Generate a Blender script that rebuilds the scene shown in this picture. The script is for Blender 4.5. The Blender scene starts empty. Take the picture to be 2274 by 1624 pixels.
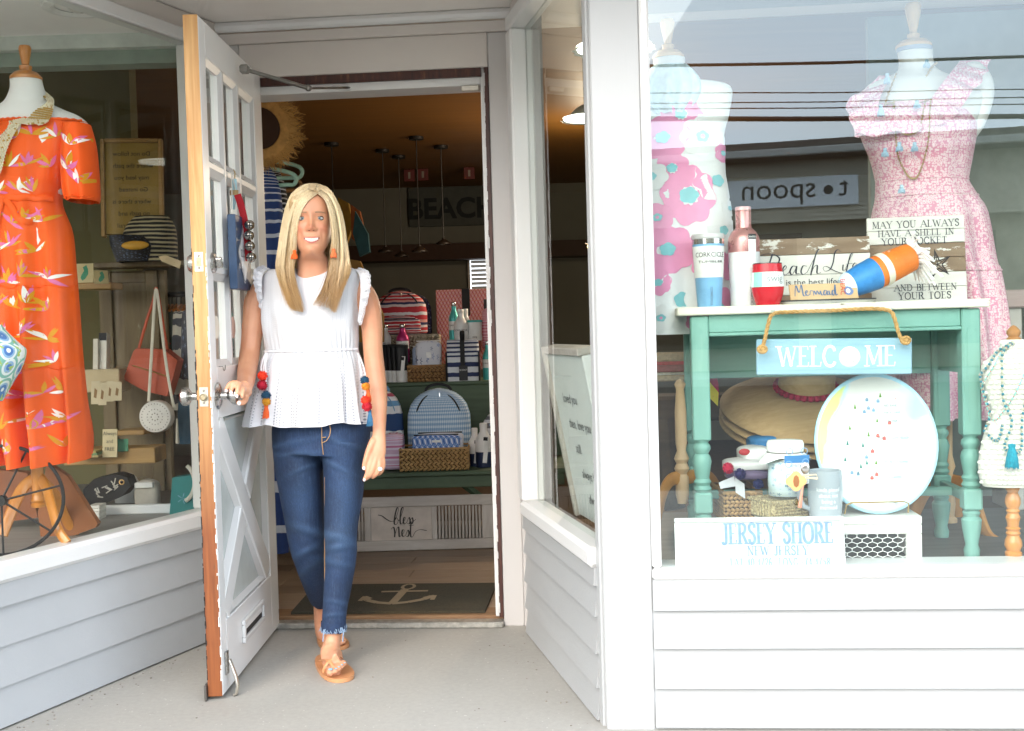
import bpy, bmesh, math, random
from math import sin, cos, pi, radians
from mathutils import Vector, Matrix
random.seed(7)
sc = bpy.context.scene
col = sc.collection
# ---------------------------------------------------------------- camera
FPX, PITCH, ROLL = 2524.0, .0325, .0285      # focal length for a picture 2274 wide
CAM = Vector((0, 0, 1.09))
_f = Vector((0, cos(PITCH), -sin(PITCH))); _r0 = Vector((1, 0, 0)); _u0 = Vector((0, sin(PITCH), cos(PITCH)))
_r = _r0*cos(ROLL) - _u0*sin(ROLL); _u = _u0*cos(ROLL) + _r0*sin(ROLL)
cd = bpy.data.cameras.new('camera'); cam = bpy.data.objects.new('camera', cd); col.objects.link(cam)
cd.sensor_width = 36; cd.lens = 36*FPX/2274; cd.clip_start = .05; cd.clip_end = 2000
m3 = Matrix((_r, _u, -_f)).transposed()
cam.matrix_world = Matrix.Translation(CAM) @ m3.to_4x4()
sc.camera = cam
# ---------------------------------------------------------------- sky, sun, exposure
w = bpy.data.worlds.new('World'); sc.world = w; w.use_nodes = True
nt = w.node_tree; nt.nodes.clear()
SUN_EL, SUN_AZ = radians(28), radians(-24)    # azimuth from behind the camera, negative = from the street's left
out = nt.nodes.new('ShaderNodeOutputWorld'); bg = nt.nodes.new('ShaderNodeBackground')
sky = nt.nodes.new('ShaderNodeTexSky'); sky.sky_type = 'NISHITA'; sky.sun_disc = False
sky.sun_elevation = SUN_EL; sky.sun_rotation = pi + SUN_AZ * -1; sky.dust_density = 3.0; sky.air_density = 1.0
bg.inputs['Strength'].default_value = .15
tc = nt.nodes.new('ShaderNodeTexCoord'); mp = nt.nodes.new('ShaderNodeMapping'); mp.inputs['Scale'].default_value = (1, 1, 3)
nz = nt.nodes.new('ShaderNodeTexNoise'); nz.inputs['Scale'].default_value = 2.2; nz.inputs['Detail'].default_value = 6
rp = nt.nodes.new('ShaderNodeValToRGB'); rp.color_ramp.elements[0].position = .3; rp.color_ramp.elements[1].position = .6
mx = nt.nodes.new('ShaderNodeMix'); mx.data_type = 'RGBA'; mx.inputs[7].default_value = (10.8, 12.0, 13.3, 1)
L = nt.links.new
L(tc.outputs['Generated'], mp.inputs['Vector']); L(mp.outputs[0], nz.inputs['Vector']); L(nz.outputs[0], rp.inputs[0])
L(rp.outputs[0], mx.inputs[0]); L(sky.outputs[0], mx.inputs[6]); L(mx.outputs[2], bg.inputs[0]); L(bg.outputs[0], out.inputs[0])
sd = bpy.data.lights.new('sun', 'SUN'); sd.energy = .5; sd.angle = radians(50); sd.color = (1, .96, .9)
so = bpy.data.objects.new('sun', sd); col.objects.link(so)
_sv = Vector((sin(SUN_AZ)*cos(SUN_EL), -cos(SUN_AZ)*cos(SUN_EL), sin(SUN_EL)))
so.rotation_euler = (-_sv).to_track_quat('-Z', 'Y').to_euler()
vs = sc.view_settings
vs.view_transform = 'Standard'; vs.look = 'None'; vs.gamma = 1; vs.exposure = 1.52; vs.use_curve_mapping = False
sc.cycles.max_bounces = 10; sc.cycles.transparent_max_bounces = 24; sc.cycles.glossy_bounces = 4
sc.cycles.use_denoising = True; sc.cycles.caustics_reflective = False; sc.cycles.caustics_refractive = False
sc.cycles.sample_clamp_indirect = 6

# ---------------------------------------------------------------- pixel helpers (authoring only: the picture measured 2274 wide)
def ray(x, y): return _f + _r*((x-1137)/FPX) + _u*((812-y)/FPX)
def A(x, y, Y):
    d = ray(x, y); return CAM + d*(Y/d.y)
def AZ(x, y, Z):
    d = ray(x, y); return CAM + d*((Z-CAM.z)/d.z)
def S(px, Y): return px*Y/FPX

# ---------------------------------------------------------------- materials
def sn(c): return (c[0], c[1], c[2], 1)
def H(h):
    """sRGB hex -> linear base colour"""
    v = [int(h[i:i+2], 16)/255 for i in (0, 2, 4)]
    return tuple(x/12.92 if x <= .04045 else ((x+.055)/1.055)**2.4 for x in v)
class MT:
    """small node-tree writer"""
    def __init__(s, name):
        s.m = bpy.data.materials.new(name); s.m.use_nodes = True
        s.t = s.m.node_tree; s.b = s.t.nodes['Principled BSDF']; s.o = s.t.nodes['Material Output']
    def n(s, ty, **k):
        x = s.t.nodes.new(ty)
        for a, v in k.items(): setattr(x, a, v)
        return x
    def l(s, a, b): s.t.links.new(a, b)
    def co(s, kind='Object', scale=(1, 1, 1), rot=(0, 0, 0)):
        c = s.n('ShaderNodeTexCoord'); p = s.n('ShaderNodeMapping')
        p.inputs['Scale'].default_value = scale; p.inputs['Rotation'].default_value = rot
        s.l(c.outputs[kind], p.inputs['Vector']); return p.outputs[0]
    def noise(s, vec, scale, detail=4, rough=.55, dist=0):
        x = s.n('ShaderNodeTexNoise'); x.inputs['Scale'].default_value = scale; x.inputs['Detail'].default_value = detail
        x.inputs['Roughness'].default_value = rough; x.inputs['Distortion'].default_value = dist
        s.l(vec, x.inputs['Vector']); return x.outputs[0]
    def ramp(s, fac, stops, interp='LINEAR'):
        r = s.n('ShaderNodeValToRGB'); cr = r.color_ramp; cr.interpolation = interp
        while len(cr.elements) < len(stops): cr.elements.new(.5)
        for e, (p, c) in zip(cr.elements, stops): e.position = p; e.color = sn(c) if len(c) == 3 else c
        s.l(fac, r.inputs[0]); return r.outputs[0]
    def mix(s, fac, a, b, mode='MIX'):
        x = s.n('ShaderNodeMix'); x.data_type = 'RGBA'; x.blend_type = mode
        for i, v in ((0, fac), (6, a), (7, b)):
            if isinstance(v, (int, float)): x.inputs[i].default_value = v
            elif isinstance(v, tuple): x.inputs[i].default_value = sn(v)
            else: s.l(v, x.inputs[i])
        return x.outputs[2]
    def math(s, op, a, b=None, c=None):
        x = s.n('ShaderNodeMath'); x.operation = op
        for i, v in enumerate((a, b, c)):
            if v is None: continue
            if isinstance(v, (int, float)): x.inputs[i].default_value = v
            else: s.l(v, x.inputs[i])
        return x.outputs[0]
    def sep(s, vec):
        x = s.n('ShaderNodeSeparateXYZ'); s.l(vec, x.inputs[0]); return x.outputs
    def bump(s, h, strength=.3, dist=.002):
        x = s.n('ShaderNodeBump'); x.inputs['Strength'].default_value = strength; x.inputs['Distance'].default_value = dist
        s.l(h, x.inputs['Height']); s.l(x.outputs[0], s.b.inputs['Normal'])
    def fin(s, colr=None, rough=.5, metal=0, **k):
        if colr is not None:
            if isinstance(colr, tuple): s.b.inputs['Base Color'].default_value = sn(colr)
            else: s.l(colr, s.b.inputs['Base Color'])
        if isinstance(rough, (int, float)): s.b.inputs['Roughness'].default_value = rough
        else: s.l(rough, s.b.inputs['Roughness'])
        s.b.inputs['Metallic'].default_value = metal
        for a, v in k.items(): s.b.inputs[a.replace('_', ' ')].default_value = v
        return s.m
_cache = {}
def P(c, rough=.5, metal=0, var=.12, scale=14, bump=0, bscale=120, spec=.5):
    """plain material: colour (hex or linear) with a little mottling"""
    key = (c, rough, metal, var, scale, bump, bscale, spec)
    if key in _cache: return _cache[key]
    cc = H(c) if isinstance(c, str) else c
    t = MT('mat_%d' % len(_cache)); v = t.co()
    n1 = t.noise(v, scale, 5)
    hi = tuple(min(1, x*(1+var)) for x in cc); lo = tuple(x*(1-var) for x in cc)
    c_ = t.ramp(n1, [(.3, lo), (.7, hi)])
    if bump: t.bump(t.noise(v, bscale, 3), bump, .001)
    r_ = t.math('ADD', t.math('MULTIPLY', t.noise(v, scale*2.3, 3), .16), max(0, rough-.08))
    _cache[key] = t.fin(c_, r_, metal, Specular_IOR_Level=spec); return _cache[key]
def wood(name, c1, c2, c3=None, axis=0, grain=30, stretch=12, rough=.5, bump=.15, chips=None, coat=0, amt=.62, cscale=9):
    """grained wood; grain runs along `axis`; chips = colour that shows where paint wore off"""
    t = MT(name); sc_ = [grain]*3; sc_[axis] = grain/stretch
    v = t.co(scale=tuple(sc_)); n1 = t.noise(v, 1, 6, .6, .6)
    st = [(.25, H(c1)), (.7, H(c2))] + ([(.85, H(c3))] if c3 else [])
    c_ = t.ramp(n1, st)
    v2 = t.co(); c_ = t.mix(t.math('MULTIPLY', t.noise(v2, 3, 3), .35), c_, H(c1))
    if chips:
        s2 = [cscale*2]*3; s2[axis] = cscale*.7
        f = t.ramp(t.noise(t.co(scale=tuple(s2)), 1, 9, .72), [(amt, (0, 0, 0)), (amt+.03, (1, 1, 1))])
        c_ = t.mix(f, c_, H(chips))
    t.bump(n1, bump, .0015)
    return t.fin(c_, rough, Coat_Weight=coat)
def glass(name, base=.06, tint=(1, 1, 1), graz=.9, wavy=.0, rt=(.85, .85, .85)):
    """flat pane: reflects from its outer face, lets the rest through"""
    t = MT(name); t.t.nodes.remove(t.b)
    tr = t.n('ShaderNodeBsdfTransparent'); tr.inputs[0].default_value = sn(tint)
    gl = t.n('ShaderNodeBsdfGlossy'); gl.inputs['Roughness'].default_value = 0; gl.inputs[0].default_value = sn(rt)
    if wavy:
        b = t.n('ShaderNodeBump'); b.inputs['Strength'].default_value = wavy; b.inputs['Distance'].default_value = .01
        t.l(t.noise(t.co(), 2.2, 1), b.inputs['Height']); t.l(b.outputs[0], gl.inputs['Normal'])
    lw = t.n('ShaderNodeLayerWeight'); lw.inputs['Blend'].default_value = .5
    p5 = t.math('POWER', lw.outputs['Facing'], 5.0)
    f = t.math('ADD', t.math('MULTIPLY', p5, graz), base)
    ge = t.n('ShaderNodeNewGeometry'); f = t.math('MULTIPLY', f, t.math('SUBTRACT', 1, ge.outputs['Backfacing']))
    mx = t.n('ShaderNodeMixShader'); t.l(f, mx.inputs[0]); t.l(tr.outputs[0], mx.inputs[1]); t.l(gl.outputs[0], mx.inputs[2])
    t.l(mx.outputs[0], t.o.inputs[0]); return t.m
def emit(name, c, s):
    t = MT(name); return t.fin(c, .5, Emission_Color=sn(c), Emission_Strength=s)
def stripes(name, cols, n, axis='V', rough=.75, wob=.0, bump=.1):
    """fabric striped in UV; cols = list of (weight, hex)"""
    t = MT(name); uv = t.co('UV'); s3 = t.sep(uv)
    f = s3[1] if axis == 'V' else s3[0]
    if wob: f = t.math('ADD', f, t.math('MULTIPLY', t.noise(t.co('UV', (6, 6, 6)), 1, 2), wob))
    f = t.math('FRACT', t.math('MULTIPLY', f, n))
    tot = sum(a for a, _ in cols); p = 0; st = []
    for a, c in cols: st.append((p/tot, H(c))); p += a
    c_ = t.ramp(f, st, 'CONSTANT'); t.bump(t.noise(t.co(), 400, 2), bump, .0006)
    c_ = t.mix(.25, c_, t.ramp(t.noise(t.co(), 9, 4), [(.3, (.25, .25, .25)), (.7, (1, 1, 1))]), 'MULTIPLY')
    return t.fin(c_, rough)

# ---------------------------------------------------------------- mesh builder
WM = {}
class B:
    def __init__(s, M=None): s.v = []; s.f = []; s.uv = []; s.mi = []; s.M = M or Matrix(); s.k = 0
    def add(s, vs, fs, uvs=None):
        o = len(s.v); s.v += [tuple(s.M @ Vector(p)) for p in vs]
        s.uv += list(uvs) if uvs else [(p[0], p[2]) for p in vs]
        s.f += [tuple(i+o for i in f) for f in fs]; s.mi += [s.k]*len(fs); return s
    def box(s, c, d, ch=.0, R=None):
        """box centred c, size d, chamfer ch"""
        hx, hy, hz = d[0]/2, d[1]/2, d[2]/2; vs = []; fs = []
        ch = min(ch, hx*.45, hy*.45, hz*.45)
        if ch <= 0:
            vs = [(x, y, z) for x in (-hx, hx) for y in (-hy, hy) for z in (-hz, hz)]
            fs = [(0, 1, 3, 2), (4, 6, 7, 5), (0, 4, 5, 1), (2, 3, 7, 6), (0, 2, 6, 4), (1, 5, 7, 3)]
        else:
            idx = {}
            for sx in (-1, 1):
                for sy in (-1, 1):
                    for sz in (-1, 1):
                        for ax in range(3):
                            p = [sx*(hx-ch), sy*(hy-ch), sz*(hz-ch)]; p[ax] = (sx*hx, sy*hy, sz*hz)[ax]
                            idx[(sx, sy, sz, ax)] = len(vs); vs.append(tuple(p))
            q = [(-1, -1), (1, -1), (1, 1), (-1, 1)]
            def k(ax, sg, a, b):
                t = [0, 0, 0]; t[ax] = sg; t[(ax+1) % 3] = a; t[(ax+2) % 3] = b; return tuple(t)
            for ax in range(3):
                for sg in (-1, 1):
                    f = [idx[k(ax, sg, a, b)+(ax,)] for a, b in q]; fs.append(tuple(f if sg > 0 else f[::-1]))
            for ax in range(3):
                for a in (-1, 1):
                    for b in (-1, 1):
                        a1, a2 = (ax+1) % 3, (ax+2) % 3
                        f = [idx[k(ax, -1, a, b)+(a1,)], idx[k(ax, 1, a, b)+(a1,)], idx[k(ax, 1, a, b)+(a2,)], idx[k(ax, -1, a, b)+(a2,)]]
                        fs.append(tuple(f if a*b > 0 else f[::-1]))
            for sx in (-1, 1):
                for sy in (-1, 1):
                    for sz in (-1, 1):
                        f = [idx[(sx, sy, sz, a)] for a in range(3)]; fs.append(tuple(f if sx*sy*sz > 0 else f[::-1]))
        if R is not None: vs = [R @ Vector(p) for p in vs]
        vs = [(p[0]+c[0], p[1]+c[1], p[2]+c[2]) for p in vs]
        return s.add(vs, fs)
    def bb(s, a, b, ch=0): return s.box([(a[i]+b[i])/2 for i in range(3)], [abs(b[i]-a[i]) for i in range(3)], ch)
    def tube(s, pts, rad, n=8, cap=True, flat=1.0, up=None):
        """swept tube; rad number or list; flat squashes across `up`"""
        pts = [Vector(p) for p in pts]; N = len(pts)
        if not isinstance(rad, (list, tuple)): rad = [rad]*N
        vs = []; uvs = []; T0 = (pts[1]-pts[0]).normalized()
        ref = Vector(up) if up else (Vector((0, 0, 1)) if abs(T0.z) < .9 else Vector((0, 1, 0)))
        X = T0.cross(ref).normalized()
        for i, p in enumerate(pts):
            T = (pts[min(i+1, N-1)]-pts[max(i-1, 0)]).normalized()
            X = (X - T*X.dot(T)); X = X.normalized() if X.length > 1e-6 else T.orthogonal().normalized()
            Y = T.cross(X)
            for j in range(n):
                a = 2*pi*j/n; vs.append(p + X*(cos(a)*rad[i]) + Y*(sin(a)*rad[i]*flat)); uvs.append((j/n, i/(N-1)))
        fs = [(i*n+j, i*n+(j+1) % n, (i+1)*n+(j+1) % n, (i+1)*n+j) for i in range(N-1) for j in range(n)]
        if cap: fs += [tuple(range(n))[::-1], tuple((N-1)*n+j for j in range(n))]
        return s.add(vs, fs, uvs)
    def lathe(s, prof, c=(0, 0, 0), n=20, R=None, sy=1.0, cap=True):
        """profile (r, z) turned about z"""
        vs = []; uvs = []; N = len(prof)
        for i, (r, z) in enumerate(prof):
            for j in range(n+1):
                a = 2*pi*j/n; p = Vector((r*cos(a), r*sin(a)*sy, z))
                if R is not None: p = R @ p
                vs.append((p.x+c[0], p.y+c[1], p.z+c[2])); uvs.append((j/n, i/(N-1)))
        m = n+1
        fs = [(i*m+j, i*m+j+1, (i+1)*m+j+1, (i+1)*m+j) for i in range(N-1) for j in range(n)]
        if cap:
            if prof[0][0] > 1e-5: fs.append(tuple(range(n))[::-1])
            if prof[-1][0] > 1e-5: fs.append(tuple((N-1)*m+j for j in range(n)))
        return s.add(vs, fs, uvs)
    def grid(s, fn, nu, nv, uvs=1):
        vs = []; uv = []
        for j in range(nv+1):
            for i in range(nu+1):
                vs.append(fn(i/nu, j/nv)); uv.append((i/nu, j/nv))
        m = nu+1
        return s.add(vs, [(j*m+i, j*m+i+1, (j+1)*m+i+1, (j+1)*m+i) for j in range(nv) for i in range(nu)], uv)
    def ball(s, c, r, n=10, m=7, sq=(1, 1, 1)):
        def fn(u, v):
            a = 2*pi*u; b = -pi/2+pi*v
            return (c[0]+r*sq[0]*cos(a)*cos(b), c[1]+r*sq[1]*sin(a)*cos(b), c[2]+r*sq[2]*sin(b))
        return s.grid(fn, n, m)
    def prism(s, pts, y0, y1):
        """outline in x,z extruded from y0 (front) to y1"""
        n = len(pts); vs = [(p[0], y0, p[1]) for p in pts]+[(p[0], y1, p[1]) for p in pts]
        ar = sum(pts[i][0]*pts[(i+1) % n][1]-pts[(i+1) % n][0]*pts[i][1] for i in range(n))
        fs = [tuple(range(n)), tuple(range(2*n-1, n-1, -1))]+[(i, n+i, n+(i+1) % n, (i+1) % n) for i in range(n)]
        if ar < 0: fs = [f[::-1] for f in fs]
        return s.add(vs, fs)
    def face(s, pts): return s.add(pts, [tuple(range(len(pts)))])
    def build(s, name, mat, parent=None, smooth=35, label=None, kind=None):
        me = bpy.data.meshes.new(name); me.from_pydata(s.v, [], s.f)
        for m in (mat if isinstance(mat, (list, tuple)) else [mat]): me.materials.append(m)
        ul = me.uv_layers.new(name='UVMap'); n = len(me.loops)
        vi = [0]*n; me.loops.foreach_get('vertex_index', vi); fl = [0.0]*(2*n)
        for i, k in enumerate(vi): fl[2*i], fl[2*i+1] = s.uv[k]
        ul.data.foreach_set('uv', fl)
        me.polygons.foreach_set('material_index', s.mi)
        if smooth:
            me.polygons.foreach_set('use_smooth', [True]*len(me.polygons))
            me.set_sharp_from_angle(angle=radians(smooth))
        me.update()
        return put(name, me, parent, label, kind)
def put(name, me, parent=None, label=None, kind=None):
    o = bpy.data.objects.new(name, me); col.objects.link(o)
    if parent is not None:
        o.parent = parent; o.matrix_parent_inverse = WM.get(parent.name, Matrix()).inverted()
    if label: o['label'] = label
    if kind: o['kind'] = kind
    return o
def T(name, label, cat, loc=(0, 0, 0), group=None):
    """a thing: an Empty at its base that parents its parts"""
    o = bpy.data.objects.new(name, None); col.objects.link(o); o.location = loc; o.empty_display_size = .05
    o['label'] = label; o['category'] = cat
    if group: o['group'] = group
    WM[o.name] = Matrix.Translation(loc); return o
def tag(o, label, cat, group=None):
    o['label'] = label; o['category'] = cat
    if group: o['group'] = group
    return o
def dup(root, dloc, label, group=None):
    """a copy of a thing with its parts and sub-parts, moved by dloc"""
    r = root.copy(); col.objects.link(r); r.location = root.location + Vector(dloc); r['label'] = label
    if group: r['group'] = group
    for ch in list(root.children):
        c = ch.copy(); col.objects.link(c); c.parent = r
        for g in list(ch.children):
            d = g.copy(); col.objects.link(d); d.parent = c
    return r
def share(src, name, parent, M):
    """another piece sharing src's mesh"""
    o = put(name, src.data, parent); o.matrix_basis = M; return o
def fr(origin, ang=0.0, tilt=0.0):
    """frame: origin, turned about z by ang, leaned back by tilt"""
    return Matrix.Translation(Vector(origin)) @ Matrix.Rotation(ang, 4, 'Z') @ Matrix.Rotation(tilt, 4, 'X')
# ---------------------------------------------------------------- lettering
_tx = {}
def text_geo(b, s, size, x=0, z=0, y=0, align='CENTER', sx=1.0, mirror=False, shear=0, off=0):
    """adds flat letters in the x,z plane, facing -y, to builder b"""
    key = (s, shear, off)
    if key not in _tx:
        cu = bpy.data.curves.new('t', 'FONT'); cu.body = s; cu.size = 1; cu.shear = shear; cu.resolution_u = 3; cu.offset = off
        o = bpy.data.objects.new('t', cu); col.objects.link(o)
        me = bpy.data.meshes.new_from_object(o.evaluated_get(bpy.context.evaluated_depsgraph_get()))
        _tx[key] = ([tuple(v.co) for v in me.vertices], [tuple(p.vertices) for p in me.polygons])
        bpy.data.objects.remove(o); bpy.data.curves.remove(cu); bpy.data.meshes.remove(me)
    vs, fs = _tx[key]
    if not vs: return b
    x0 = min(v[0] for v in vs); x1 = max(v[0] for v in vs); k = size*sx
    dx = {'CENTER': -(x0+x1)/2, 'LEFT': -x0, 'RIGHT': -x1}[align]
    sg = -1 if mirror else 1
    return b.add([(x+sg*(v[0]+dx)*k, y, z+v[1]*size) for v in vs], fs if not mirror else [f[::-1] for f in fs])
# stroke letters: polylines on a 1-high grid, v = thick stroke, t = thin stroke; serifs at ends marked with *
SG = {
'A': (.8, ['t0,0* .4,1', 'v.4,1 .8,0*', 't.15,.36 .62,.36']), 'B': (.62, ['v.12,0* .12,1*', 't.12,1 .35,1', 'v.35,1 .52,.9 .52,.65 .35,.53', 't.35,.53 .12,.53', 'v.35,.53 .6,.42 .6,.12 .38,0', 't.38,0 .12,0']),
'C': (.72, ['v.68,.75 .6,.93 .4,1 .18,.9 .05,.6 .05,.4 .18,.1 .4,0 .6,.06 .7,.22']), 'D': (.75, ['v.12,0* .12,1*', 't.12,1 .35,1', 'v.35,1 .6,.88 .72,.6 .72,.4 .6,.12 .35,0', 't.35,0 .12,0']),
'E': (.62, ['v.12,0* .12,1*', 't.12,1 .55,1 .57,.82', 't.12,.52 .45,.52', 't.12,0 .57,0 .6,.2']), 'F': (.6, ['v.12,0* .12,1*', 't.12,1 .55,1 .57,.82', 't.12,.52 .45,.52']),
'G': (.78, ['v.68,.76 .6,.93 .4,1 .18,.9 .05,.6 .05,.4 .18,.1 .4,0 .62,.08 .66,.2 .66,.42', 't.48,.42 .78,.42']),
'H': (.8, ['v.12,0* .12,1*', 'v.68,0* .68,1*', 't.12,.52 .68,.52']), 'I': (.3, ['v.15,0* .15,1*']), 'J': (.46, ['v.34,1* .34,.15 .24,0 .1,0 .02,.1']),
'K': (.74, ['v.12,0* .12,1*', 't.12,.42 .62,1*', 'v.3,.58 .7,0*']), 'L': (.6, ['v.12,0* .12,1*', 't.12,0 .56,0 .6,.22']),
'M': (.95, ['t.1,0* .14,1*', 'v.14,1 .48,.08', 't.48,.08 .82,1', 'v.82,1* .86,0*']), 'N': (.82, ['t.12,0* .12,1*', 'v.12,1 .7,0', 't.7,0 .7,1*']),
'O': (.82, ['v.41,1 .18,.92 .05,.68 .05,.32 .18,.08 .41,0 .64,.08 .77,.32 .77,.68 .64,.92 .41,1']), 'P': (.62, ['v.12,0* .12,1*', 't.12,1 .35,1', 'v.35,1 .55,.9 .57,.68 .48,.52 .33,.46', 't.33,.46 .12,.46']),
'R': (.72, ['v.12,0* .12,1*', 't.12,1 .35,1', 'v.35,1 .55,.9 .57,.7 .48,.55 .33,.5', 't.33,.5 .12,.5', 'v.36,.5 .68,0*']),
'S': (.56, ['v.5,.78 .46,.94 .28,1 .1,.92 .06,.74 .16,.6 .4,.46 .5,.3 .48,.12 .3,0 .12,.05 .04,.24']), 'T': (.66, ['v.33,0* .33,1', 't.03,.8 .05,1 .61,1 .63,.8']),
'U': (.8, ['v.12,1* .12,.3 .2,.08 .4,0', 't.4,0 .6,.08 .68,.3 .68,1*']), 'V': (.78, ['v.05,1* .39,0', 't.39,0 .73,1*']), 'W': (1.1, ['v.05,1* .32,0', 't.32,0 .55,.95', 'v.55,.95 .8,0', 't.8,0 1.05,1*']),
'Y': (.74, ['v.04,1* .37,.48', 't.37,.48 .7,1*', 'v.37,.48 .37,0*']), '.': (.2, ['v.1,0 .1,.05']), '-': (.4, ['v.06,.42 .34,.42']),
'0': (.6, ['v.3,1 .1,.85 .06,.5 .1,.15 .3,0 .5,.15 .54,.5 .5,.85 .3,1']), '2': (.56, ['v.08,.75 .14,.95 .3,1 .46,.92 .48,.7 .3,.4 .06,0', 't.06,0 .5,0 .52,.18']),
'4': (.6, ['v.42,0* .42,1', 't.42,1 .05,.3 .56,.3']), '5': (.56, ['t.46,1 .14,1 .1,.56', 'v.1,.56 .3,.62 .48,.48 .48,.18 .3,0 .12,.03 .05,.16']), '6': (.58, ['v.46,.9 .3,1 .12,.75 .07,.35 .16,.06 .3,0 .48,.14 .48,.42 .3,.55 .1,.4']),
'7': (.56, ['t.05,.82 .06,1 .5,1', 'v.5,1 .3,.5 .22,0']), '8': (.58, ['v.3,1 .12,.88 .14,.64 .3,.54 .46,.64 .48,.88 .3,1', 'v.3,.54 .08,.38 .08,.12 .3,0 .5,.12 .5,.38 .3,.54'])}
def ribbon(b, pts, wd, y=0):
    """flat stroke through 2-D points (x,z); wd number or list of widths"""
    n = len(pts); wd = wd if isinstance(wd, (list, tuple)) else [wd]*n; vs = []
    for i in range(n):
        a = pts[max(i-1, 0)]; c = pts[min(i+1, n-1)]; dx, dz = c[0]-a[0], c[1]-a[1]; l = math.hypot(dx, dz) or 1
        nx, nz = -dz/l*wd[i]/2, dx/l*wd[i]/2
        vs += [(pts[i][0]+nx, y, pts[i][1]+nz), (pts[i][0]-nx, y, pts[i][1]-nz)]
    b.add(vs, [(2*i, 2*i+1, 2*i+3, 2*i+2) for i in range(n-1)])
def smooth_path(p, k=6):
    """Catmull-Rom through points of any dimension"""
    out = []; n = len(p)
    for i in range(n-1):
        a, b_, c, d = p[max(i-1, 0)], p[i], p[i+1], p[min(i+2, n-1)]
        for j in range(k):
            t = j/k
            out.append(tuple(.5*((2*b_[q])+(-a[q]+c[q])*t+(2*a[q]-5*b_[q]+4*c[q]-d[q])*t*t+(-a[q]+3*b_[q]-3*c[q]+d[q])*t**3) for q in range(len(b_))))
    out.append(tuple(p[-1])); return out
def serif(b, s, size, x=0, z=0, y=0, thick=.15, thin=.06, sp=.12, sx=1.0, ser=.13, align='CENTER', arc=0):
    """serif capitals in the x,z plane, facing -y"""
    tot = sum((.4 if ch == ' ' else SG[ch][0])+sp for ch in s)-sp
    cx = {'CENTER': -tot/2, 'LEFT': 0, 'RIGHT': -tot}[align]
    for ch in s:
        if ch == ' ': cx += .4+sp; continue
        wd, sts = SG[ch]; yy = y
        for st in sts:
            tk = thick if st[0] == 'v' else thin
            raw = st[1:].split(); pt = [tuple(float(q) for q in r.rstrip('*').split(',')) for r in raw]
            f = lambda p: (x+(p[0]+cx)*size*sx, z+p[1]*size)
            pp = smooth_path(pt, 4) if len(pt) > 3 and st[0] == 'v' else pt
            ribbon(b, [f(p) for p in pp], tk*size*(sx**.5), yy); yy -= .00006
            for r, p in zip(raw, pt):
                if r.endswith('*') and ser:
                    q = f(p); hw = (ser+tk/2)*size*sx
                    b.face([(q[0]-hw, yy, q[1]-.03*size), (q[0]+hw, yy, q[1]-.03*size), (q[0]+hw, yy, q[1]+.03*size), (q[0]-hw, yy, q[1]+.03*size)])
        cx += wd+sp
# ================================================================ the setting
FF = fr((.25, 3.05, 0), radians(-5)); DF = fr((-.055, 4.135, 0), radians(-5))
LF = fr((-1.475, 3.177, 0), math.atan2(.859, .354)); RF = fr((.036, 4.07, 0), math.atan2(-1.003, .199))
# materials
def paint(name, c, rough=.45, grain=.25, axis=0, var=.05):
    t = MT(name); v = t.co(); s3 = [90]*3; s3[axis] = 5
    g = t.noise(t.co(scale=tuple(s3)), 1, 5, .65, .8); t.bump(g, grain, .0016)
    cc = H(c); n = t.noise(v, 2.2, 5)
    c_ = t.ramp(n, [(.3, tuple(x*(1-var) for x in cc)), (.7, cc)])
    c_ = t.mix(t.ramp(t.noise(v, 23, 6, .7), [(.68, (0, 0, 0)), (.76, (.25, .25, .25))]), c_, H('b9b2a6'))
    return t.fin(c_, rough)
m_siding = paint('siding_paint', 'b2b4b6', .42, .5, var=.07); m_sidingw = paint('siding_paint_white', 'abacac', .42, .55, var=.04)
m_boardv = paint('upright_board_paint', 'c2bebb', .45, .22, 2, .06); m_boardh = paint('level_board_paint', 'd3cbc4', .45, .3, 0, .06)
m_trim = paint('trim_paint', 'e0dfdd', .3, .06); m_ceil = paint('ceiling_paint', 'f3ede7', .5, .1, 0, .03); m_post = paint('post_paint', 'b0b1b1', .42, .25, 2, .04)
def concrete():
    t = MT('concrete'); v = t.co()
    c_ = t.ramp(t.noise(v, 1.1, 7, .6), [(.3, H('9f9b93')), (.7, H('aeaaa3'))])
    c_ = t.mix(.34, c_, t.ramp(t.noise(v, 60, 6, .7), [(.3, H('88857e')), (.72, H('aca8a1'))]))
    vo = t.n('ShaderNodeTexVoronoi'); vo.inputs['Scale'].default_value = 55; t.l(v, vo.inputs['Vector'])
    spk = t.ramp(vo.outputs['Distance'], [(.1, (1, 1, 1)), (.16, (0, 0, 0))])
    pick = t.ramp(t.noise(v, 21, 2), [(.52, (0, 0, 0)), (.6, (1, 1, 1))])
    c_ = t.mix(t.math('MULTIPLY', spk, pick), c_, H('c4c1ba'))
    st = t.ramp(t.noise(t.co(scale=(1, 1, 1)), 7, 8, .75), [(.66, (0, 0, 0)), (.78, (.6, .6, .6))])
    c_ = t.mix(st, c_, H('6c6860'))
    t.bump(t.noise(v, 140, 5, .7), .35, .002)
    return t.fin(c_, .78)
m_conc = concrete()
b = B(); b.bb((-40, -1.2, -.16), (40, 4.6, 0)); b.build('sidewalk', m_conc, kind='structure', smooth=0)
b = B(); b.bb((-400, -600, -.4), (400, 300, -.3)); b.build('ground', P('6f6a55', .9), kind='structure', smooth=0)
b = B(); b.bb((-120, -16, -.3), (120, -1.34, -.13)); b.build('road', P((.05, .05, .052), .85, var=.3, bump=.4), kind='structure', smooth=0)
b = B(); b.bb((-120, -1.34, -.3), (120, -1.2, .004), .01); b.build('kerb', P('a7a39b', .8), kind='structure', smooth=0)
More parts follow.
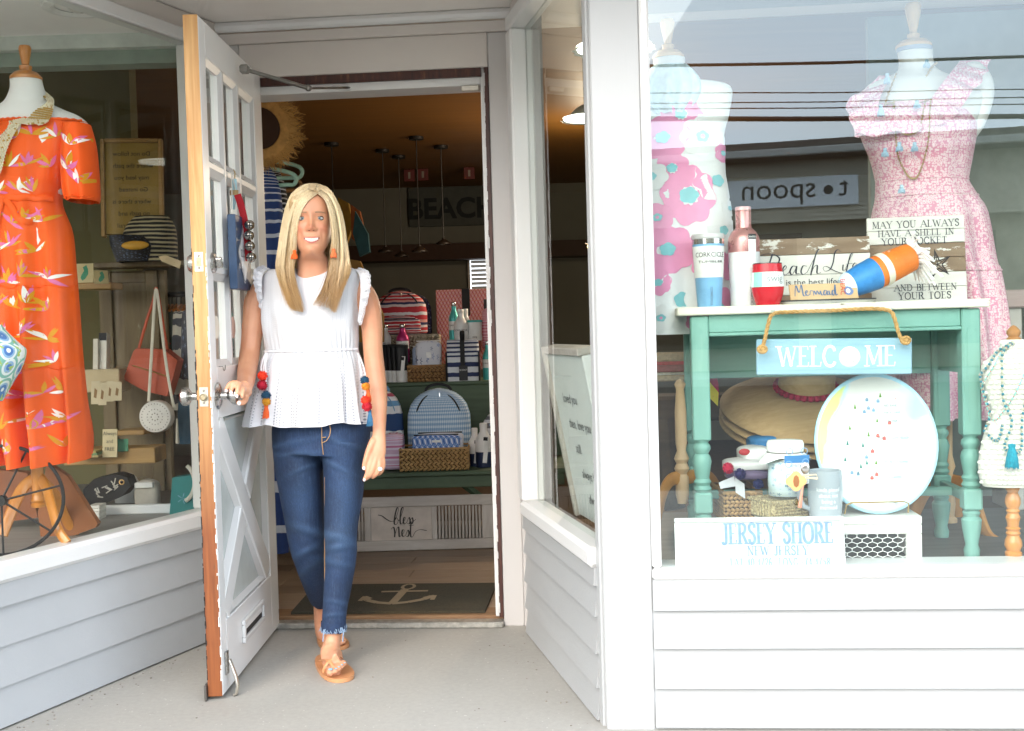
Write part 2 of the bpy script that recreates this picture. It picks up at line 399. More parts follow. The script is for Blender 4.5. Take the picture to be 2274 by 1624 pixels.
b = B(); b.bb((-120, -19, -.3), (120, -16, .0)); b.build('pavement', m_conc, kind='structure', smooth=0)
# ---- walls with clapboards
def plank(name, M, x0, x1, z0, z1, proud, mat, parent, top=.004, back=.0):
    b = B(M); b.add([(x0, -proud, z0), (x1, -proud, z0), (x1, -top, z1), (x0, -top, z1), (x0, back, z0), (x1, back, z0), (x1, back, z1), (x0, back, z1)],
                    [(0, 1, 2, 3), (5, 4, 7, 6), (4, 5, 1, 0), (3, 2, 6, 7), (4, 0, 3, 7), (1, 5, 6, 2)])
    return b.build(name, mat, parent, smooth=0)
def piece(name, M, a, c, mat, parent, ch=.003, **k):
    b = B(M); b.bb(a, c, ch); return b.build(name, mat, parent, **k)
g_front = glass('pane_reflective', .105, (.97, 1, .985), .6, .012, (.84, .95, 1)); g_left = glass('pane_greenish', .04, (.98, 1, .985), .8, .01); g_splay = glass('pane_splay', .1, (.96, .985, .97), .8, .006)
g_lite = glass('pane_door', .16, (.95, .98, .97), .8)
# front wall, right of the entrance
fw = T('clapboard_wall', 'white clapboard shop wall under the big display window beside the corner post', 'wall', FF @ Vector((1, 0, 0)))
zs = [.407, .322, .219, .111, .006, -.1]
for i in range(5):
    plank('plank', FF, .112, 3.4, zs[i+1]+.002, zs[i]+(.012 if i else 0), .021 if i else .022, m_sidingw, fw, .005 if i else .018)
piece('backing_board', FF, (.1, .0, -.1), (3.4, .08, .40), m_siding, fw)
wf = piece('window_sill', FF, (.112, -.026, .407), (3.4, .10, .438), m_trim, fw, .006)
piece('window_frame', FF, (.112, -.02, .4385), (.137, .03, 2.24), m_trim, fw, .006)
piece('pane', FF, (.137, 0, .4385), (3.4, .006, 2.238), g_front, fw, 0, smooth=0)
piece('corner_board', FF, (-.02, -.012, -.1), (.112, .1, 2.24), m_post, fw, .004)
piece('corner_board', RF, (.985, -.014, -.1), (1.024, .05, 2.24), m_post, fw, .004)
# left splayed wall
lw = T('clapboard_wall', 'grey-white clapboard wall under the display window with the orange dress', 'wall', LF @ Vector((.4, 0, 0)))
zs = [.413, .345, .232, .118, .004]
for i in range(4): plank('plank', LF, -1.6, .93, zs[i+1]+.002, zs[i]+(.012 if i else 0), .014 if i else .018, m_siding, lw, .004 if i else .015)
piece('backing_board', LF, (-1.6, 0, 0), (.93, .06, .41), m_siding, lw)
piece('window_sill', LF, (-1.6, -.03, .413), (1.12, .06, .475), m_trim, lw, .012)
piece('pane', LF, (-1.6, 0, .4755), (.94, .006, 2.13), g_left, lw, 0, smooth=0)
piece('window_frame', LF, (.9405, -.02, .4755), (1.12, .05, 2.13), m_trim, lw, .006)
piece('window_head', LF, (-1.6, -.02, 2.13), (1.12, .05, 2.175), m_trim, lw, .006)
piece('header_board', LF, (-1.6, -.005, 2.1755), (1.12, .05, 2.238), m_boardh, lw, .003)
# right splayed wall
rw = T('clapboard_wall', 'short white clapboard wall between the doorway and the corner post', 'wall', RF @ Vector((.5, 0, 0)))
zs = [.425, .375, .29, .187, .092, .002]
for i in range(5): plank('plank', RF, .03, .984, zs[i+1]+.002, zs[i]+(.012 if i else 0), .021 if i else .022, m_sidingw, rw, .005 if i else .018)
piece('backing_board', RF, (.02, 0, 0), (.984, .06, .42), m_siding, rw)
piece('window_sill', RF, (.05, -.034, .425), (.984, .06, .482), m_trim, rw, .012)
piece('pane', RF, (.11, .02, .4825), (.984, .026, 2.13), g_splay, rw, 0, smooth=0)
piece('window_frame', RF, (.03, -.034, .4825), (.11, .05, 2.13), m_trim, rw, .008)
piece('window_head', RF, (.03, -.034, 2.13), (.984, .05, 2.185), m_trim, rw, .008)
piece('light_gap_filler', RF, (-.08, .004, 0), (.0295, .1, 2.2), m_boardv, rw)  # filler added in the corner gap to keep lamplight off the sidewalk
piece('header_board', RF, (.02, -.012, 2.186), (.984, .04, 2.239), m_boardh, rw)
# door wall
dwl = T('door_wall', 'grey boarded wall around the open doorway', 'wall', DF @ Vector((0, .05, 0)))
piece('upright_board', DF, (-.001, 0, 0), (.075, .1, 2.16), m_boardv, dwl)
piece('corner_batten', DF, (.0755, -.004, 0), (.102, .1, 2.2), m_boardv, dwl)
piece('upright_board', DF, (-.99, 0, 0), (-.921, .1, 2.16), m_boardv, dwl)
piece('header_board', DF, (-.9205, -.002, 2.036), (-.0015, .1, 2.16), m_boardh, dwl)
piece('header_board', DF, (-1.15, -.012, 2.1605), (.1, .1, 2.2), m_boardh, dwl)
b = B(DF); b.tube([(-1.15, -.012, 2.222), (.1, -.012, 2.222)], .02, 10); b.build('crown_moulding', m_trim, dwl)
def brown():
    t = MT('worn_brown_paint'); v = t.co(scale=(60, 60, 8)); 
    c_ = t.ramp(t.noise(v, 1, 6, .7), [(.3, H('2a120e')), (.6, H('4a241a')), (.72, H('7a5236'))]); return t.fin(c_, .5)
m_brown = brown()
df = T('door_frame', 'brown-edged door frame with a flaking white inner edge around the open doorway', 'door frame', DF @ Vector((-.43, .06, 0)))
piece('jamb', DF, (-.017, -.003, .034), (-.0015, .012, 2.035), m_brown, df, .001); piece('jamb', DF, (-.92, -.003, .034), (-.895, .012, 2.035), m_brown, df, .001)
piece('head_jamb', DF, (-.8945, -.003, 2.004), (-.0275, .012, 2.035), m_brown, df, .001)
piece('stop', DF, (-.032, .0125, .034), (-.0015, .14, 2.035), m_trim, df, .002); piece('stop', DF, (-.92, .0125, .034), (-.885, .14, 2.035), m_trim, df, .002)
piece('head_stop', DF, (-.8845, .0125, 1.975), (-.0325, .14, 2.035), m_trim, df, .002)
piece('strike_catch', DF, (-.1, -.0, 1.955), (-.036, .02, 1.974), P('cfcabf', .4, .3), df)
th = T('threshold', 'worn wood and metal threshold strip under the open doorway', 'threshold', DF @ Vector((-.43, .0, 0)))
piece('metal_strip', DF, (-.92, -.03, .0005), (-.0015, .03, .022), P('b9b7b0', .38, .7, .3, 40), th, .004)
piece('wood_strip', DF, (-.92, .0305, .0005), (-.0015, .15, .034), wood('worn_oak', '6b4a30', '9c7a58', 'c0a88a', 0, 40), th, .004)
# ceiling of the entrance and eave
def tongue():
    t = MT('boarded_ceiling'); return t.fin(H('dedad5'), .5)
b = B(FF); b.bb((-3.6, -.7, 2.24), (4, 1.35, 2.32)); b.build('ceiling', m_ceil, kind='structure', smooth=0)
b = B(FF); b.bb((-3.6, -.76, 2.225), (4, -.7, 2.45)); b.build('fascia_trim', m_trim, kind='structure', smooth=0)
b = B(FF); b.bb((-6, -.76, 2.5), (6, 9, 2.62)); b.build('roof', P('55504a', .9), kind='structure', smooth=0)
# ---- room behind
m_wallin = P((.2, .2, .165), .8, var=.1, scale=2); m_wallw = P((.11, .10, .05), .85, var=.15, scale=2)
m_ceilin = wood('dark_plank_ceiling', '6c4716', '84581e', '9c702c', 0, 16, 14, .55)
b = B(); b.bb((-5, 4.215, -.05), (4, 10.6, 0.012)); b.build('floor', P('5a4a3a', .6), kind='structure', smooth=0)
m_fl = [wood('floor_plank_%d' % i, a, c, d, 0, 26, 16, .42, .1) for i, (a, c, d) in enumerate([('8a745f', 'a28c76', 'b9a48f'), ('7f6b58', '988370', 'ae9a86'), ('937c66', 'ab957f', 'bda895')])]
fl = T('plank_floor', 'pale grey-brown plank floor inside the doorway', 'floor', DF @ Vector((-.4, 1, .012))); fl['kind'] = 'structure'
for i in range(14):
    y0 = .14+i*.142; off = (i*.53) % 1.1
    for x0, x1 in ((-1.5, -1.5+off), (-1.5+off, .8)):
        if x1-x0 < .05: continue
        piece('plank', DF, (x0+.001, y0, .012), (x1-.001, y0+.1405, .03), m_fl[(i*7+int(x0*9)) % 3], fl, .0015, smooth=0)
b = B(); b.bb((-5, 2.0, 2.45), (4, 10.6, 2.495)); 
b = B(); b.bb((-5, 4.35, 2.4), (4, 10.6, 2.49)); b.build('room_ceiling', m_ceilin, kind='structure', smooth=0)
b = B(); b.bb((-5, 10.4, 0), (4, 10.6, 2.4)); b.build('back_wall', m_wallin, kind='structure', smooth=0)
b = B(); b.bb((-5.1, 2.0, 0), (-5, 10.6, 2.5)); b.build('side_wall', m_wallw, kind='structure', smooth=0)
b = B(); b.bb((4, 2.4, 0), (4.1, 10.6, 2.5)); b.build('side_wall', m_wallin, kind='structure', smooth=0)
# display platforms
m_grey = wood('grey_deck', '4a4642', '6a655f', '85807a', 0, 24, 14, .5)
b = B(FF); b.bb((.0, .1, .3), (3.4, 1.0, .42)); b.build('display_platform', m_grey, kind='structure', smooth=0)
b = B(FF); b.bb((.2, .92, 0.012), (3.4, 1.0, .3)); b.build('platform_wall', m_wallin, kind='structure', smooth=0)
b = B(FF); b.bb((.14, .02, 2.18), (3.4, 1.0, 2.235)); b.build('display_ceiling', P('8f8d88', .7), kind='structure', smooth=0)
b = B(); b.face([LF @ Vector((-1.6, .06, .44)), LF @ Vector((.9, .06, .44)), Vector((-1.2, 4.2, .44)), Vector((-4.4, 4.25, .44)), Vector((-4.4, 2.0, .44))]); b.build('display_platform', wood('pale_deck', '7d7872', '99948d', 'aaa59e', 0, 24, 14, .5), kind='structure', smooth=0)
b = B(); b.bb((-4.4, 4.2, .44), (-1.2, 4.23, .475), .004); b.build('platform_trim', m_trim, kind='structure')
b = B(); b.bb((-4.4, 4.231, .40), (-1.15, 5.1, .445)); b.build('platform_shelf', m_grey, kind='structure', smooth=0)
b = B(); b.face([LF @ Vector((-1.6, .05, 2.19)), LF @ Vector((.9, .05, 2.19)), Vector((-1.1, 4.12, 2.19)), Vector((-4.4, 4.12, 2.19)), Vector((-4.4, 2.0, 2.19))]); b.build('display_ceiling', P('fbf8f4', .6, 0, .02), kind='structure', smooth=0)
b = B(); b.bb((-4.4, 4.12, 2.14), (-1.12, 4.16, 2.3)); b.build('display_header_trim', P('c9cfc6', .6), kind='structure', smooth=0)
b = B(); b.bb((-4.4, 4.161, 2.09), (-1.12, 4.25, 2.45)); b.build('display_header_beam', P('8d9a8c', .7), kind='structure', smooth=0)
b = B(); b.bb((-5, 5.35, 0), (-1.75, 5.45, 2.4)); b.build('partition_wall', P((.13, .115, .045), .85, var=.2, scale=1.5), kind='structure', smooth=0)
# downlight
dl = T('downlight', 'round recessed downlight in the white ceiling above the orange dress', 'ceiling light', A(170, 15, 3.78)+Vector((0, 0, 0)))
c0 = Vector(A(170, 15, 3.78)); c0.z = 2.189
b = B(); b.lathe([(.07, -.002), (.085, -.012), (.108, -.008), (.112, .0)], c0, 28, cap=False); b.build('trim_ring', P('e6e4df', .4), dl)
b = B(); b.lathe([(.075, -.004), (.055, .05), (.0, .055)], c0, 28, cap=False); b.build('reflector', P('b9b5ad', .25, .6), dl)
b = B(); b.ball((c0.x, c0.y, c0.z+.02), .04, 16, 10); b.build('bulb', P('d8d4cc', .3), dl)
# ---- pendant lamp with scalloped shade in the display window
def pendant(px, py, Y, r, lit, label, zc=2.18):
    c = A(px, py, Y); t = T('pendant_lamp', label, 'pendant lamp', c)
    b = B()
    def fn(u, v):
        a = 2*pi*u; rr = r*(.18+.82*v**.7)*(1+.035*v*cos(16*a)); return (c.x+rr*cos(a), c.y+rr*sin(a), c.z+(1-v)**1.6*r*.62)
    b.grid(fn, 64, 8); b.build('shade', P('dfe6dc', .3), t)
    b = B(); b.lathe([(.0, .006), (r*.9, .004), (r*.93, .012), (.02, r*.3)], c, 28); b.build('glowing_diffuser', emit('lamp_glow', (1, .97, .86), lit), t)
    b = B(); b.tube([(c.x, c.y, c.z+r*.6), (c.x, c.y, zc)], .006, 6); b.lathe([(.05, zc-c.z-.02), (.05, zc-c.z)], c, 16); b.build('cord', P('3a3733', .5), t)
pendant(1363, 112, 3.5, .125, 2.2, 'lit white pendant lamp with scalloped shade hanging in the display window')
# ---- across the street: low shop building and cables, seen in the window
nF = Vector((sin(radians(5)), cos(radians(5)), 0)); oF = Vector((.25, 3.05, 0))
def mirror(p): p = Vector(p); return p - nF*(2*(p-oF).dot(nF))
ctr = mirror(A(1758, 430, 25)); BF = fr((ctr.x, ctr.y, -.0), radians(183))
bl = T('low_shop_building', 'low beige clad shop building across the street, seen reflected in the window', 'building', (ctr.x, ctr.y-3, 0))
m_clad = P('cfc3ad', .8, var=.08); m_cladd = P('b3a68f', .8, var=.08)
piece('wall', BF, (-14, .3, 0), (14, 9, 4.5), m_cladd, bl, 0, smooth=0)
for i in range(14): plank('cladding_board', BF, -14, 14, 3.25+i*.095, 3.35+i*.095, .03, m_clad, bl, .01, .29)
piece('roof', BF, (-14.6, -.5, 4.58), (14.6, 9.2, 4.95), P('6d665c', .7), bl, .02)
piece('gutter', BF, (-14.6, -.62, 4.62), (14.6, -.501, 4.78), P('c8c4ba', .5), bl, .02)
for i in range(7):
    x = -12.4+i*4.1
    f = piece('shop_window', BF, (x, .22, .5), (x+3.4, .299, 2.9), P('4b463f', .5), bl, .02); piece('pane', BF, (x+.1, .205, .6), (x+3.3, .219, 2.8), P((.012, .013, .015), .12), f, 0)
sg = T('shop_sign', 'long white shop sign reading t spoon across the street, seen mirrored in the glass', 'sign', BF @ Vector((0, -.1, 3.6)))
piece('board', BF, (-1.4, -.1, 3.56), (1.38, -.03, 4.2), P('ffffff', .5, 0, .01), sg, .01)
b = B(BF); m_ink = P((.012, .012, .013), .5)
text_geo(b, 't', .62, -1.1, 3.76, -.104); text_geo(b, 'spoon', .66, .28, 3.76, -.104, sx=1.0)
b.add([(-.78+.1*cos(2*pi*i/20), -.104, 3.9+.1*sin(2*pi*i/20)) for i in range(20)], [tuple(range(20))])
b.build('lettering', m_ink, sg, 0, kind='stuff')
for (yl, yr, rad, what) in ((150, 129, .026, 'single black'), (210, 201, .01, 'thin upper'), (233, 219, .01, 'thin middle'), (245, 234, .01, 'thin lower'), (267, 261, .042, 'thick bundled black')):
    a = mirror(A(1440, yl, 18)); c = mirror(A(2274, yr, 18)); d = (c-a)
    b = B(); pts = [a+d*t for t in (-9, -5, -2, -1, 0, .5, 1, 2, 4, 7, 10)]
    pts = [Vector((p.x, p.y, p.z+.02*abs(i-5)**1.4)) for i, p in enumerate(pts)]
    b.tube(pts, rad, 6); o = b.build('power_cable', P((.02, .02, .022), .5)); tag(o, what+' power cable strung above the street, seen in the window reflection', 'cable', 'power cables over the street')

def room_lamp(x, y, z, r, e, label):
    t = T('pendant_lamp', label, 'pendant lamp', (x, y, z), 'pendant lamps over the shop floor')
    b = B(); b.lathe([(r, 0), (r*.97, .01), (r*.5, r*.5), (.012, r*.7), (.012, r*.85), (0, r*.86)], (x, y, z), 24, cap=False); b.build('shade', P('2a2018', .5), t)
    b = B(); b.ball((x, y, z+r*.3), r*.32, 12, 8); b.build('bulb', P('8a7a60', .3), t)
    b = B(); b.tube([(x, y, z+r*.8), (x, y, 2.4)], .004, 5); b.lathe([(.05, 0), (.05, .02)], (x, y, 2.378), 12); b.build('cord', P('1c1a18', .5), t)
    if not e: return
    ld = bpy.data.lights.new('lamp_light', 'POINT'); ld.energy = e; ld.color = (1, .74, .45); ld.shadow_soft_size = .08
    lo = bpy.data.objects.new('lamp_light', ld); col.objects.link(lo); lo.parent = t; lo.location = (0, 0, -.02)

def gold_lamp(px, py, Y, e, label):
    c = A(px, py, Y); t = T('warm_lamp', label, 'lamp', c, 'small warm lamps deep in the shop'); b = B(); b.ball(c, .03, 12, 8); b.build('bulb', emit('warm_glow', (1, .62, .22), 6), t); b = B(); b.tube([c+Vector((0, 0, .03)), Vector((c.x, c.y, 2.4))], .004, 5); b.lathe([(.045, 0), (.012, .06), (0, .06)], c+Vector((0, 0, .015)), 14); b.build('cord', P('2a2018', .5), t)
    ld = bpy.data.lights.new('lamp_light', 'POINT'); ld.energy = e; ld.color = (1, .8, .58); ld.shadow_soft_size = .05; lo = bpy.data.objects.new('lamp_light', ld); col.objects.link(lo); lo.parent = t; lo.location = (0, 0, -.06)
gold_lamp(1317, 361, 7.2, 11, 'upper small warm lamp seen past the corner post through the side window'); gold_lamp(1316, 547, 6.4, 12, 'lower small warm lamp seen past the corner post through the side window')

random.seed(17); b = B()
for i in range(80):
    k = random.random(); s_ = random.uniform(0, 1); off = abs(random.gauss(0, .05))+.006
    p = (LF @ Vector((.93*s_, -.03-off, 0))) if k < .45 else (RF @ Vector((s_, -.035-off, 0))) if k < .7 else Vector((random.uniform(-1.3, .25), random.uniform(3.0, 4.05), 0))
    r = random.uniform(.001, .0032); b.ball((p.x, p.y, r*.4), r, 5, 3, (1.3, 1, .7))
b.build('grit', P('857f75', .9, 0, .3), kind='stuff')
# ================================================================ the open door
DR = fr((-.893, 4.2, 0), radians(-90.2))     # x from the hinges to the lock edge, y out of the visible face
m_door = paint('door_paint', 'f4f3f1', .28, .12, 2, .07); m_steel = P('b4b2ae', .28, .95, .1, 60); m_steel2 = P('8f8c86', .35, .9, .15, 40)
def edge_wood():
    t = MT('bare_door_edge'); v = t.co(scale=(70, 70, 3.2)); g = t.noise(v, 1, 6, .6, .5)
    a = t.ramp(g, [(.3, H('c08a50')), (.7, H('e0b47a'))]); c = t.ramp(g, [(.3, H('6e3818')), (.7, H('955428'))])
    z = t.sep(t.co('Object'))[2]; f = t.ramp(t.math('MULTIPLY', z, .5), [(.25, (1, 1, 1)), (.42, (.45, .45, .45)), (.72, (0, 0, 0))])
    x = t.mix(f, a, c); d = t.ramp(t.noise(t.co(scale=(30, 30, 5)), 1, 7, .75), [(.64, (0, 0, 0)), (.72, (.8, .8, .8))])
    x = t.mix(d, x, H('5a3a24')); t.bump(g, .3, .001); return t.fin(x, .55)
m_edge = edge_wood()
D = T('door', 'open white glazed door with bare wood edge, swung out on the entrance left side', 'door', DR @ Vector((.4, -.02, 0)))
def dp(name, a, c, mat=m_door, ch=.002, par=None): return piece(name, DR, a, c, mat, par or D, ch)
X0, X1, X2, X3 = .004, .118, .752, .818
dp('stile', (X2, -.045, .012), (X3, 0, 2.04)); dp('stile', (X0, -.045, .012), (X1, 0, 2.04))
e = dp('edge_strip', (X3+.0002, -.0445, .012), (.8215, -.0015, 2.041), m_edge, .0005)
for a, c in ((1.935, 2.04), (.842, 1.0), (.012, .225)): dp('rail', (X1+.0005, -.045, a), (X2-.0005, 0, c))
# nine panes: muntins, sloped moulding and glass
cols = [(.1185, .155, .337), (.337, .3535, .541), (.541, .557, .7515)]
for x in (.3465, .5475): dp('muntin', (x-.011, -.04, 1.0005), (x+.011, -.003, 1.9345), ch=.003)
for z in (1.6125, 1.295):
    for x0, x1 in ((.1185, .335), (.358, .536), (.559, .7515)): dp('muntin', (x0, -.04, z-.011), (x1, -.003, z+.011), ch=.003)
for x0, x1 in ((.1185, .335), (.358, .536), (.559, .7515)):
    for z0, z1 in ((1.624, 1.9345), (1.3065, 1.601), (1.0005, 1.2835)):
        p = dp('pane', (x0+.0, -.028, z0), (x1, -.023, z1), g_lite, 0)
        bd = .02
        b = B(DR)      # moulding: a mitred sloping frame
        q = [(x0, z0), (x1, z0), (x1, z1), (x0, z1)]; r_ = [(x0+bd, z0+bd), (x1-bd, z0+bd), (x1-bd, z1-bd), (x0+bd, z1-bd)]
        vs_ = [(x, -.003, z) for x, z in q]+[(x, -.012, z) for x, z in r_]+[(x, -.0225, z) for x, z in r_]
        b.add(vs_, [(i, i+4, (i+1) % 4+4, (i+1) % 4) for i in range(4)]+[(i+4, i+8, (i+1) % 4+8, (i+1) % 4+4) for i in range(4)])
        b.build('pane_moulding', m_trim, D, 0)
# cross-buck
def xbar(p, q, wd, name='cross_bar', y0=-.04, y1=-.002):
    d = Vector((q[0]-p[0], 0, q[1]-p[1])); l = d.length; a = math.atan2(d.z, d.x)
    b = B(DR); b.box(((p[0]+q[0])/2, (y0+y1)/2, (p[1]+q[1])/2), (l, y1-y0, wd), .003, Matrix.Rotation(-a, 3, 'Y')); return b.build(name, m_door, D)
xbar((.135, .245), (.735, .825), .085)
xbar((.135, .825), (.40, .569), .085); xbar((.47, .501), (.735, .245), .085)
m_pan = P('cfd6d3', .22, 0, .06)
for nm, pts in (('panel', [(.125, .3), (.125, .77), (.38, .535)]), ('panel', [(.75, .3), (.75, .77), (.49, .535)]), ('panel', [(.18, .835), (.69, .835), (.435, .585)]), ('panel', [(.18, .232), (.69, .232), (.435, .485)])):
    b = B(DR); b.prism(pts, -.03, -.022); b.build(nm, m_pan, D, 0)
    n_ = 3; b = B(DR); cx = sum(p[0] for p in pts)/3; cz = sum(p[1] for p in pts)/3
    inn = [(cx+(x-cx)*.86, cz+(z-cz)*.86) for x, z in pts]
    b.add([(x, -.004, z) for x, z in pts]+[(x, -.0215, z) for x, z in inn], [(i, i+3, (i+1) % 3+3, (i+1) % 3) for i in range(3)]); b.build('panel_moulding', m_trim, D, 0)
dp('back_sheet', (X1, -.044, .2255), (X2, -.031, .8415), m_door)
# letter slot
ls = dp('letter_slot', (.295, .0005, .118), (.55, .004, .158), P((.02, .02, .02), .6), 0)
for a, c in (((.278, .0005, .158), (.567, .012, .174)), ((.278, .0005, .1), (.567, .012, .1175)), ((.278, .0005, .118), (.2945, .012, .1575)), ((.5505, .0005, .118), (.567, .012, .1575))): dp('slot_frame', a, c, m_trim, .003, ls)
dp('slot_flap', (.3, .005, .14), (.545, .009, .157), m_door, .001, ls)
# locks
RX = Matrix.Rotation(radians(-90), 3, 'X')
def latch(z0, z1, zc, round_):
    p = dp('lock_plate', (.8217, -.036, z0), (.8235, -.010, z1), P('d3cdbd', .35, .8, .2, 90), .001)
    for z in (z0+.011, z1-.011):
        b = B(DR); b.lathe([(.004, 0), (.003, .0015), (0, .0016)], (.8236, -.023, z), 8, Matrix.Rotation(radians(90), 3, 'Y')); b.build('screw', m_steel2, p)
    b = B(DR)
    if round_: b.lathe([(.0105, 0), (.0105, .009), (.007, .012), (0, .012)], (.8236, -.023, zc), 12, Matrix.Rotation(radians(90), 3, 'Y'))
    else: b.box((.8238, -.023, zc), (.002, .015, .026), .004)
    b.build('bolt', P('a99c80', .4, .8, .3, 120), p)
latch(1.285, 1.343, 1.314, False); latch(.884, .942, .912, True)
for sgn, nm in ((1, 'knob'), (-1, 'knob')):
    y = 0 if sgn > 0 else -.045; R_ = Matrix.Rotation(radians(-90*sgn), 3, 'X')
    b = B(DR); b.lathe([(.041, 0), (.041, .003), (.034, .007), (.018, .009), (.0115, .012), (.011, .03), (.016, .036), (.026, .043), (.0285, .052), (.0275, .06), (.021, .0655), (0, .067)], (.755, y, .912), 24, R_); k_ = b.build(nm, m_steel, D)
b = B(DR); b.lathe([(.031, 0), (.031, .004), (.027, .008), (.012, .01), (0, .01)], (.757, 0, 1.314), 22, Matrix.Rotation(radians(-90), 3, 'X')); db = b.build('deadbolt', m_steel, D)
b = B(DR); b.box((.757, .02, 1.314), (.012, .02, .034), .003, Matrix.Rotation(.5, 3, 'Y')); b.build('thumb_turn', m_steel, db)
b = B(DR); b.lathe([(.028, 0), (.027, .02), (.023, .026), (0, .027)], (.757, -.045, 1.314), 22, Matrix.Rotation(radians(90), 3, 'X')); b.build('lock_cylinder', m_steel, D)
b = B(DR); b.tube([(.735, .001, 1.0)]+[(.72+.014*cos(a), .014+.0*a, 1.0-.014*sin(a)) for a in [0, .7, 1.4, 2.1, 2.8, 3.4]], .0016, 6); b.build('hook', m_steel2, D)
# round paper stickers on the low panes
for x in (.655, .45):
    b = B(DR); b.lathe([(0, 0), (.036, .0003)], (x, -.0222, 1.12), 20, RX, cap=False); b.build('sticker', P('e5dccb' if x > .5 else 'dcbcb2', .7), D)
# hold-open foot
b = B(DR); b.box((.775, .004, .1), (.026, .007, .07), .002); ft = b.build('door_stop', m_steel, D)
b = B(DR); b.tube([(.775, .012, .11), (.777, .03, .06), (.78, .036, .03), (.783, .03, .006), (.787, .022, .003)], [.009, .01, .01, .01, .008], 10, flat=.5); b.build('stop_arm', P('c9c2b4', .3, .8), ft)
dp('door_sweep', (.52, -.052, .002), (.835, -.0455, .05), P('6f6c68', .4, .7), .001)
# closer arm
ha = DF @ Vector((-.56, -.02, 2.0)); hb = DR @ Vector((.375, .03, 1.98)); b = B(); b.box(hb, (.03, .03, .028), .005); cl = b.build('closer_bracket', m_steel2, D)
hm = A(685, 196, 4.0)
b = B(); b.tube([hb, hm], [.007, .008], 8); b.ball(hm, .012, 10, 6); b.build('closer_arm', m_steel2, cl); b = B(); b.tube([hm, Vector((ha.x+.05, ha.y+.04, 1.99))], .009, 6, flat=.5); b.build('closer_arm', m_steel2, cl)
# hanging plaque, bells
pq = T('door_plaque', 'navy wooden plaque reading closed hanging on the inside of the open door', 'plaque', DR @ Vector((.515, .02, 1.25)))
b = B(DR); b.bb((.42, .012, 1.24), (.61, .038, 1.475), .002); b.build('board', P('39506f', .4, 0, .1), pq)
MP = DR @ Matrix.Translation((.515, .0395, 1.355)) @ Matrix.Rotation(pi, 4, 'Z')
def orn(k): 
    q = []
    for i in range(48):
        a = 2*pi*i/48; rr = 1+.16*cos(4*a)+.07*cos(8*a); q.append((.062*k*rr*cos(a), .078*k*rr*sin(a)))
    return q
for k, y, m in ((1.0, 0, 'e9e9ea'), (.95, -.0004, '1c2740'), (.92, -.0008, 'dfe2e6')):
    b = B(MP); o_ = orn(k); b.add([(x, y, z) for x, z in o_], [tuple(range(48))]); b.build('emblem', P(m, .5), pq, 0)
b = B(MP); text_geo(b, 'CLOSED', .036, 0, -.012, -.0012, sx=.7); b.build('lettering', P('20283a', .5), pq, 0, kind='stuff')
b = B(DR); b.tube([(.53, .012, 1.62), (.57, .02, 1.5), (.59, .025, 1.472)], .0015, 5); b.tube([(.53, .012, 1.62), (.47, .02, 1.5), (.44, .025, 1.472)], .0015, 5); b.build('string', P('d8d4cc', .7), pq)
bs = T('bell_strap', 'red felt strap with four silver jingle bells hanging over the navy plaque', 'bell strap', DR @ Vector((.46, .04, 1.25)))
b = B(); pts = [A(x, y, Y) for x, y, Y in ((527, 432, 3.67), (534, 452, 3.675), (541, 480, 3.68), (546, 505, 3.685), (550, 540, 3.69), (553, 580, 3.69))]
b.tube(pts, .0115, 8, flat=.3, up=(0, 1, 0)); b.build('strap', P('9c1420', .85, bump=.4), bs)
for x, y in ((554, 500), (553, 523), (555, 547), (558, 572)):
    c = A(x, y, 3.675); b = B(); b.ball(c, .0165, 16, 10); bl_ = b.build('bell', P('a9a39a', .22, .95, .1, 80), bs)
    b = B(); b.box((c.x+.004, c.y-.015, c.z-.002), (.003, .006, .022), .001); b.box((c.x, c.y-.0146, c.z-.002), (.026, .005, .003), .001); b.build('slit', P((.01, .01, .01), .6), bl_)
hg = T('driftwood_hanger', 'pale blue wooden stick tied with twine hanging at the door panes', 'ornament', A(520, 465, 3.7))
b = B(); b.tube([A(521, 398, 3.71), A(520, 430, 3.7), A(518, 465, 3.7)], [.007, .01, .006], 8, flat=.6); b.build('stick', P('a9ccd4', .7), hg)
b = B()
for k in range(5): b.tube([(q[0], q[1], q[2]) for q in [A(520, 424+k*2.2, 3.7)+Vector((.013*cos(a), .009*sin(a), 0)) for a in [i*pi/5 for i in range(11)]]], .0017, 5)
b.tube([A(521, 398, 3.71), A(522, 385, 3.71), A(519, 377, 3.72)], .002, 5); b.build('twine', P('b99f72', .9), hg, kind='stuff')

random.seed(31)
for nm, cl, n, y0 in (('dark_paint_flakes', '2a2420', 90, -.0445), ('pale_paint_flakes', 'e8e5df', 80, -.0015)):
    b = B(DR)
    for i in range(n):
        z = random.uniform(.05, 1.35)**1.0; h = random.uniform(.004, .03); b.box((.8222, y0+random.uniform(-.0008, .0022)*(1 if y0 < -.02 else -1), z), (.0012, random.uniform(.001, .0034), h), 0)
    b.build(nm, P(cl, .7), D, 0, kind='stuff')
b = B(DF)
for i in range(110):
    z = random.uniform(.04, 2.0); b.box((-.0185+random.uniform(-.001, .003), -.0035, z), (random.uniform(.001, .005), .0012, random.uniform(.004, .05)), 0)
b.build('white_paint_flakes', m_trim, df, 0, kind='stuff')
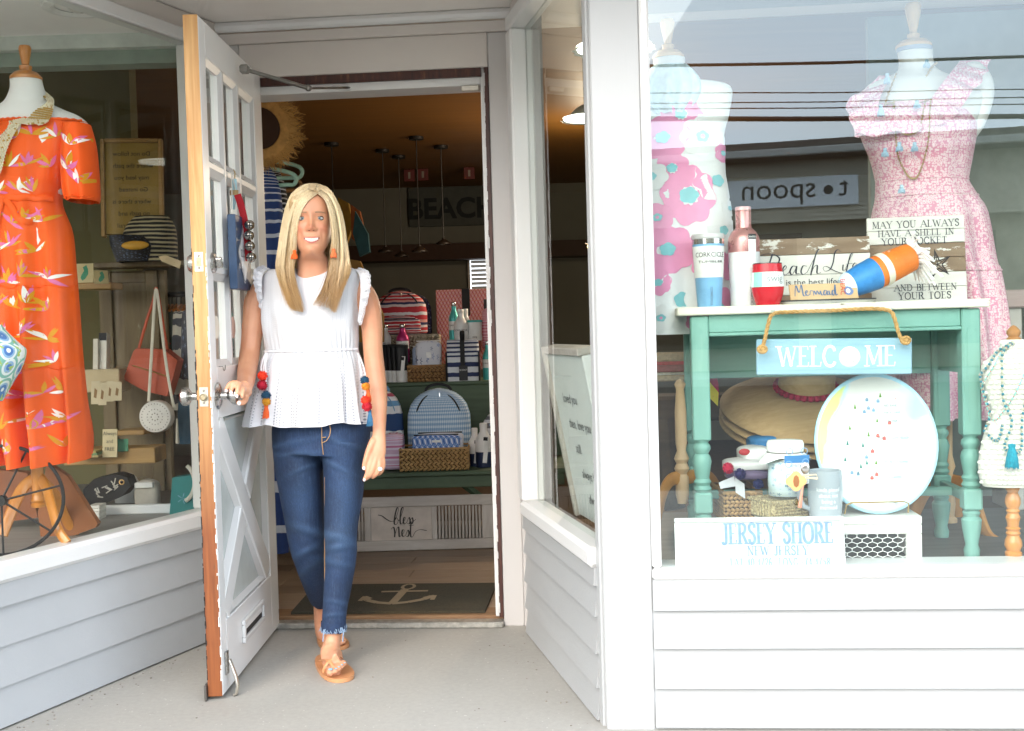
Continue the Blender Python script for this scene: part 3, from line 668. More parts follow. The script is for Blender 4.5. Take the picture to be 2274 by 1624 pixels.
# ================================================================ the woman in the doorway
def c6(x, y): return (499.6+.2051*x, 388.6+.2051*y)
def c7(x, y): return (499.6+.2393*x, 693.9+.2393*y)
def c3(x, y): return (582.9+.3248*x, 1027+.3248*y)
def skin_mat():
    t = MT('skin'); v = t.co()
    c_ = t.ramp(t.noise(v, 9, 5), [(.3, H('cd8f6e')), (.7, H('dca482'))])
    at = t.n('ShaderNodeAttribute'); at.attribute_name = 'tint'; c_ = t.mix(at.outputs['Alpha'], c_, at.outputs['Color'])
    t.bump(t.noise(v, 260, 3), .12, .0006)
    m = t.fin(c_, .42, Subsurface_Weight=.12, Subsurface_Scale=.02)
    t.b.inputs['Subsurface Radius'].default_value = (1, .35, .2); return m
m_skin = skin_mat(); m_nail = P('f3e4e2', .2, 0, .03)
PW = T('person', 'smiling blonde woman in white eyelet top and blue jeans holding the door knob', 'person', AZ(745, 1480, 0))
def tb(b, rows, n=14, k=5, cap=True):
    """limb through (px, py, Y, rx_m [, ry_m]) with elliptical section: rx across the picture, ry in depth"""
    rr = smooth_path([(r[0], r[1], r[2], r[3], r[4] if len(r) > 4 else r[3]) for r in rows], k)
    pts = [A(r[0], r[1], r[2]) for r in rr]; N = len(pts); vs = []
    for i, p in enumerate(pts):
        t = (pts[min(i+1, N-1)]-pts[max(i-1, 0)]).normalized()
        X = Vector((0, 1, 0)).cross(t)
        X = X.normalized() if X.length > .25 else Vector((1, 0, 0)); X = (X-t*X.dot(t)).normalized(); Yv = t.cross(X)
        for j in range(n):
            a = 2*pi*j/n; vs.append(p+X*(cos(a)*rr[i][3])+Yv*(sin(a)*rr[i][4]))
    fs = [(i*n+j, i*n+(j+1) % n, (i+1)*n+(j+1) % n, (i+1)*n+j) for i in range(N-1) for j in range(n)]
    if cap: fs += [tuple(range(n))[::-1], tuple((N-1)*n+j for j in range(n))]
    b.add(vs, fs)
    if cap:
        for q in (0, -1): b.ball(pts[q], min(rr[q][3], rr[q][4])*.98, 10, 6)
def fuse(b, voxel, it=4, fac=.5):
    """closed lumps -> one continuous skin"""
    me = bpy.data.meshes.new('f'); me.from_pydata(b.v, [], b.f); o = bpy.data.objects.new('f', me); col.objects.link(o)
    bm = bmesh.new(); bm.from_mesh(me); bmesh.ops.recalc_face_normals(bm, faces=bm.faces[:]); bm.to_mesh(me); bm.free()
    r = o.modifiers.new('r', 'REMESH'); r.mode = 'VOXEL'; r.voxel_size = voxel; r.adaptivity = 0
    s_ = o.modifiers.new('s', 'SMOOTH'); s_.factor = fac; s_.iterations = it
    ev = bpy.data.meshes.new_from_object(o.evaluated_get(bpy.context.evaluated_depsgraph_get()))
    out_ = ([v.co.copy() for v in ev.vertices], [tuple(p.vertices) for p in ev.polygons])
    bpy.data.objects.remove(o); bpy.data.meshes.remove(me); bpy.data.meshes.remove(ev); return out_
bd = B()
# trunk under the clothes, neck, shoulders
tb(bd, [(692, 900, 3.79, .10, .075), (692, 800, 3.78, .105, .075), (692, 700, 3.77, .118, .088), (692, 648, 3.77, .125, .075), (692, 622, 3.77, .1, .058), (692, 600, 3.77, .05, .045), (692, 575, 3.755, .038, .038)])
# arm reaching to the door knob
tb(bd, [(640, 633, 3.78, .045), (596, 640, 3.78, .043), (572, 668, 3.775, .043), (563, 715, 3.765, .037), (557, 765, 3.75, .0335), (553, 795, 3.73, .033), (549, 822, 3.68, .032), (546, 848, 3.6, .028), (545, 862, 3.53, .0215, .0215), (544, 869, 3.49, .02, .024)])
# arm hanging straight
tb(bd, [(740, 636, 3.78, .045), (785, 640, 3.78, .043), (812, 668, 3.775, .043), (825, 720, 3.775, .0365), (828, 775, 3.77, .033), (833, 825, 3.76, .0335), (840, 875, 3.74, .03), (842, 920, 3.715, .025), (842, 958, 3.695, .0215, .018), (841, 976, 3.688, .024, .015), (838, 1003, 3.68, .0285, .015), (835, 1016, 3.678, .0265, .014)])
def finger(rows, r0=.0088, r1=.0066):
    n = len(rows); tb(bd, [(x, y, Y, r0+(r1-r0)*i/(n-1)) for i, (x, y, Y) in enumerate(rows)], 9, 4)
# hand on the knob: back of the hand, four fingers over it, thumb beneath
tb(bd, [(545, 864, 3.5, .021, .025), (536, 864, 3.475, .02, .032), (528, 862, 3.46, .016, .034)], 12)
finger([(530, 860, 3.43), (521, 851, 3.425), (510, 853, 3.422), (502, 866, 3.42)])
finger([(533, 861, 3.445), (526, 850, 3.43), (518, 853, 3.418), (513, 870, 3.41)], .0092)
finger([(537, 863, 3.455), (534, 855, 3.43), (529, 860, 3.41), (526, 878, 3.402)])
finger([(541, 868, 3.46), (542, 863, 3.437), (540, 868, 3.418), (538, 882, 3.41)], .008, .006)
finger([(546, 872, 3.47), (545, 888, 3.45), (538, 895, 3.43), (530, 895, 3.42)], .011, .008)
# hand at her side
finger([(828, 1008, 3.672), (823, 1026, 3.664), (818, 1045, 3.66), (809, 1066, 3.655)], .0095, .0068)
finger([(835, 1014, 3.672), (831, 1034, 3.662), (824, 1052, 3.66), (814, 1063, 3.663)], .0095, .007)
finger([(842, 1014, 3.676), (843, 1034, 3.666), (838, 1050, 3.664), (828, 1060, 3.67)], .0092, .007)
finger([(848, 1010, 3.684), (852, 1028, 3.676), (848, 1046, 3.672), (840, 1054, 3.68)], .0082, .0062)
finger([(829, 978, 3.68), (819, 1000, 3.668), (812, 1022, 3.662), (808, 1040, 3.66)], .0125, .0078)
# lower legs and feet
tb(bd, [(742, 1365, 3.69, .025, .03), (741, 1385, 3.69, .027, .032), (738, 1420, 3.685, .0275, .034), (735, 1445, 3.67, .031, .042), (738, 1463, 3.63, .037, .032), (743, 1475, 3.585, .043, .021), (747, 1481, 3.555, .043, .014)], 14)
tb(bd, [(727, 1444, 3.73, .024), (730, 1461, 3.70, .027, .02), (738, 1474, 3.62, .032, .014)], 12)
for (x, y, Y, r0), (x1, y1, Y1, r1) in (((734, 1484, 3.56, .0125), (733.5, 1493, 3.517, .0135)), ((744, 1481, 3.56, .0095), (745.5, 1490, 3.517, .0095)), ((751, 1479, 3.565, .009), (753, 1485, 3.527, .0088)), ((757, 1476, 3.57, .0085), (759.5, 1480, 3.538, .0082)), ((761.5, 1472, 3.578, .008), (765.5, 1474.5, 3.552, .0076))):
    tb(bd, [(x, y, Y, r0), ((x+x1)/2, (y+y1)/2-2.2, (Y+Y1)/2, r0), (x1, y1, Y1, r1)], 9, 3)
tb(bd, [(713, 1325, 4.01, .026, .03), (713, 1345, 4.02, .027, .031), (714, 1385, 4.03, .026, .03), (722, 1408, 4.01, .031, .036), (738, 1420, 3.97, .036, .024), (748, 1426, 3.94, .037, .015)], 14)
for i, (x, Y) in enumerate(((744, 3.885), (752, 3.885), (758, 3.89), (763, 3.897))):
    tb(bd, [(x-2, 1425, 3.94, .012-.001*i), (x, 1430-i*1.5, Y, .0125-.0012*i)], 9, 3)
V_, F_ = fuse(bd, .0036, 3)
b = B(); b.add(V_, F_); nbody = len(V_)
# head: rings from the neck to the crown, with modelled features
HC = A(693.5, 567, 3.70); RH = Matrix.Rotation(.168, 3, 'Z')   # the head is turned to the camera
rows = [(-.125, -.10, .064, .032, .07), (-.09, -.07, .0525, .022, .062), (-.05, -.03, .0485, .021, .062), (-.022, -.006, .0485, .034, .066), (-.009, .014, .042, .068, .071), (.001, .026, .040, .0885, .074), (.016, .038, .0485, .0945, .078), (.043, .055, .0585, .0945, .084), (.066, .07, .0635, .0930, .091), (.09, .09, .067, .0915, .097), (.115, .115, .069, .0895, .101), (.14, .14, .0705, .0915, .103), (.168, .168, .0695, .0875, .102), (.192, .192, .062, .072, .092), (.21, .21, .046, .05, .07), (.221, .221, .025, .026, .038), (.2245, .2245, .002, .002, .003)]
hr = smooth_path(rows, 7)
def gs(x, z, cx, cz, sx, sz): return math.exp(-((x-cx)/sx)**2-((z-cz)/sz)**2)
def feat(x, z):
    ax = abs(x); d = 0
    d += .0075*gs(x, z, 0, .112, .0068, .018)+.0135*gs(x, z, 0, .09, .0078, .013)+.0145*gs(x, z, 0, .0795, .0098, .0085)
    d += .0085*gs(ax, z, .0125, .0755, .0062, .0062)-.003*gs(ax, z, .0185, .071, .004, .005)
    d -= .0065*gs(ax, z, .0285, .111, .0145, .0085); d -= .004*gs(ax, z, .016, .116, .006, .008)
    d += .0035*gs(ax, z, .029, .134, .018, .007)
    d += .0065*gs(ax, z, .041, .083, .015, .015)
    d -= .0035*gs(ax, z, .0335, .058, .0045, .017)
    d += .0035*gs(x, z, 0, .0555, .021, .005)+.003*gs(x, z, 0, .034, .017, .005)-.0035*gs(x, z, 0, .0265, .016, .0045)
    d -= .0015*gs(x, z, 0, .064, .0035, .006)
    d += .006*gs(x, z, 0, .011, .015, .011)
    return d
NU = 120; vs_ = []; tint = []
for (zf, zb, wx, ff, fb) in hr:
    for j in range(NU):
        a = 2*pi*j/NU; ca = cos(a); sa = sin(a)
        f = (ff if ca > 0 else fb)*(abs(ca)**.92)*(1 if ca > 0 else -1); x = wx*(abs(sa)**.9)*(1 if sa > 0 else -1)
        z = zb+(zf-zb)*(.5+.5*ca)
        if ca > 0: f += feat(x, z)*min(1, ca*2.2)
        vs_.append(HC+RH @ Vector((x, -f, z)))
        ch = .5*gs(abs(x), z, .04, .08, .016, .016)+.35*gs(x, z, 0, .08, .011, .009)+.1*gs(x, z, 0, .16, .04, .03) if ca > 0 else 0
        sh = (.1*gs(abs(x), z, .03, .107, .014, .006)) if ca > 0 else 0
        tint.append((*H('c05f48'), min(.6, ch)) if ch > sh else (*H('9a5a44'), sh))
n0 = len(b.v); M_ = len(hr); vs_head = vs_
b.add(vs_, [(i*NU+j, i*NU+(j+1) % NU, (i+1)*NU+(j+1) % NU, (i+1)*NU+j) for i in range(M_-1) for j in range(NU)])
b.f.append((n0, n0+1, min(range(nbody), key=lambda i: (Vector(b.v[i])-Vector(b.v[n0])).length))); b.mi.append(0)
o_body = b.build('body', m_skin, PW, 180)
ca_ = o_body.data.color_attributes.new('tint', 'FLOAT_COLOR', 'POINT')
for i in range(len(ca_.data)): ca_.data[i].color = tint[i-n0] if n0 <= i < n0+len(tint) else (0, 0, 0, 0)
def hp(x, f, z): return HC+RH @ Vector((x, -f, z))
def face_f(x, z):
    """how far forward the face surface lies at (x, z)"""
    best = .09
    for i in range(len(hr)-1):
        if hr[i][0] <= z <= hr[i+1][0]:
            t_ = (z-hr[i][0])/(hr[i+1][0]-hr[i][0]+1e-9); wx = hr[i][2]+(hr[i+1][2]-hr[i][2])*t_; ff = hr[i][3]+(hr[i+1][3]-hr[i][3])*t_
            sa = min(.99, (abs(x)/wx)**(1/.9)); best = ff*(max(0, 1-sa*sa)**.5)**.92
    return best+feat(x, z)
m_scl = P('e9e6e4', .15, 0, .03); m_iris = P('7d8a8c', .2, 0, .2, 300); m_pup = P((.01, .01, .01), .1); m_lash = P('5a4032', .6); m_brow = P('a98466', .8)
for sx in (-1, 1):
    ex, ez = sx*.0272, .1115; ff = face_f(ex, ez)
    b = B(); c = hp(ex, ff-.0092, ez); b.ball(c, .0127, 20, 14); e_ = b.build('eye', m_scl, PW)
    b = B(); b.lathe([(0, .0018), (.0035, .0014), (.0056, 0)], c+RH @ Vector((-sx*.0002, -.0121, .0)), 16, Matrix.Rotation(radians(90), 3, 'X'), cap=False); b.build('iris', m_iris, e_)
    b = B(); b.lathe([(0, .0022), (.0024, .002)], c+RH @ Vector((-sx*.0002, -.0122, 0)), 12, Matrix.Rotation(radians(90), 3, 'X'), cap=False); b.build('pupil', m_pup, e_)
    b = B()
    def lid(u, v, up=1):       # skin lid over the upper part of the eyeball
        a = (u-.5)*2.5; x = .0130*sin(a); cut = .0050*(1-(a/1.25)**2)-.0002
        z = cut+(.0115-cut)*v if up > 0 else -.0043*(1-(a/1.25)**2)-(.0115-.0043)*v
        r2 = .01335**2-x*x-z*z
        return c+RH @ Vector((x, -math.sqrt(max(r2, 1e-6)), z))
    b.grid(lambda u, v: lid(u, v), 14, 6); b.grid(lambda u, v: lid(u, v, -1), 14, 6); b.build('eyelid', m_skin, PW, 180)
    b = B(); b.tube([lid(u/12, 0)+Vector((0, -.0008, 0)) for u in range(13)], [.0004+.0005*sin(pi*u/12) for u in range(13)], 6); b.build('eyelashes', m_lash, PW)
    b = B(); pts = []
    for i in range(9):
        u = i/8; x = sx*(.013+.034*u); z = .1262+.0048*sin(pi*(.25+.6*u))-.001*u; pts.append(hp(x, face_f(x, z)+.0002, z))
    b.tube(pts, [.0018, .0028, .0031, .003, .0028, .0025, .002, .0015, .0008], 6, flat=.45, up=(0, 1, 0)); b.build('eyebrow', m_brow, PW)
    b = B(); x = sx*.0068; b.ball(hp(x, face_f(x, .0718)-.0008, .0712), .0026, 8, 6, (1.2, .7, .6)); b.build('nostril', P('5a2a20', .7), PW)
# smile: teeth, lips
def mo(u, k): # u -1..1 along the mouth, k -1 lower edge .. 1 upper edge of the opening
    x = .0248*u; zc = .0415+.0068*u*u; h = (.0058 if k > 0 else .0062)*(1-abs(u)**2.2)
    return x, zc+h*k
b = B(); b.grid(lambda u, v: hp(mo(u*2-1, v*2-1)[0], face_f(mo(u*2-1, 0)[0], .045)+.0022, mo(u*2-1, v*2-1)[1]), 16, 4); b.build('mouth_opening', P('5a1f1c', .5), PW)
for i in range(8):
    x = (i-3.5)*.0051; wd = .0056 if i in (3, 4) else .0054; hh = .0112 if i in (3, 4) else .0104
    u = x/.0248; zc = .0415+.0068*u*u+.0005
    b = B(); b.box(hp(x, face_f(x, .045)+.0026, zc-.0001), (wd, .003, hh*(1-abs(u)**3)), .0009, RH); b.build('tooth', P('e2ddd2', .15, 0, .02), PW)
for k, r_, nm in ((1, .0019, 'upper_lip'), (-1, .0025, 'lower_lip')):
    b = B(); pts = []; rad = []
    for i in range(15):
        u = -1+2*i/14; x, z = mo(u*1.04, k) if abs(u) < .97 else mo(u*1.04, 0)
        dip = -.0012*math.exp(-(u/.16)**2) if k > 0 else 0
        pts.append(hp(x, face_f(x, .045)+.0028, z+k*r_*.6+dip)); rad.append(r_*(.35+.65*(1-abs(u)**2.5)))
    b.tube(pts, rad, 8, flat=.75, up=(0, 1, 0)); b.build(nm, P('c8746a', .3, 0, .05), PW, 180)
# finger and toe nails
for (x, y, Y, w_) in ((502, 868, 3.4115, .0048), (513, 872, 3.4015, .005), (526, 880, 3.3935, .0048), (531, 895.5, 3.411, .006), (808, 1040, 3.651, .0055), (809, 1066, 3.6475, .0045)):
    b = B(); b.ball(A(x, y, Y), w_, 10, 6, (.95, .35, 1.15)); b.build('fingernail', m_nail, PW, 180)
m_toe = P('8fb9c9', .2, 0, .04)
for (x, y, Y, w_) in ((734, 1486.5, 3.508, .0075), (745.5, 1485, 3.510, .0045), (753, 1481, 3.521, .004), (759.5, 1476.5, 3.532, .0036), (765.5, 1471.5, 3.546, .0032), (744, 1423, 3.873, .005)):
    b = B(); b.ball(A(x, y, Y), w_, 10, 6, (1, .8, .45)); b.build('toenail', m_toe, PW, 180)
rg = B(); rg.lathe([(.0088, -.0015), (.0098, 0), (.0088, .0015)], A(843, 1038, 3.666), 14, Matrix.Rotation(.2, 3, 'Y')); ring = rg.build('ring', P('d8d8dc', .12, 1), PW)
b = B()
for i in range(7): b.ball(A(844+3.4*cos(i*1.05)*(i > 0), 1042+3.2*sin(i*1.05)*(i > 0), 3.654), .0028, 6, 4)
b.build('ring_stones', P('f2f4f8', .05, .6), ring, kind='stuff')
# ---------------------------------------------------------------- jeans
def denim():
    t = MT('denim'); v = t.co(); n1 = t.noise(v, 6, 5)
    c_ = t.ramp(n1, [(.3, H('15243c')), (.7, H('223a5e'))])
    at = t.n('ShaderNodeAttribute'); at.attribute_name = 'tint'; c_ = t.mix(at.outputs['Alpha'], c_, at.outputs['Color'])
    tw = t.noise(t.co(scale=(900, 900, 130)), 1, 3, .7); c_ = t.mix(.42, c_, t.ramp(tw, [(.32, (.12, .12, .14)), (.7, (1, 1, 1))]), 'OVERLAY')
    sl = t.noise(t.co(scale=(260, 260, 14)), 1, 4, .7); c_ = t.mix(t.ramp(sl, [(.5, (0, 0, 0)), (.8, (.14, .14, .14))]), c_, H('7f97b5'))
    t.bump(tw, .3, .0008); return t.fin(c_, .8)
m_den = denim()
jb = B()
tb(jb, [(716, 925, 3.79, .165, .118), (713, 965, 3.79, .164, .124), (711, 1005, 3.79, .158, .124)], 28, cap=False)
o_ = len(jb.v); jb.f.append(tuple(range(28))[::-1]); jb.mi.append(0); jb.f.append(tuple(range(o_-28, o_))); jb.mi.append(0)
tb(jb, [(765, 985, 3.785, .081, .115), (764, 1030, 3.775, .07, .10), (763, 1092, 3.755, .0655, .086), (758, 1157, 3.735, .057, .072), (757, 1195, 3.72, .0535, .064), (757, 1240, 3.725, .0512, .062), (750, 1303, 3.715, .0455, .056), (744, 1350, 3.70, .0405, .047), (741, 1390, 3.69, .039, .043)], 22)
tb(jb, [(660, 985, 3.80, .081, .115), (663, 1030, 3.80, .079, .105), (670, 1092, 3.81, .074, .09), (677, 1157, 3.815, .0665, .078), (682, 1205, 3.825, .0615, .07), (692, 1250, 3.87, .055, .064), (705, 1300, 3.94, .047, .055), (713, 1330, 3.98, .039, .045)], 22)
V_, F_ = fuse(jb, .0048, 5)
V2 = []; tj = []
def cpx(p):
    q = p-CAM; z = q.dot(_f); return 1137+FPX*q.dot(_r)/z, 812-FPX*q.dot(_u)/z
cr = [(742, 1190, 60, 9, .0035, .25), (750, 1215, 60, 8, .004, -.15), (745, 1250, 55, 8, .003, .2), (690, 1180, 60, 10, .003, .3), (680, 1225, 50, 9, .0045, -.5), (690, 1260, 50, 9, .0035, -.6), (640, 985, 70, 7, .0035, -.18), (770, 985, 60, 7, .003, .3), (690, 1035, 50, 6, .003, -.4), (745, 1035, 50, 6, .003, .45), (760, 1340, 40, 6, .0025, .2), (748, 1365, 40, 5, .0025, -.1), (640, 1010, 60, 6, .002, -.1)]
for p in V_:
    x, y = cpx(p); d = 0; lt = 0
    if p.y < 3.86:
        for (cx, cy, sx, sy, am, sl) in cr:
            e = (y-cy-sl*(x-cx))/sy; g_ = math.exp(-((x-cx)/sx)**2)
            d += am*g_*(math.exp(-e*e)-.6*math.exp(-(e-1.6)**2)); lt += .55*g_*math.exp(-e*e)
        lt += .5*math.exp(-((x-768)/26)**2-((y-1110)/90)**2)+.45*math.exp(-((x-672)/28)**2-((y-1100)/80)**2)+.4*math.exp(-((x-757)/24)**2-((y-1200)/40)**2)
    V2.append(p+Vector((0, -d*1.2, d*.4))); tj.append(min(.25, lt*.24))
b = B(); b.add(V2, F_); jeans = b.build('jeans', m_den, PW, 180)
ca_ = jeans.data.color_attributes.new('tint', 'FLOAT_COLOR', 'POINT'); hc = H('5b7ea6')
for i, t_ in enumerate(tj): ca_.data[i].color = (*hc, t_)
m_thr = P('b08a5a', .8)
b = B()
def on(x, y, Y): return A(x, y, Y)
b.tube([on(721, y, Y) for y, Y in ((1060, 3.715), (1120, 3.713), (1183, 3.715), (1238, 3.708), (1303, 3.695), (1383, 3.665))], .0012, 5); b.build('seam', m_thr, jeans)
b = B(); b.tube([on(x, y, Y) for x, y, Y in ((731, 938, 3.664), (734, 955, 3.661), (732, 968, 3.660), (725, 979, 3.660), (715, 984, 3.661))], .0013, 5); b.tube([on(714, 940, 3.664), on(715, 984, 3.661), on(718, 1010, 3.664)], .0013, 5); b.tube([on(715, 972, 3.6605), on(724, 971, 3.66)], .0013, 5); b.build('fly_stitching', m_thr, jeans)
random.seed(3); b = B()
for i in range(70):
    a = pi*random.uniform(-.1, 1.1); c = A(741, 1396, 3.69)+Vector((.04*cos(a), -.043*sin(a), 0)); b.tube([c+Vector((0, 0, .012)), c+Vector((random.gauss(0, .003), -.002, .002)), c+Vector((random.gauss(0, .004), -.003, -.004-random.random()*.004))], .0009, 4)
for x in (720, 764): b.tube([A(x, 1398, 3.655), A(x-2, 1412, 3.65), A(x-3, 1425, 3.652)], .002, 5)
b.build('frayed_hem', P('8fa6c0', .9), jeans, kind='stuff')
b = B(); b.lathe([(.0405, 0), (.0412, .006), (.0408, .028), (.0400, .032)], A(741, 1400, 3.69), 26, sy=1.1, cap=False); b.build('cuff', P('1f3353', .8, var=.2, scale=60), jeans)
# ---------------------------------------------------------------- white eyelet top
def eyelet():
    t = MT('eyelet_cotton'); uv = t.sep(t.co('UV')); N = 118
    cu = t.math('MULTIPLY', uv[0], N); fu = t.math('SUBTRACT', t.math('FRACT', cu), .5); iu = t.math('FLOOR', cu)
    wn = t.n('ShaderNodeTexWhiteNoise'); wn.noise_dimensions = '1D'; t.l(iu, wn.inputs['W']); rnd = wn.outputs['Value']
    fv = t.math('SUBTRACT', t.math('FRACT', t.math('ADD', t.math('MULTIPLY', uv[1], 84), rnd)), .5)
    d = t.math('SQRT', t.math('ADD', t.math('POWER', t.math('MULTIPLY', fu, 1.05), 2), t.math('POWER', t.math('MULTIPLY', fv, .85), 2)))
    dot = t.math('LESS_THAN', d, t.math('MULTIPLY', rnd, .33)); use = t.math('GREATER_THAN', rnd, .42)
    lowr = t.math('MAXIMUM', .16, t.math('SUBTRACT', 1.0, t.math('MULTIPLY', uv[1], 2.0)))
    k = t.math('MULTIPLY', t.math('MULTIPLY', dot, use), lowr)
    c_ = t.mix(t.math('MULTIPLY', k, .75), H('dcdce0'), H('535c6c'))
    t.bump(t.math('ADD', t.math('MULTIPLY', d, 1.2), t.math('MULTIPLY', t.noise(t.co(), 350, 2), .4)), .35, .0015)
    return t.fin(c_, .85)
m_eye = eyelet(); m_wht = P('e2e2e6', .85, 0, .02, bump=.5, bscale=500)
brow = smooth_path([(598, 600, 782, .078, .05), (607, 588, 796, .09, .075), (630, 583, 801, .1, .095), (662, 583, 800, .108, .1), (700, 584, 797, .122, .1), (730, 585, 795, .118, .098), (758, 588, 795, .107, .095), (776, 592, 794, .1, .092), (784, 590, 795, .102, .093), (805, 580, 802, .112, .1), (850, 571, 811, .126, .112), (900, 562, 816, .136, .122), (938, 557, 820, .143, .13)], 6)
NB = 160
def bl_pt(u, row, i):
    y, xl, xr, df_, db_ = row; a = 2*pi*u
    pe = max(0, (y-778)/160); fo = pe*(.009*sin(13*a+.6)+.007*sin(8*a+1.9)+.005*sin(21*a))
    up = max(0, 1-abs(y-778)/60)*.0028*sin(46*a)+max(0, 1-abs(y-710)/80)*.0045*sin(9*a+1+.02*y)*(1 if sin(a) > 0 else .3)
    cx = (xl+xr)/2; hw = (xr-xl)/2; yy = y
    if y < 640: yy = y+14*max(0, sin(a))**6*max(0, 1-(y-598)/42)*(1 if abs(cos(a)) < .45 else 0)
    if y > 930: yy = y+3*sin(5*a)+2*sin(11*a)
    p = A(cx, yy, 3.77); ws = S(hw, 3.77)
    d_ = df_ if sin(a) > 0 else db_
    sq = .82
    x = ws*(abs(cos(a))**sq)*(1 if cos(a) > 0 else -1); f = d_*(abs(sin(a))**sq)*(1 if sin(a) > 0 else -1)
    r = 1+(fo+up)/.12
    return p+Vector((x*r, -f*r, 0))
b = B(); M_ = len(brow)
vs_ = [bl_pt(j/NB, brow[i], i) for i in range(M_) for j in range(NB+1)]
b.add(vs_, [(i*(NB+1)+j, i*(NB+1)+j+1, (i+1)*(NB+1)+j+1, (i+1)*(NB+1)+j) for i in range(M_-1) for j in range(NB)], [(j/NB, 1-i/(M_-1)) for i in range(M_) for j in range(NB+1)])
b.add([bl_pt(j/NB, brow[0], 0) for j in range(NB)]+[A(691, 597, 3.77)], [(j, (j+1) % NB, NB) for j in range(NB)], [(0, 0)]*(NB+1))
blouse = b.build('blouse', m_eye, PW, 180)
wi = min(range(M_), key=lambda i: abs(brow[i][0]-777))
b = B(); b.tube([bl_pt(j/80, brow[wi], 0)*1.0+Vector((0, -.003, 0)) for j in range(0, 41)], .0042, 7); b.build('waist_cord', m_wht, blouse)
b = B(); b.tube([bl_pt(j/80, brow[M_-1], 0) for j in range(81)], .0022, 5); b.build('hem', m_wht, blouse)
# lace shoulder ruffles: strip with scalloped outer edge and little rings
m_lace = P('e2e2e6', .85, 0, .03, bump=.8, bscale=300)
for nm, inner, outer in (('l', [(600, 597, 3.77), (586, 607, 3.72), (582, 630, 3.70), (583, 655, 3.705), (586, 680, 3.73)], [(587, 593, 3.76), (570, 603, 3.72), (569, 628, 3.70), (574, 653, 3.705), (581, 683, 3.725)]),
                         ('r', [(782, 600, 3.77), (797, 609, 3.72), (801, 640, 3.70), (799, 672, 3.705), (794, 715, 3.73)], [(796, 598, 3.76), (815, 607, 3.72), (818, 636, 3.70), (812, 670, 3.705), (800, 720, 3.725)])):
    pi_ = smooth_path(inner, 14); po = smooth_path(outer, 14); n_ = len(pi_)-1
    def fn(u, v):
        i = min(int(u*n_), n_-1); t_ = u*n_-i; a = [pi_[i][q]+(pi_[i+1][q]-pi_[i][q])*t_ for q in range(3)]; c = [po[i][q]+(po[i+1][q]-po[i][q])*t_ for q in range(3)]
        sc_ = 1+.16*abs(sin(pi*u*11))*v; rf = .006*sin(2*pi*u*7)*v
        p0, p1 = A(*a), A(*c); p = p0+(p1-p0)*(v*sc_); return p+Vector((0, -.004+rf, 0))
    b = B(); b.grid(fn, 110, 6); lt_ = b.build('lace_ruffle', m_lace, blouse, 180)
    b = B()
    for i in range(44):
        u = (i+.5)/44; p = fn(u, 1.0); q = fn(u, .55); rr = .0042
        b.tube([p+Vector((rr*cos(a), -.001, rr*sin(a))) for a in [k*pi/4 for k in range(9)]], .0012, 4, cap=False)
        if i % 2 == 0: b.ball(q+Vector((0, -.0012, 0)), .0026, 6, 4, (1, .5, 1)); b.ball(fn(u, .25)+Vector((0, -.0012, 0)), .0018, 6, 4, (1, .5, 1))
    b.build('lace_loops', m_lace, lt_, kind='stuff')
# cords, pom-poms, tassels
def pom(x, y, Y, r, c, par):
    random.seed(int(x*7+y)); b = B(); c0 = A(x, y, Y); b.ball(c0, r*.86, 14, 9)
    for k in range(160):
        d = Vector((random.gauss(0, 1), random.gauss(0, 1), random.gauss(0, 1))).normalized(); b.tube([c0+d*r*.7, c0+d*r*1.04], [.0016, .0007], 3, cap=False)
    return b.build('pompom', P(c, .9, 0, .2), par)
def tassel(x, y0, y1, Y, r, c, par, name='tassel'):
    random.seed(int(x*5+y0)); b = B(); p = A(x, y0, Y); q = A(x, y1, Y); b.lathe([(0, 0), (r*.45, -.002), (r*.5, -.008), (r*.4, -.012)], p, 10)
    b.lathe([(r*.42, -.011), (r*.75, -(p.z-q.z)*.6), (r*.8, -(p.z-q.z)*.95), (0, -(p.z-q.z)*.96)], p, 12)
    for k in range(46):
        a = random.uniform(0, 2*pi); rr = r*random.uniform(.6, .95); b.tube([p+Vector((rr*.4*cos(a), rr*.4*sin(a), -.012)), p+Vector((rr*.8*cos(a), rr*.8*sin(a), -(p.z-q.z)*.6)), q+Vector((rr*cos(a), rr*sin(a), random.uniform(-.002, .003)))], .0011, 3, cap=False)
    return b.build(name, P(c, .85, 0, .2, 200), par)
for pts in ([(592, 784), (588, 800), (585, 830)], [(593, 784), (590, 815), (592, 860), (595, 872)], [(591, 783), (580, 815), (584, 850), (588, 858), (592, 850)], [(794, 784), (806, 810), (811, 833), (806, 838)], [(795, 784), (801, 820), (808, 855), (812, 886)]):
    b = B(); b.tube([A(x, y, 3.662) for x, y in smooth_path(pts, 4)], .0022, 6); b.build('drawstring', m_wht, blouse)
pom(583, 835, 3.655, .0165, 'd9391c', blouse); pom(582, 856, 3.652, .0175, 'a5152f', blouse)
pom(591, 879, 3.652, .0165, '1f4a66', blouse); pom(592, 892, 3.648, .0145, 'd99a2a', blouse); tassel(591, 897, 929, 3.65, .0145, 'e0602a', blouse)
pom(810, 845, 3.655, .015, '1f4a66', blouse); pom(812, 858, 3.65, .014, 'd98a2a', blouse); tassel(817, 864, 893, 3.655, .0125, 'e0602a', blouse)
pom(812, 889, 3.645, .016, 'd9391c', blouse); pom(815, 903, 3.64, .0165, 'b01c2c', blouse); tassel(821, 910, 946, 3.645, .0115, '3a6f94', blouse)
tassel(654, 555, 575, 3.635, .012, 'ef6a28', PW, 'earring'); tassel(741, 552, 572, 3.635, .012, 'ef7a48', PW, 'earring')
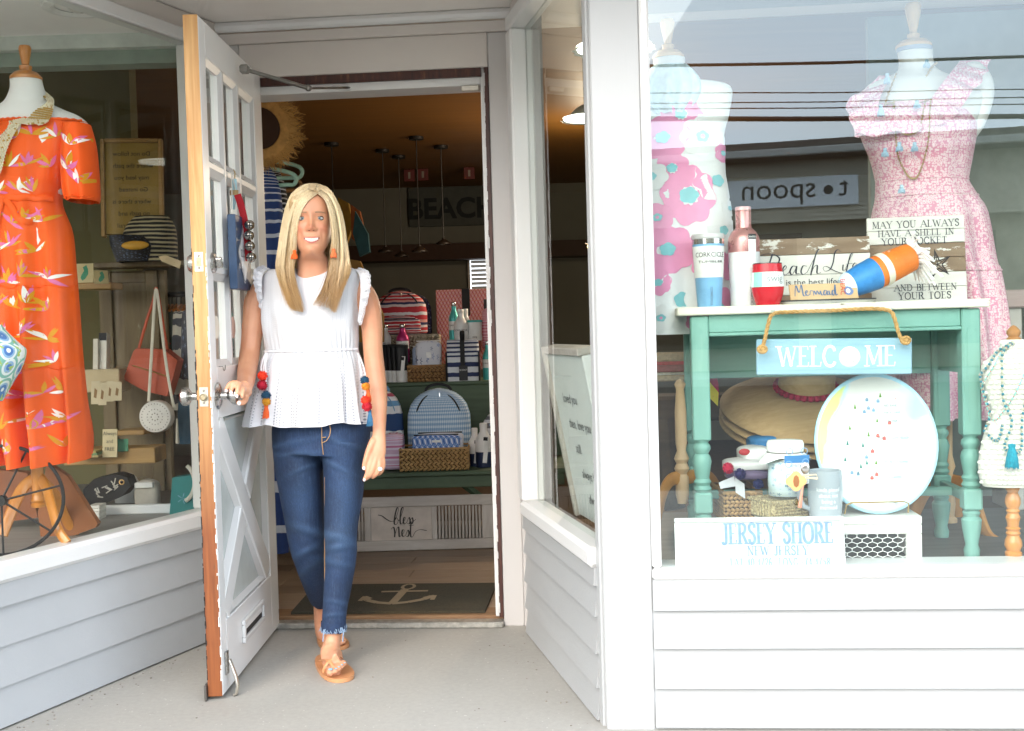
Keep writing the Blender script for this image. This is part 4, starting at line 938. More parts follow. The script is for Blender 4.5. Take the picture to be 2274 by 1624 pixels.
# ---------------------------------------------------------------- sandals
m_tan = P('c98f63', .45, 0, .1, 30, .2, 200)
def sandal(heel, toe, wd, lift=0):
    h = Vector(heel); t_ = Vector(toe); d = (t_-h); l = d.length; dx = d.normalized(); sx_ = Vector((dx.y, -dx.x, 0)).normalized()*-1
    o = []
    for i in range(28):
        a = 2*pi*i/28; u = .5-.5*cos(a); s_ = (1 if a < pi else -1); ww = wd*.44*max(0, 1-abs(2*u-1)**2.8)**.45*(.76+.36*u)
        o.append((u, s_*ww))
    b = B(); n_ = len(o); bot = [h+dx*(l*u)+sx_*v+Vector((0, 0, .001)) for u, v in o]; top = [p+Vector((0, 0, .0125)) for p in bot]
    b.add(bot+top, [tuple(range(n_))[::-1], tuple(range(n_, 2*n_))]+[(i, (i+1) % n_, n_+(i+1) % n_, n_+i) for i in range(n_)])
    return b.build('sandal', m_tan, PW, 40)
h1 = AZ(716, 1461, 0); t1 = AZ(764, 1517, 0); s1 = sandal((h1.x, h1.y, 0), (t1.x, t1.y, 0), .118)
h2 = AZ(722, 1412, 0); t2 = AZ(752, 1446, 0); s2 = sandal((h2.x, h2.y, 0), (t2.x, t2.y, 0), .118)
def strap(pts, par, r=.0055):
    b = B(); b.tube([A(*p) for p in smooth_path(pts, 5)], r, 8, flat=.35, up=(0, -.6, 1)); b.build('strap', m_tan, par)
strap([(710, 1467, 3.65), (718, 1466, 3.60), (728, 1467, 3.56), (737, 1475, 3.538), (741, 1487, 3.525), (740, 1494, 3.53)], s1)
strap([(717, 1493, 3.55), (720, 1482, 3.545), (728, 1471, 3.55), (741, 1462, 3.562), (752, 1458, 3.58), (760, 1462, 3.60)], s1)
strap([(740, 1415, 3.925), (752, 1402, 3.93), (764, 1418, 3.92), (768, 1426, 3.92)], s2, .005)
strap([(744, 1405, 3.94), (757, 1412, 3.91), (758, 1428, 3.90)], s2, .005)
# ---------------------------------------------------------------- hair
def hair_mat():
    t = MT('blonde_hair'); uv = t.sep(t.co('UV'))
    a = t.ramp(uv[0], [(0, H('b08c58')), (.35, H('dcc293')), (.7, H('eedcb6')), (1, H('f6ead0'))]); c = t.ramp(uv[0], [(0, H('8a5f30')), (.6, H('b98f56')), (1, H('d6b480'))])
    f = t.ramp(uv[1], [(.5, (0, 0, 0)), (.85, (1, 1, 1))]); rt = t.ramp(uv[1], [(.0, (.55, .55, .55)), (.16, (0, 0, 0))])
    x = t.mix(f, a, c); x = t.mix(rt, x, H('94704a')); return t.fin(x, .36, Specular_IOR_Level=.6)
m_hair = hair_mat()
GL = [[(1000, 205, 3.62), (900, 285, 3.612), (832, 390, 3.612), (788, 500, 3.62), (770, 640, 3.625), (764, 800, 3.63), (748, 950, 3.64), (745, 1100, 3.635), (800, 1300, 3.625), (855, 1495, 3.62)],
      [(990, 170, 3.635), (860, 260, 3.62), (775, 400, 3.62), (732, 560, 3.63), (708, 750, 3.635), (685, 950, 3.64), (690, 1100, 3.63), (740, 1300, 3.62), (800, 1485, 3.615)],
      [(990, 126, 3.67), (815, 200, 3.64), (718, 375, 3.645), (662, 580, 3.655), (636, 780, 3.66), (622, 980, 3.655), (640, 1130, 3.64), (690, 1300, 3.625), (750, 1470, 3.618)],
      [(990, 108, 3.71), (810, 140, 3.69), (690, 270, 3.69), (632, 480, 3.70), (592, 750, 3.70), (566, 950, 3.685), (580, 1080, 3.66), (632, 1240, 3.64), (695, 1400, 3.62)]]
GR = [[(1003, 205, 3.62), (1075, 262, 3.612), (1120, 370, 3.612), (1150, 500, 3.62), (1164, 650, 3.628), (1152, 800, 3.635), (1135, 950, 3.645), (1085, 1150, 3.64), (1010, 1310, 3.625), (925, 1415, 3.618)],
      [(1008, 170, 3.635), (1100, 235, 3.62), (1170, 370, 3.622), (1205, 560, 3.635), (1213, 760, 3.64), (1205, 950, 3.645), (1180, 1100, 3.635), (1150, 1300, 3.622), (1120, 1440, 3.615)],
      [(1010, 126, 3.67), (1125, 185, 3.645), (1208, 340, 3.65), (1250, 540, 3.66), (1270, 760, 3.66), (1270, 950, 3.655), (1235, 1150, 3.64), (1200, 1330, 3.625), (1185, 1500, 3.618)],
      [(1010, 108, 3.71), (1120, 142, 3.69), (1218, 300, 3.69), (1280, 500, 3.70), (1310, 750, 3.70), (1338, 950, 3.685), (1345, 1040, 3.67), (1300, 1150, 3.65), (1250, 1260, 3.63)]]
def resamp(g, n=20):
    q = smooth_path(g, 6); o = []
    for i in range(n):
        f = i/(n-1)*(len(q)-1); k = min(int(f), len(q)-2); t_ = f-k; o.append([q[k][j]+(q[k+1][j]-q[k][j])*t_ for j in range(3)])
    return o
random.seed(11); b = B(); NS = 20
def outside(p, k):
    q = RH.transposed() @ (p-HC); z = q.z
    if z < .0 or q.y > .03: return p
    for i in range(len(rows)-1):
        if rows[i][1] <= z <= rows[i+1][1]:
            t_ = (z-rows[i][1])/(rows[i+1][1]-rows[i][1]); wx = rows[i][2]+(rows[i+1][2]-rows[i][2])*t_; ff = rows[i][3]+(rows[i+1][3]-rows[i][3])*t_
            wx += k; ff += k+.002
            if abs(q.x) < wx:
                fmin = ff*(1-(q.x/wx)**2)**.46
                if -q.y < fmin: return HC+RH @ Vector((q.x, -fmin, z))
            break
    return p
def strand(pts, r, hue):
    pts = [outside(p, .0035+r*2) for p in pts]
    n = len(pts); rad = [r*(1-.75*(i/(n-1))**3) for i in range(n)]; o = len(b.v); b.tube(pts, rad, 3, cap=False)
    for i in range(n):
        for j in range(3): b.uv[o+i*3+j] = (hue, i/(n-1))
for side, G in ((-1, GL), (1, GR)):
    R_ = [resamp(g, NS) for g in G]
    for k in range(3000):
        t_ = 3*random.random()**.95; i = min(int(t_), 2); f = t_-i; ly = random.random()
        hue = min(1, max(0, random.gauss(.62, .2)-(.35 if ly > .75 else 0))); end = 1-.5*random.random()**1.6; ph = random.uniform(0, 6.28); am = random.uniform(0, 14) if random.random() < .85 else random.uniform(15, 42)
        pts = []
        for s_ in range(NS):
            u = s_/(NS-1)*end; kk = min(int(u*(NS-1)), NS-2); tt = u*(NS-1)-kk
            q = [(R_[i][kk][j]*(1-f)+R_[i+1][kk][j]*f)*(1-tt)+(R_[i][kk+1][j]*(1-f)+R_[i+1][kk+1][j]*f)*tt for j in range(3)]
            x, y = c6(q[0]+am*sin(ph+u*7)*u+am*.25*sin(ph*3+u*15)*u+random.gauss(0, .8), q[1])
            pts.append(A(x, y, q[2]+ly*.022*(.3+u*(1-u)*3)))
        strand(pts, random.uniform(.0004, .00085), hue)
    for k in range(110):  # loose flyaway strands
        t_ = random.uniform(1.5, 3); i = min(int(t_), 2); f = t_-i; am = random.uniform(8, 34)
        pts = [A(*c6((R_[i][s_][0]*(1-f)+R_[i+1][s_][0]*f)+side*am*(s_/NS)*(1+.5*sin(k+s_*.6)), R_[i][s_][1]*(1-f)+R_[i+1][s_][1]*f), R_[i][s_][2]) for s_ in range(NS)]
        strand(pts, .0005, .6)
for k in range(600):     # hair behind the neck
    x0 = random.uniform(-1, 1); pts = []
    for s_ in range(NS):
        u = s_/(NS-1); x = 950+x0*(120+260*min(1, u*1.6)); y = 140+u*1130+90*abs(x0)*u; pts.append(A(*c6(x, y), 3.72+.11*sin(pi*min(1, u*1.1)*.6)*(1-.4*u)+random.gauss(0, .004)))
    strand(pts, .0014, random.uniform(.05, .45))
for k in range(900):     # crown
    y0 = random.uniform(-.078, .085); r_ = math.sqrt(1-(y0/.112)**2); sd_ = random.choice((-1, 1)); n_ = 10; off = random.gauss(.008, .003)
    strand([HC+RH @ Vector((off+sd_*r_*.079*sin(t_)*1.0, y0+.01*t_, .123+r_*.108*cos(t_))) for t_ in [-.12+i_*.18 for i_ in range(n_)]], .0009, min(1, max(0, random.gauss(.6, .2))))
# scalp
o = len(b.v); cv = []; cf = []
for i_, (zf, zb, wx, ff, fb) in enumerate(hr):
    for j in range(NU):
        p = Vector(vs_head[i_*NU+j]); q = p-HC; cv.append(HC+Vector((q.x*1.03, q.y*1.03, q.z+.002)))
        if i_ < len(hr)-1 and zb > .02 and (cos(2*pi*j/NU) < -.25 or zb > .212): cf.append((i_*NU+j, i_*NU+(j+1) % NU, (i_+1)*NU+(j+1) % NU, (i_+1)*NU+j))
b.add(cv, cf)
for i in range(o, len(b.v)): b.uv[i] = (.35, .1)
b.build('hair', m_hair, PW, 180)
# ================================================================ seen through the doorway
def loft(b, rows, sq=.6, n=28, cap=True):
    """rows: (centre Vector, half width, half depth) stacked bottom to top"""
    N = len(rows); vs = []; uv = []
    for i, (c, hw, hd) in enumerate(rows):
        for j in range(n+1):
            a = 2*pi*j/n-pi/2; ca, sa = cos(a), sin(a)
            vs.append((c[0]+hw*abs(ca)**sq*(1 if ca > 0 else -1), c[1]+hd*abs(sa)**sq*(1 if sa > 0 else -1), c[2])); uv.append((.5+.5*abs(ca)**sq*(1 if ca > 0 else -1), i/(N-1)))
    m = n+1; fs = [(i*m+j, i*m+j+1, (i+1)*m+j+1, (i+1)*m+j) for i in range(N-1) for j in range(n)]
    if cap: fs += [tuple(range(n))[::-1], tuple((N-1)*m+j for j in range(n))]
    b.add(vs, fs, uv)
def puff(b, c, w, h, d, dome=.3, sq=.55, bulge=1.0):
    """soft upright body: c base centre; rounded corners, domed top"""
    rows = [(Vector(c)+Vector((0, 0, h*.0)), w*.44, d*.40)]
    for t in (.02, .06, .15, .3, .5, .68, .8, .88, .94, .98, 1.0):
        k = 1 if t < 1-dome else math.sqrt(max(0.0, 1-((t-1+dome)/dome)**2.4))
        e = min(1, .86+t*3) if t < .05 else 1
        rows.append((Vector(c)+Vector((0, 0, h*t)), max(w*.5*k*e, w*.04), max(d*.5*(.55+.45*k)*e*(1+.06*bulge*sin(pi*t)), .004)))
    loft(b, rows, sq)
def gingham(name, c1, c2, c3, n=26):
    t = MT(name); s3 = t.sep(t.co('UV'))
    a = t.math('GREATER_THAN', t.math('FRACT', t.math('MULTIPLY', s3[0], n)), .5); c = t.math('GREATER_THAN', t.math('FRACT', t.math('MULTIPLY', s3[1], n*.95)), .5)
    return t.fin(t.ramp(t.math('MULTIPLY', t.math('ADD', a, c), .5), [(0, H(c1)), (.3, H(c2)), (.8, H(c3))], 'CONSTANT'), .7)
def ogee(name, cols, nx=9, ny=7):
    """ogee medallions: alternating offset ovals"""
    t = MT(name); s3 = t.sep(t.co('UV')); y = t.math('MULTIPLY', s3[1], ny); x = t.math('MULTIPLY', s3[0], nx)
    a = t.math('COSINE', t.math('MULTIPLY', x, 2*pi)); c = t.math('COSINE', t.math('MULTIPLY', y, 2*pi)); v = t.math('ADD', t.math('MULTIPLY', t.math('MULTIPLY', a, c), .25), t.math('ADD', t.math('MULTIPLY', t.math('COSINE', t.math('MULTIPLY', t.math('ADD', x, y), 2*pi)), .25), .5))
    return t.fin(t.ramp(v, [(i/len(cols), H(c)) for i, c in enumerate(cols)], 'CONSTANT'), .6)
def starry(name, bg_, c1, n=9):
    t = MT(name); v = t.co('UV', (n, n, 1)); vo = t.n('ShaderNodeTexVoronoi'); vo.inputs['Randomness'].default_value = .55; vo.inputs['Scale'].default_value = 1; t.l(v, vo.inputs['Vector'])
    d = t.n('ShaderNodeVectorMath'); d.operation = 'SUBTRACT'; t.l(v, d.inputs[0]); t.l(vo.outputs['Position'], d.inputs[1]); s3 = t.sep(d.outputs[0])
    an = t.math('ARCTAN2', s3[1], s3[0]); rad = t.math('ADD', .2, t.math('MULTIPLY', t.math('COSINE', t.math('MULTIPLY', an, 5)), .15)); k = t.math('LESS_THAN', vo.outputs['Distance'], rad)
    return t.fin(t.mix(k, H(bg_), t.mix(t.sep(vo.outputs['Color'])[0], H(c1), H('8fa8d8'))), .6)
m_blk = P('17171a', .7); m_wbot = P('eceae6', .3, 0, .03); m_chr = P('c9c7c2', .18, .95, .05)
# green bench with a raised back shelf
m_green = wood('green_paint', '3f4f3c', '566a50', '6b7d62', 0, 24, 10, .55, .12, 'a58f6a', 0, .7)
bx0, bx1 = A(690, 1045, 5.6).x, A(1260, 1045, 5.6).x; bz = .408
BN = T('bench', 'dark green painted display bench with bags and bottles inside the doorway', 'bench', ((bx0+bx1)/2, 5.75, .03))
for k in range(2): b = B(); b.bb((bx0, 5.48+k*.26, bz-.022), (bx1, 5.737+k*.26, bz), .004); b.build('seat_plank', m_green, BN)
b = B(); b.bb((bx0+.02, 5.5, bz-.082), (bx1-.02, 5.53, bz-.0225), .003); b.build('apron', m_green, BN)
b = B(); b.bb((bx0, 6.0, bz+.005), (bx1, 6.03, .80), .003); b.build('back_panel', m_green, BN)
b = B(); b.bb((bx0-.02, 5.99, .8005), (bx1+.02, 6.5, .82), .004); b.build('upper_shelf', m_green, BN)
for x in (bx0+.08, bx1-.1):
    for y in (5.54, 6.3): b = B(); b.bb((x, y, .03), (x+.05, y+.05, bz-.023 if y < 6 else .80), .004); b.build('leg', m_green, BN)
b = B(); q0, q1 = A(1030, 1076, 5.52), A(1072, 1108, 5.52); b.tube([q0, q1], .018, 4); b.build('brace', m_green, BN)
# framed sign leaning on the bench
m_ww = wood('whitewashed', 'a89e94', 'd2cdc6', 'e4e1dc', 0, 22, 9, .6, .2, '9a7458', 0, .69, 14); m_wv = wood('whitewashed_upright', 'a89e94', 'd2cdc6', 'e4e1dc', 2, 22, 9, .6, .2, '9a7458', 0, .69, 14)
c = A(893, 1221, 5.47); NS_ = fr((c.x, 5.47, .032), 0, radians(-6)); k = 5.47/FPX
sgn = T('bless_this_nest_sign', 'whitewashed shutter sign with script lettering leaning on the bench', 'sign', (c.x, 5.47, .032))
for a, e, m in (((-205, 0), (205, 23), m_ww), ((-205, 97), (205, 120), m_ww), ((-205, 23.2), (-180, 96.8), m_wv), ((180, 23.2), (205, 96.8), m_wv), ((-83, 23.2), (-68, 96.8), m_wv), ((68, 23.2), (80, 96.8), m_wv)):
    b = B(NS_); b.bb((a[0]*k, -.012, a[1]*k), (e[0]*k, .012, e[1]*k), .003); b.build('frame_rail', m, sgn)
b = B(NS_); b.bb((-68*k, -.004, 23.2*k), (68*k, .004, 96.8*k)); b.build('panel', P('cabfb4', .8, bump=.3, bscale=500), sgn)
for x0, x1 in ((-179, -84), (81, 179)):
    n = 13
    for i in range(n):
        x = x0+(i+.5)*(x1-x0)/n; b = B(NS_); b.box((x*k, .002, 60*k), (.011, .004, 72*k), .001, Matrix.Rotation(.6, 3, 'Z')); b.build('louvre', m_wv, sgn)
b = B(NS_); m_scr = P('3d3936', .7)
def script(b, strokes, s_, ox, oz, y, w0=.012, w1=.035):
    for st in strokes:
        p = smooth_path(st, 6); wd = []
        for i in range(len(p)):
            a = p[max(i-1, 0)]; e = p[min(i+1, len(p)-1)]; dz = e[1]-a[1]; l = math.hypot(e[0]-a[0], dz) or 1; wd.append((w0+(w1-w0)*max(0, -dz/l))*s_)
        ribbon(b, [(ox+q[0]*s_, oz+q[1]*s_) for q in p], wd, y)
BLESS = [[(-.95, .62), (-.7, .55), (-.45, .36), (-.15, .2), (.1, .3), (.32, .85), (.3, 1.05), (.2, .9), (.08, .4), (.06, .05), (.2, .02), (.3, .22), (.2, .42), (.1, .3)], [(.28, .28), (.4, .3), (.62, .9), (.62, 1.05), (.5, .9), (.42, .3), (.46, .02), (.6, .1)],
         [(.56, .1), (.7, .25), (.76, .4), (.68, .42), (.62, .2), (.68, .02), (.84, .12)], [(.84, .12), (.98, .42), (1.04, .2), (.98, .02), (.86, .06)], [(1.0, .1), (1.16, .4), (1.22, .2), (1.15, .02), (1.02, .08)], [(1.18, .1), (1.4, .3)]]
NEST = [[(-.2, .5), (-.05, .62), (.02, .3), (.0, .0)], [(.0, .0), (.14, .5), (.26, .62), (.28, .3), (.3, .02), (.42, .1)], [(.42, .12), (.56, .25), (.6, .42), (.5, .42), (.46, .2), (.54, .02), (.7, .12)], [(.7, .12), (.84, .42), (.9, .2), (.82, .02), (.7, .06)], [(.86, .1), (1.0, .5), (1.05, .95), (1.0, .5), (1.0, .05), (1.12, .0), (1.3, .3), (1.6, .42), (2.0, .35)], [(.9, .68), (1.22, .72)]]
script(b, BLESS, 36*k, -18*k, 58*k, -.006, .03, .09); script(b, NEST, 36*k, -16*k, 30*k, -.006, .03, .09)
b.build('lettering', m_scr, sgn, 0, kind='stuff'); b = B(NS_); text_geo(b, 'THIS', 6*k, 0, 54*k, -.006, sx=1.3); b.build('small_lettering', P('b3a79b', .8), sgn, 0, kind='stuff')
# doormat
q = [AZ(646, 1358, .046), AZ(1077, 1355, .046), AZ(1103, 1293, .046), AZ(700, 1297, .046)]
def coir():
    t = MT('coir_mat'); v = t.co(); c_ = t.ramp(t.noise(v, 3.2, 5), [(.4, H('1d201c')), (.56, H('3a3222')), (.7, H('5a4a2c'))]); f = t.noise(v, 240, 4, .8)
    c_ = t.mix(.5, c_, t.ramp(f, [(.3, (.02, .02, .016)), (.7, (.16, .14, .09))])); t.bump(f, .9, .006); return t.fin(c_, .95)
mt = T('doormat', 'dark coir doormat with a tan anchor just inside the threshold', 'doormat', ((q[0]+q[2])/2))
b = B(); b.add([(p.x, p.y, .031) for p in q]+[(p.x, p.y, .044) for p in q], [(3, 2, 1, 0), (4, 5, 6, 7), (0, 1, 5, 4), (1, 2, 6, 5), (2, 3, 7, 6), (3, 0, 4, 7)]); b.build('mat', coir(), mt, 0)
b = B()
def mq(u, v): 
    a = q[0].lerp(q[1], u); c_ = q[3].lerp(q[2], u); p = a.lerp(c_, v); return Vector((p.x, p.y, .0452+zk[0]))
zk = [0]
def mstrip(pts, w):
    for i in range(len(pts)-1):
        zk[0] += .00004
        a, c_ = pts[i], pts[i+1]; du, dv = c_[0]-a[0], c_[1]-a[1]; l = math.hypot(du, dv*.55) or 1; nu, nv = -dv*.55/l*w, du/l*w*1.8
        b.add([mq(a[0]+nu, a[1]+nv), mq(a[0]-nu, a[1]-nv), mq(c_[0]-nu, c_[1]-nv), mq(c_[0]+nu, c_[1]+nv)], [(0, 1, 2, 3)])
mstrip([(.52, .76), (.5, .28)], .022); mstrip([(.40, .68), (.65, .70)], .014); mstrip([(.53+.032*cos(a), .86+.1*sin(a)) for a in [i*pi/7 for i in range(15)]], .009)
mstrip([(.33, .47), (.36, .36), (.42, .28), (.5, .24), (.58, .29), (.65, .38), (.69, .5)], .02); mstrip([(.32, .34), (.33, .5), (.37, .42)], .012); mstrip([(.70, .36), (.70, .52), (.65, .44)], .012)
b.build('anchor', P('9b8a70', .95, bump=.8, bscale=300), mt, 0, kind='stuff')
# -- bags and bottles
def backpack(name, label, x0, x1, yt, yb, Y, mat, pocket=True, dome=.42, trim=None, handle=True, group='backpacks on the display bench'):
    c = A((x0+x1)/2, yb, Y); w_ = S(x1-x0, Y); h = S(yb-yt, Y); t = T(name, label, 'backpack', c, group); tm = trim or m_blk; d = w_*.42
    b = B(); puff(b, c, w_, h, d, dome); b.build('body', mat, t, 60)
    b = B(); pts = []
    for i in range(25):
        a = pi*i/24; cx = cos(a); zz = .12+.83*abs(sin(a))**.75
        pts.append(c+Vector((-w_*.42*abs(cx)**.8*(1 if cx > 0 else -1), -d*.5*(1.0 if zz < .75 else 1.03-.5*((zz-.7)/.3)**2)*(1-.42*abs(cx)**4), h*zz)))
    b.tube(pts, w_*.014, 6); z_ = b.build('zip', tm, t)
    b = B(); b.tube([pts[12]+Vector((.01, -.006, 0)), pts[12]+Vector((.012, -.012, -.035))], .004, 5); b.build('zip_pull', m_chr, z_)
    if pocket:
        b = B(); puff(b, c+Vector((0, -d*.42, h*.04)), w_*.78, h*.42, d*.3, .5); pk = b.build('front_pocket', mat, t, 60)
        b = B(); b.bb(c+Vector((-w_*.3, -d*.6, h*.36)), c+Vector((w_*.3, -d*.565, h*.385)), .002); b.build('pocket_zip', tm, pk)
    if handle: b = B(); b.tube([c+Vector((w_*.2*cos(a), .0, h*.97+h*.085*sin(a))) for a in [pi*i/10 for i in range(11)]], .007, 6, flat=.5); b.build('handle', tm, t)
    return t
backpack('backpack', 'pale blue gingham backpack standing on the bench behind the wicker basket', 908, 1049, 862, 1040, 5.8, gingham('blue_gingham', 'dfe9f2', 'a9c4dd', '7ea5cb', 34), True)
backpack('backpack', 'blue red and white striped backpack half hidden behind the woman\'s hip', 800, 899, 864, 1040, 5.82, stripes('multi_stripe', [(3, '2a4a7c'), (2, 'e8eaee'), (2, '6aa0cc'), (2, 'e8eaee'), (2, 'b8506a'), (1.5, 'e8eaee')], 2.2, wob=.02), True, trim=P('6f9fc0', .7))
backpack('backpack', 'grey and white striped backpack at the door jamb end of the bench', 1071, 1190, 905, 1040, 5.84, stripes('grey_stripe', [(2, '6d6c74'), (1.6, 'dcdce0')], 9, wob=.015), True, trim=P('8fb4cc', .7))
rb = backpack('backpack', 'red navy and white striped backpack on top of the wicker box', 832, 950, 647, 745, 6.3, stripes('red_stripe', [(2, 'c8323a'), (1, 'e9d9d6'), (1.2, '2a2f58'), (1, 'e6a49a'), (1.4, 'c8323a'), (1, 'e9e4e4')], 4.2, wob=.03), True, .5)
backpack('backpack', 'navy backpack with white dots behind the red striped backpack', 900, 960, 655, 745, 6.44, starry('navy_dots', '2c3050', 'd8d8e4', 22), False, .5, handle=False)
# wicker
def wicker(name, label, x0, x1, yt, yb, Y, dp_, cat='basket', rows_=4, nper=15, col='b08d5c', lift=0, rot=0):
    c = A((x0+x1)/2, yb, Y); w_ = S(x1-x0, Y); h = S(yb-yt, Y); t = T(name, label, cat, c); mats = P(col, .75, 0, .25, 60, .4, 160); M0 = fr(c, rot)
    b = B(M0); b.bb((-w_/2+.01, -dp_/2+.01, 0.002), (w_/2-.01, dp_/2-.01, h*.9)); b.build('lining', P('4a3824', .9), t, 0)
    b = B(M0); rh = h/rows_; bw = w_/nper
    def braid(p, ang, s1, s2, face):
        vs = []; 
        for u in range(8):
            for v in range(5):
                a = 2*pi*u/8; e = -pi/2+pi*v/4; x = s1*cos(a)*cos(e); z = s2*sin(a)*cos(e); y = -s2*.7*sin(e) ; X = x*cos(ang)-z*sin(ang); Z = x*sin(ang)+z*cos(ang)
                vs.append((p[0]+X, p[1]+y, p[2]+Z) if face == 0 else (p[0]+y, p[1]+X, p[2]+Z))
        b.add(vs, [(u*5+v, ((u+1) % 8)*5+v, ((u+1) % 8)*5+v+1, u*5+v+1) for u in range(8) for v in range(4)])
    for r in range(rows_):
        for i in range(nper):
            for up in (0, 1): braid((-w_/2+bw*(i+.5)+up*bw*.3, -dp_/2, rh*(r+.28+.46*up)), .55*(1 if up == 0 else -1), bw*.62, rh*.25, 0)
        nd = max(3, int(nper*dp_/w_))
        for i in range(nd):
            for sd_ in (-1, 1):
                for up in (0, 1): braid((sd_*w_/2, -dp_/2+dp_/nd*(i+.5), rh*(r+.28+.46*up)), .55*(1 if up == 0 else -1), dp_/nd*.62, rh*.25, 1)
    b.build('weave', mats, t, 180, kind='stuff')
    b = B(M0); b.tube([(-w_/2, -dp_/2, h), (w_/2, -dp_/2, h), (w_/2, dp_/2, h), (-w_/2, dp_/2, h), (-w_/2, -dp_/2, h)], rh*.2, 6); b.build('rim', mats, t, 60)
    return t
wicker('wicker_basket', 'long woven wicker basket of pouches in front of the gingham backpack', 893, 1042, 992, 1040, 5.6, .2)
wicker('wicker_basket', 'small woven wicker basket holding starfish print pouches on the upper shelf', 909, 989, 812, 853, 6.12, .12, rows_=3, nper=9, col='9a744a')
wicker('wicker_box', 'pale wicker box under the red striped backpack', 866, 979, 745, 852, 6.32, .2, 'box', 8, 14, 'a39580')
def pouch(label, x0, x1, yt, yb, Y, mat, tilt=.1, name='pouch', group='zip pouches', tabx=.5):
    c = A((x0+x1)/2, yb, Y); w_ = S(x1-x0, Y); h = S(yb-yt, Y); M0 = fr(c, 0, -tilt); t = T(name, label, 'pouch', c, group); b = B(M0); puff(b, (0, 0, 0), w_, h, .05, .12, .4); b.build('body', mat, t, 60)
    b = B(M0); b.tube([(-w_*.47, 0, h), (w_*.47, 0, h)], .004, 6); b.build('zip', m_blk if 'blue' in label else m_wbot, t)
    b = B(M0); b.bb((w_*(tabx-.58), -.032, h*.5), (w_*(tabx-.4), -.027, h*.66), .001); b.build('tab', P('f2f2f0', .5), t)
m_star = starry('starfish_print', 'dcdde4', '2a3560', 5); m_star2 = starry('starfish_print_fine', 'dcdde4', '2a3560', 8)
pouch('blue ogee print pouch in front in the long wicker basket', 916, 1022, 966, 1000, 5.57, ogee('blue_ogee', ['dfe6f4', '4a78c4', '8fb0e0', '3a64b4'], 9, 2), .1)
pouch('white starfish print pouch behind the blue one in the long wicker basket', 926, 1030, 961, 1000, 5.63, m_star2, .1)
pouch('white starfish print pouch standing in the small wicker basket', 924, 982, 757, 835, 6.13, m_star, .12)
pouch('second pale pouch peeking out beside the starfish pouch in the small basket', 917, 940, 770, 835, 6.16, P('b7c6de', .7), .12)
b = B(); c = A(876, 1041, 5.6); puff(b, c, S(46, 5.6), S(80, 5.6), .12, .1, .45); o = b.build('zip_bag', stripes('pink_stripe', [(2, 'd9b8d4'), (1, 'e9dff0'), (1, 'd47fa8'), (1, 'e9dff0')], 7), None, 60); tag(o, 'pink and lilac striped zip bag on the bench by the woman\'s hand', 'bag')
# drink bottles
def bottle(label, x, yt, yb, Y, wpx, body, lower=None, cap=None, kind='canteen', text=None, tag_=False, cat='bottle', group='drink bottles'):
    c = A(x, yb, Y); r = S(wpx, Y)/2; h = S(yb-yt, Y); t = T('drink_bottle' if kind == 'canteen' else 'tumbler', label, cat, c, group); cp = cap or m_chr
    if kind == 'canteen':
        pr = [(r*.9, 0), (r, .004), (r, h*.33), (r, h*.6), (r*.93, h*.66), (r*.6, h*.76), (r*.45, h*.81), (r*.44, h*.9)]; ct = [(r*.44, h*.9), (r*.46, h*.905), (r*.46, h*.985), (r*.4, h), (0, h)]
    else:
        pr = [(r*.74, 0), (r*.76, .004), (r, h*.93)]; ct = [(r*1.0, h*.93), (r*1.03, h*.94), (r*1.03, h*.985), (r*.95, h), (0, h)]
    z1 = .36*h; lo = [p for p in pr if p[1] <= z1+1e-6]; up = [p for p in pr if p[1] > z1]
    if kind != 'canteen': rr = r*(.76+.24*(z1/(h*.93))); lo = pr[:2]+[(rr, z1)]; up = [(rr, z1), pr[2]]
    else: lo = pr[:2]+[(r, z1)]; up = [(r, z1)]+pr[3:]
    b = B(); b.lathe(lo, c, 24, cap=False); b.lathe([(0, 0), lo[0]], c, 24, cap=False); b.build('base', lower or body, t)
    b = B(); b.lathe(up, c, 24, cap=False); bo = b.build('body', body, t)
    b = B(); b.lathe(ct, c, 24); b.build('cap', cp, t)
    if text:
        b = B(); rr = r+.0008
        def lf(u, v): a = (u-.5)*2.4; return (c.x+rr*sin(a), c.y-rr*cos(a), c.z+h*(.36+.2*v))
        b.grid(lf, 12, 2); lb = b.build('label', P('e9e7e3', .6), t)
        b = B(fr((c.x, c.y-rr-.0012, c.z))); text_geo(b, text, r*.36, 0, h*.45, 0); b.build('lettering', m_ink, lb, 0, kind='stuff')
    if tag_:
        b = B(fr((c.x, c.y-r-.004, c.z), 0, 0)); b.box((r*.25, 0, h*.42), (r*.5, .002, h*.6), .0005, Matrix.Rotation(.12, 3, 'Y')); tg = b.build('hang_tag', P('e4e2de', .6), t)
        b = B(fr((c.x, c.y-r-.0055, c.z))); b.box((r*.25, 0, h*.66), (r*.5, .001, h*.08), 0, Matrix.Rotation(.12, 3, 'Y')); b.build('tag_head', m_blk, tg)
    return t
teal = P('4fb9b4', .35, .2, .06); mag = P('b02a6c', .35, .3, .06); navy = P('25304f', .35, .1)
bottle('white bottle with steel cap behind the black tumblers', 858, 721, 800, 6.2, 24, m_wbot, text='CORKCICLE.')
bottle('magenta bottle with steel cap and white label on the upper shelf', 896, 720, 805, 6.2, 29, mag, mag, text='CORKCICLE.')
for i, x in enumerate((866, 874, 883, 893)):
    bottle(['black topped white tumbler farthest from the wicker basket in its row', 'second black topped white tumbler in the row on the shelf', 'third black topped white tumbler in the row on the shelf', 'black topped white tumbler with a paper tag beside the small basket'][i], x, 765+i*.3, 855, 6.16-.025*i, 32, P('1d1d20', .4), m_wbot, m_blk, 'tumbler', tag_=i == 3, group='black and white tumblers on the shelf', cat='tumbler')
bottle('teal bottle with steel cap before the pink patterned bag', 1010, 671, 768, 6.2, 24, teal, teal, text='CORKCICLE.')
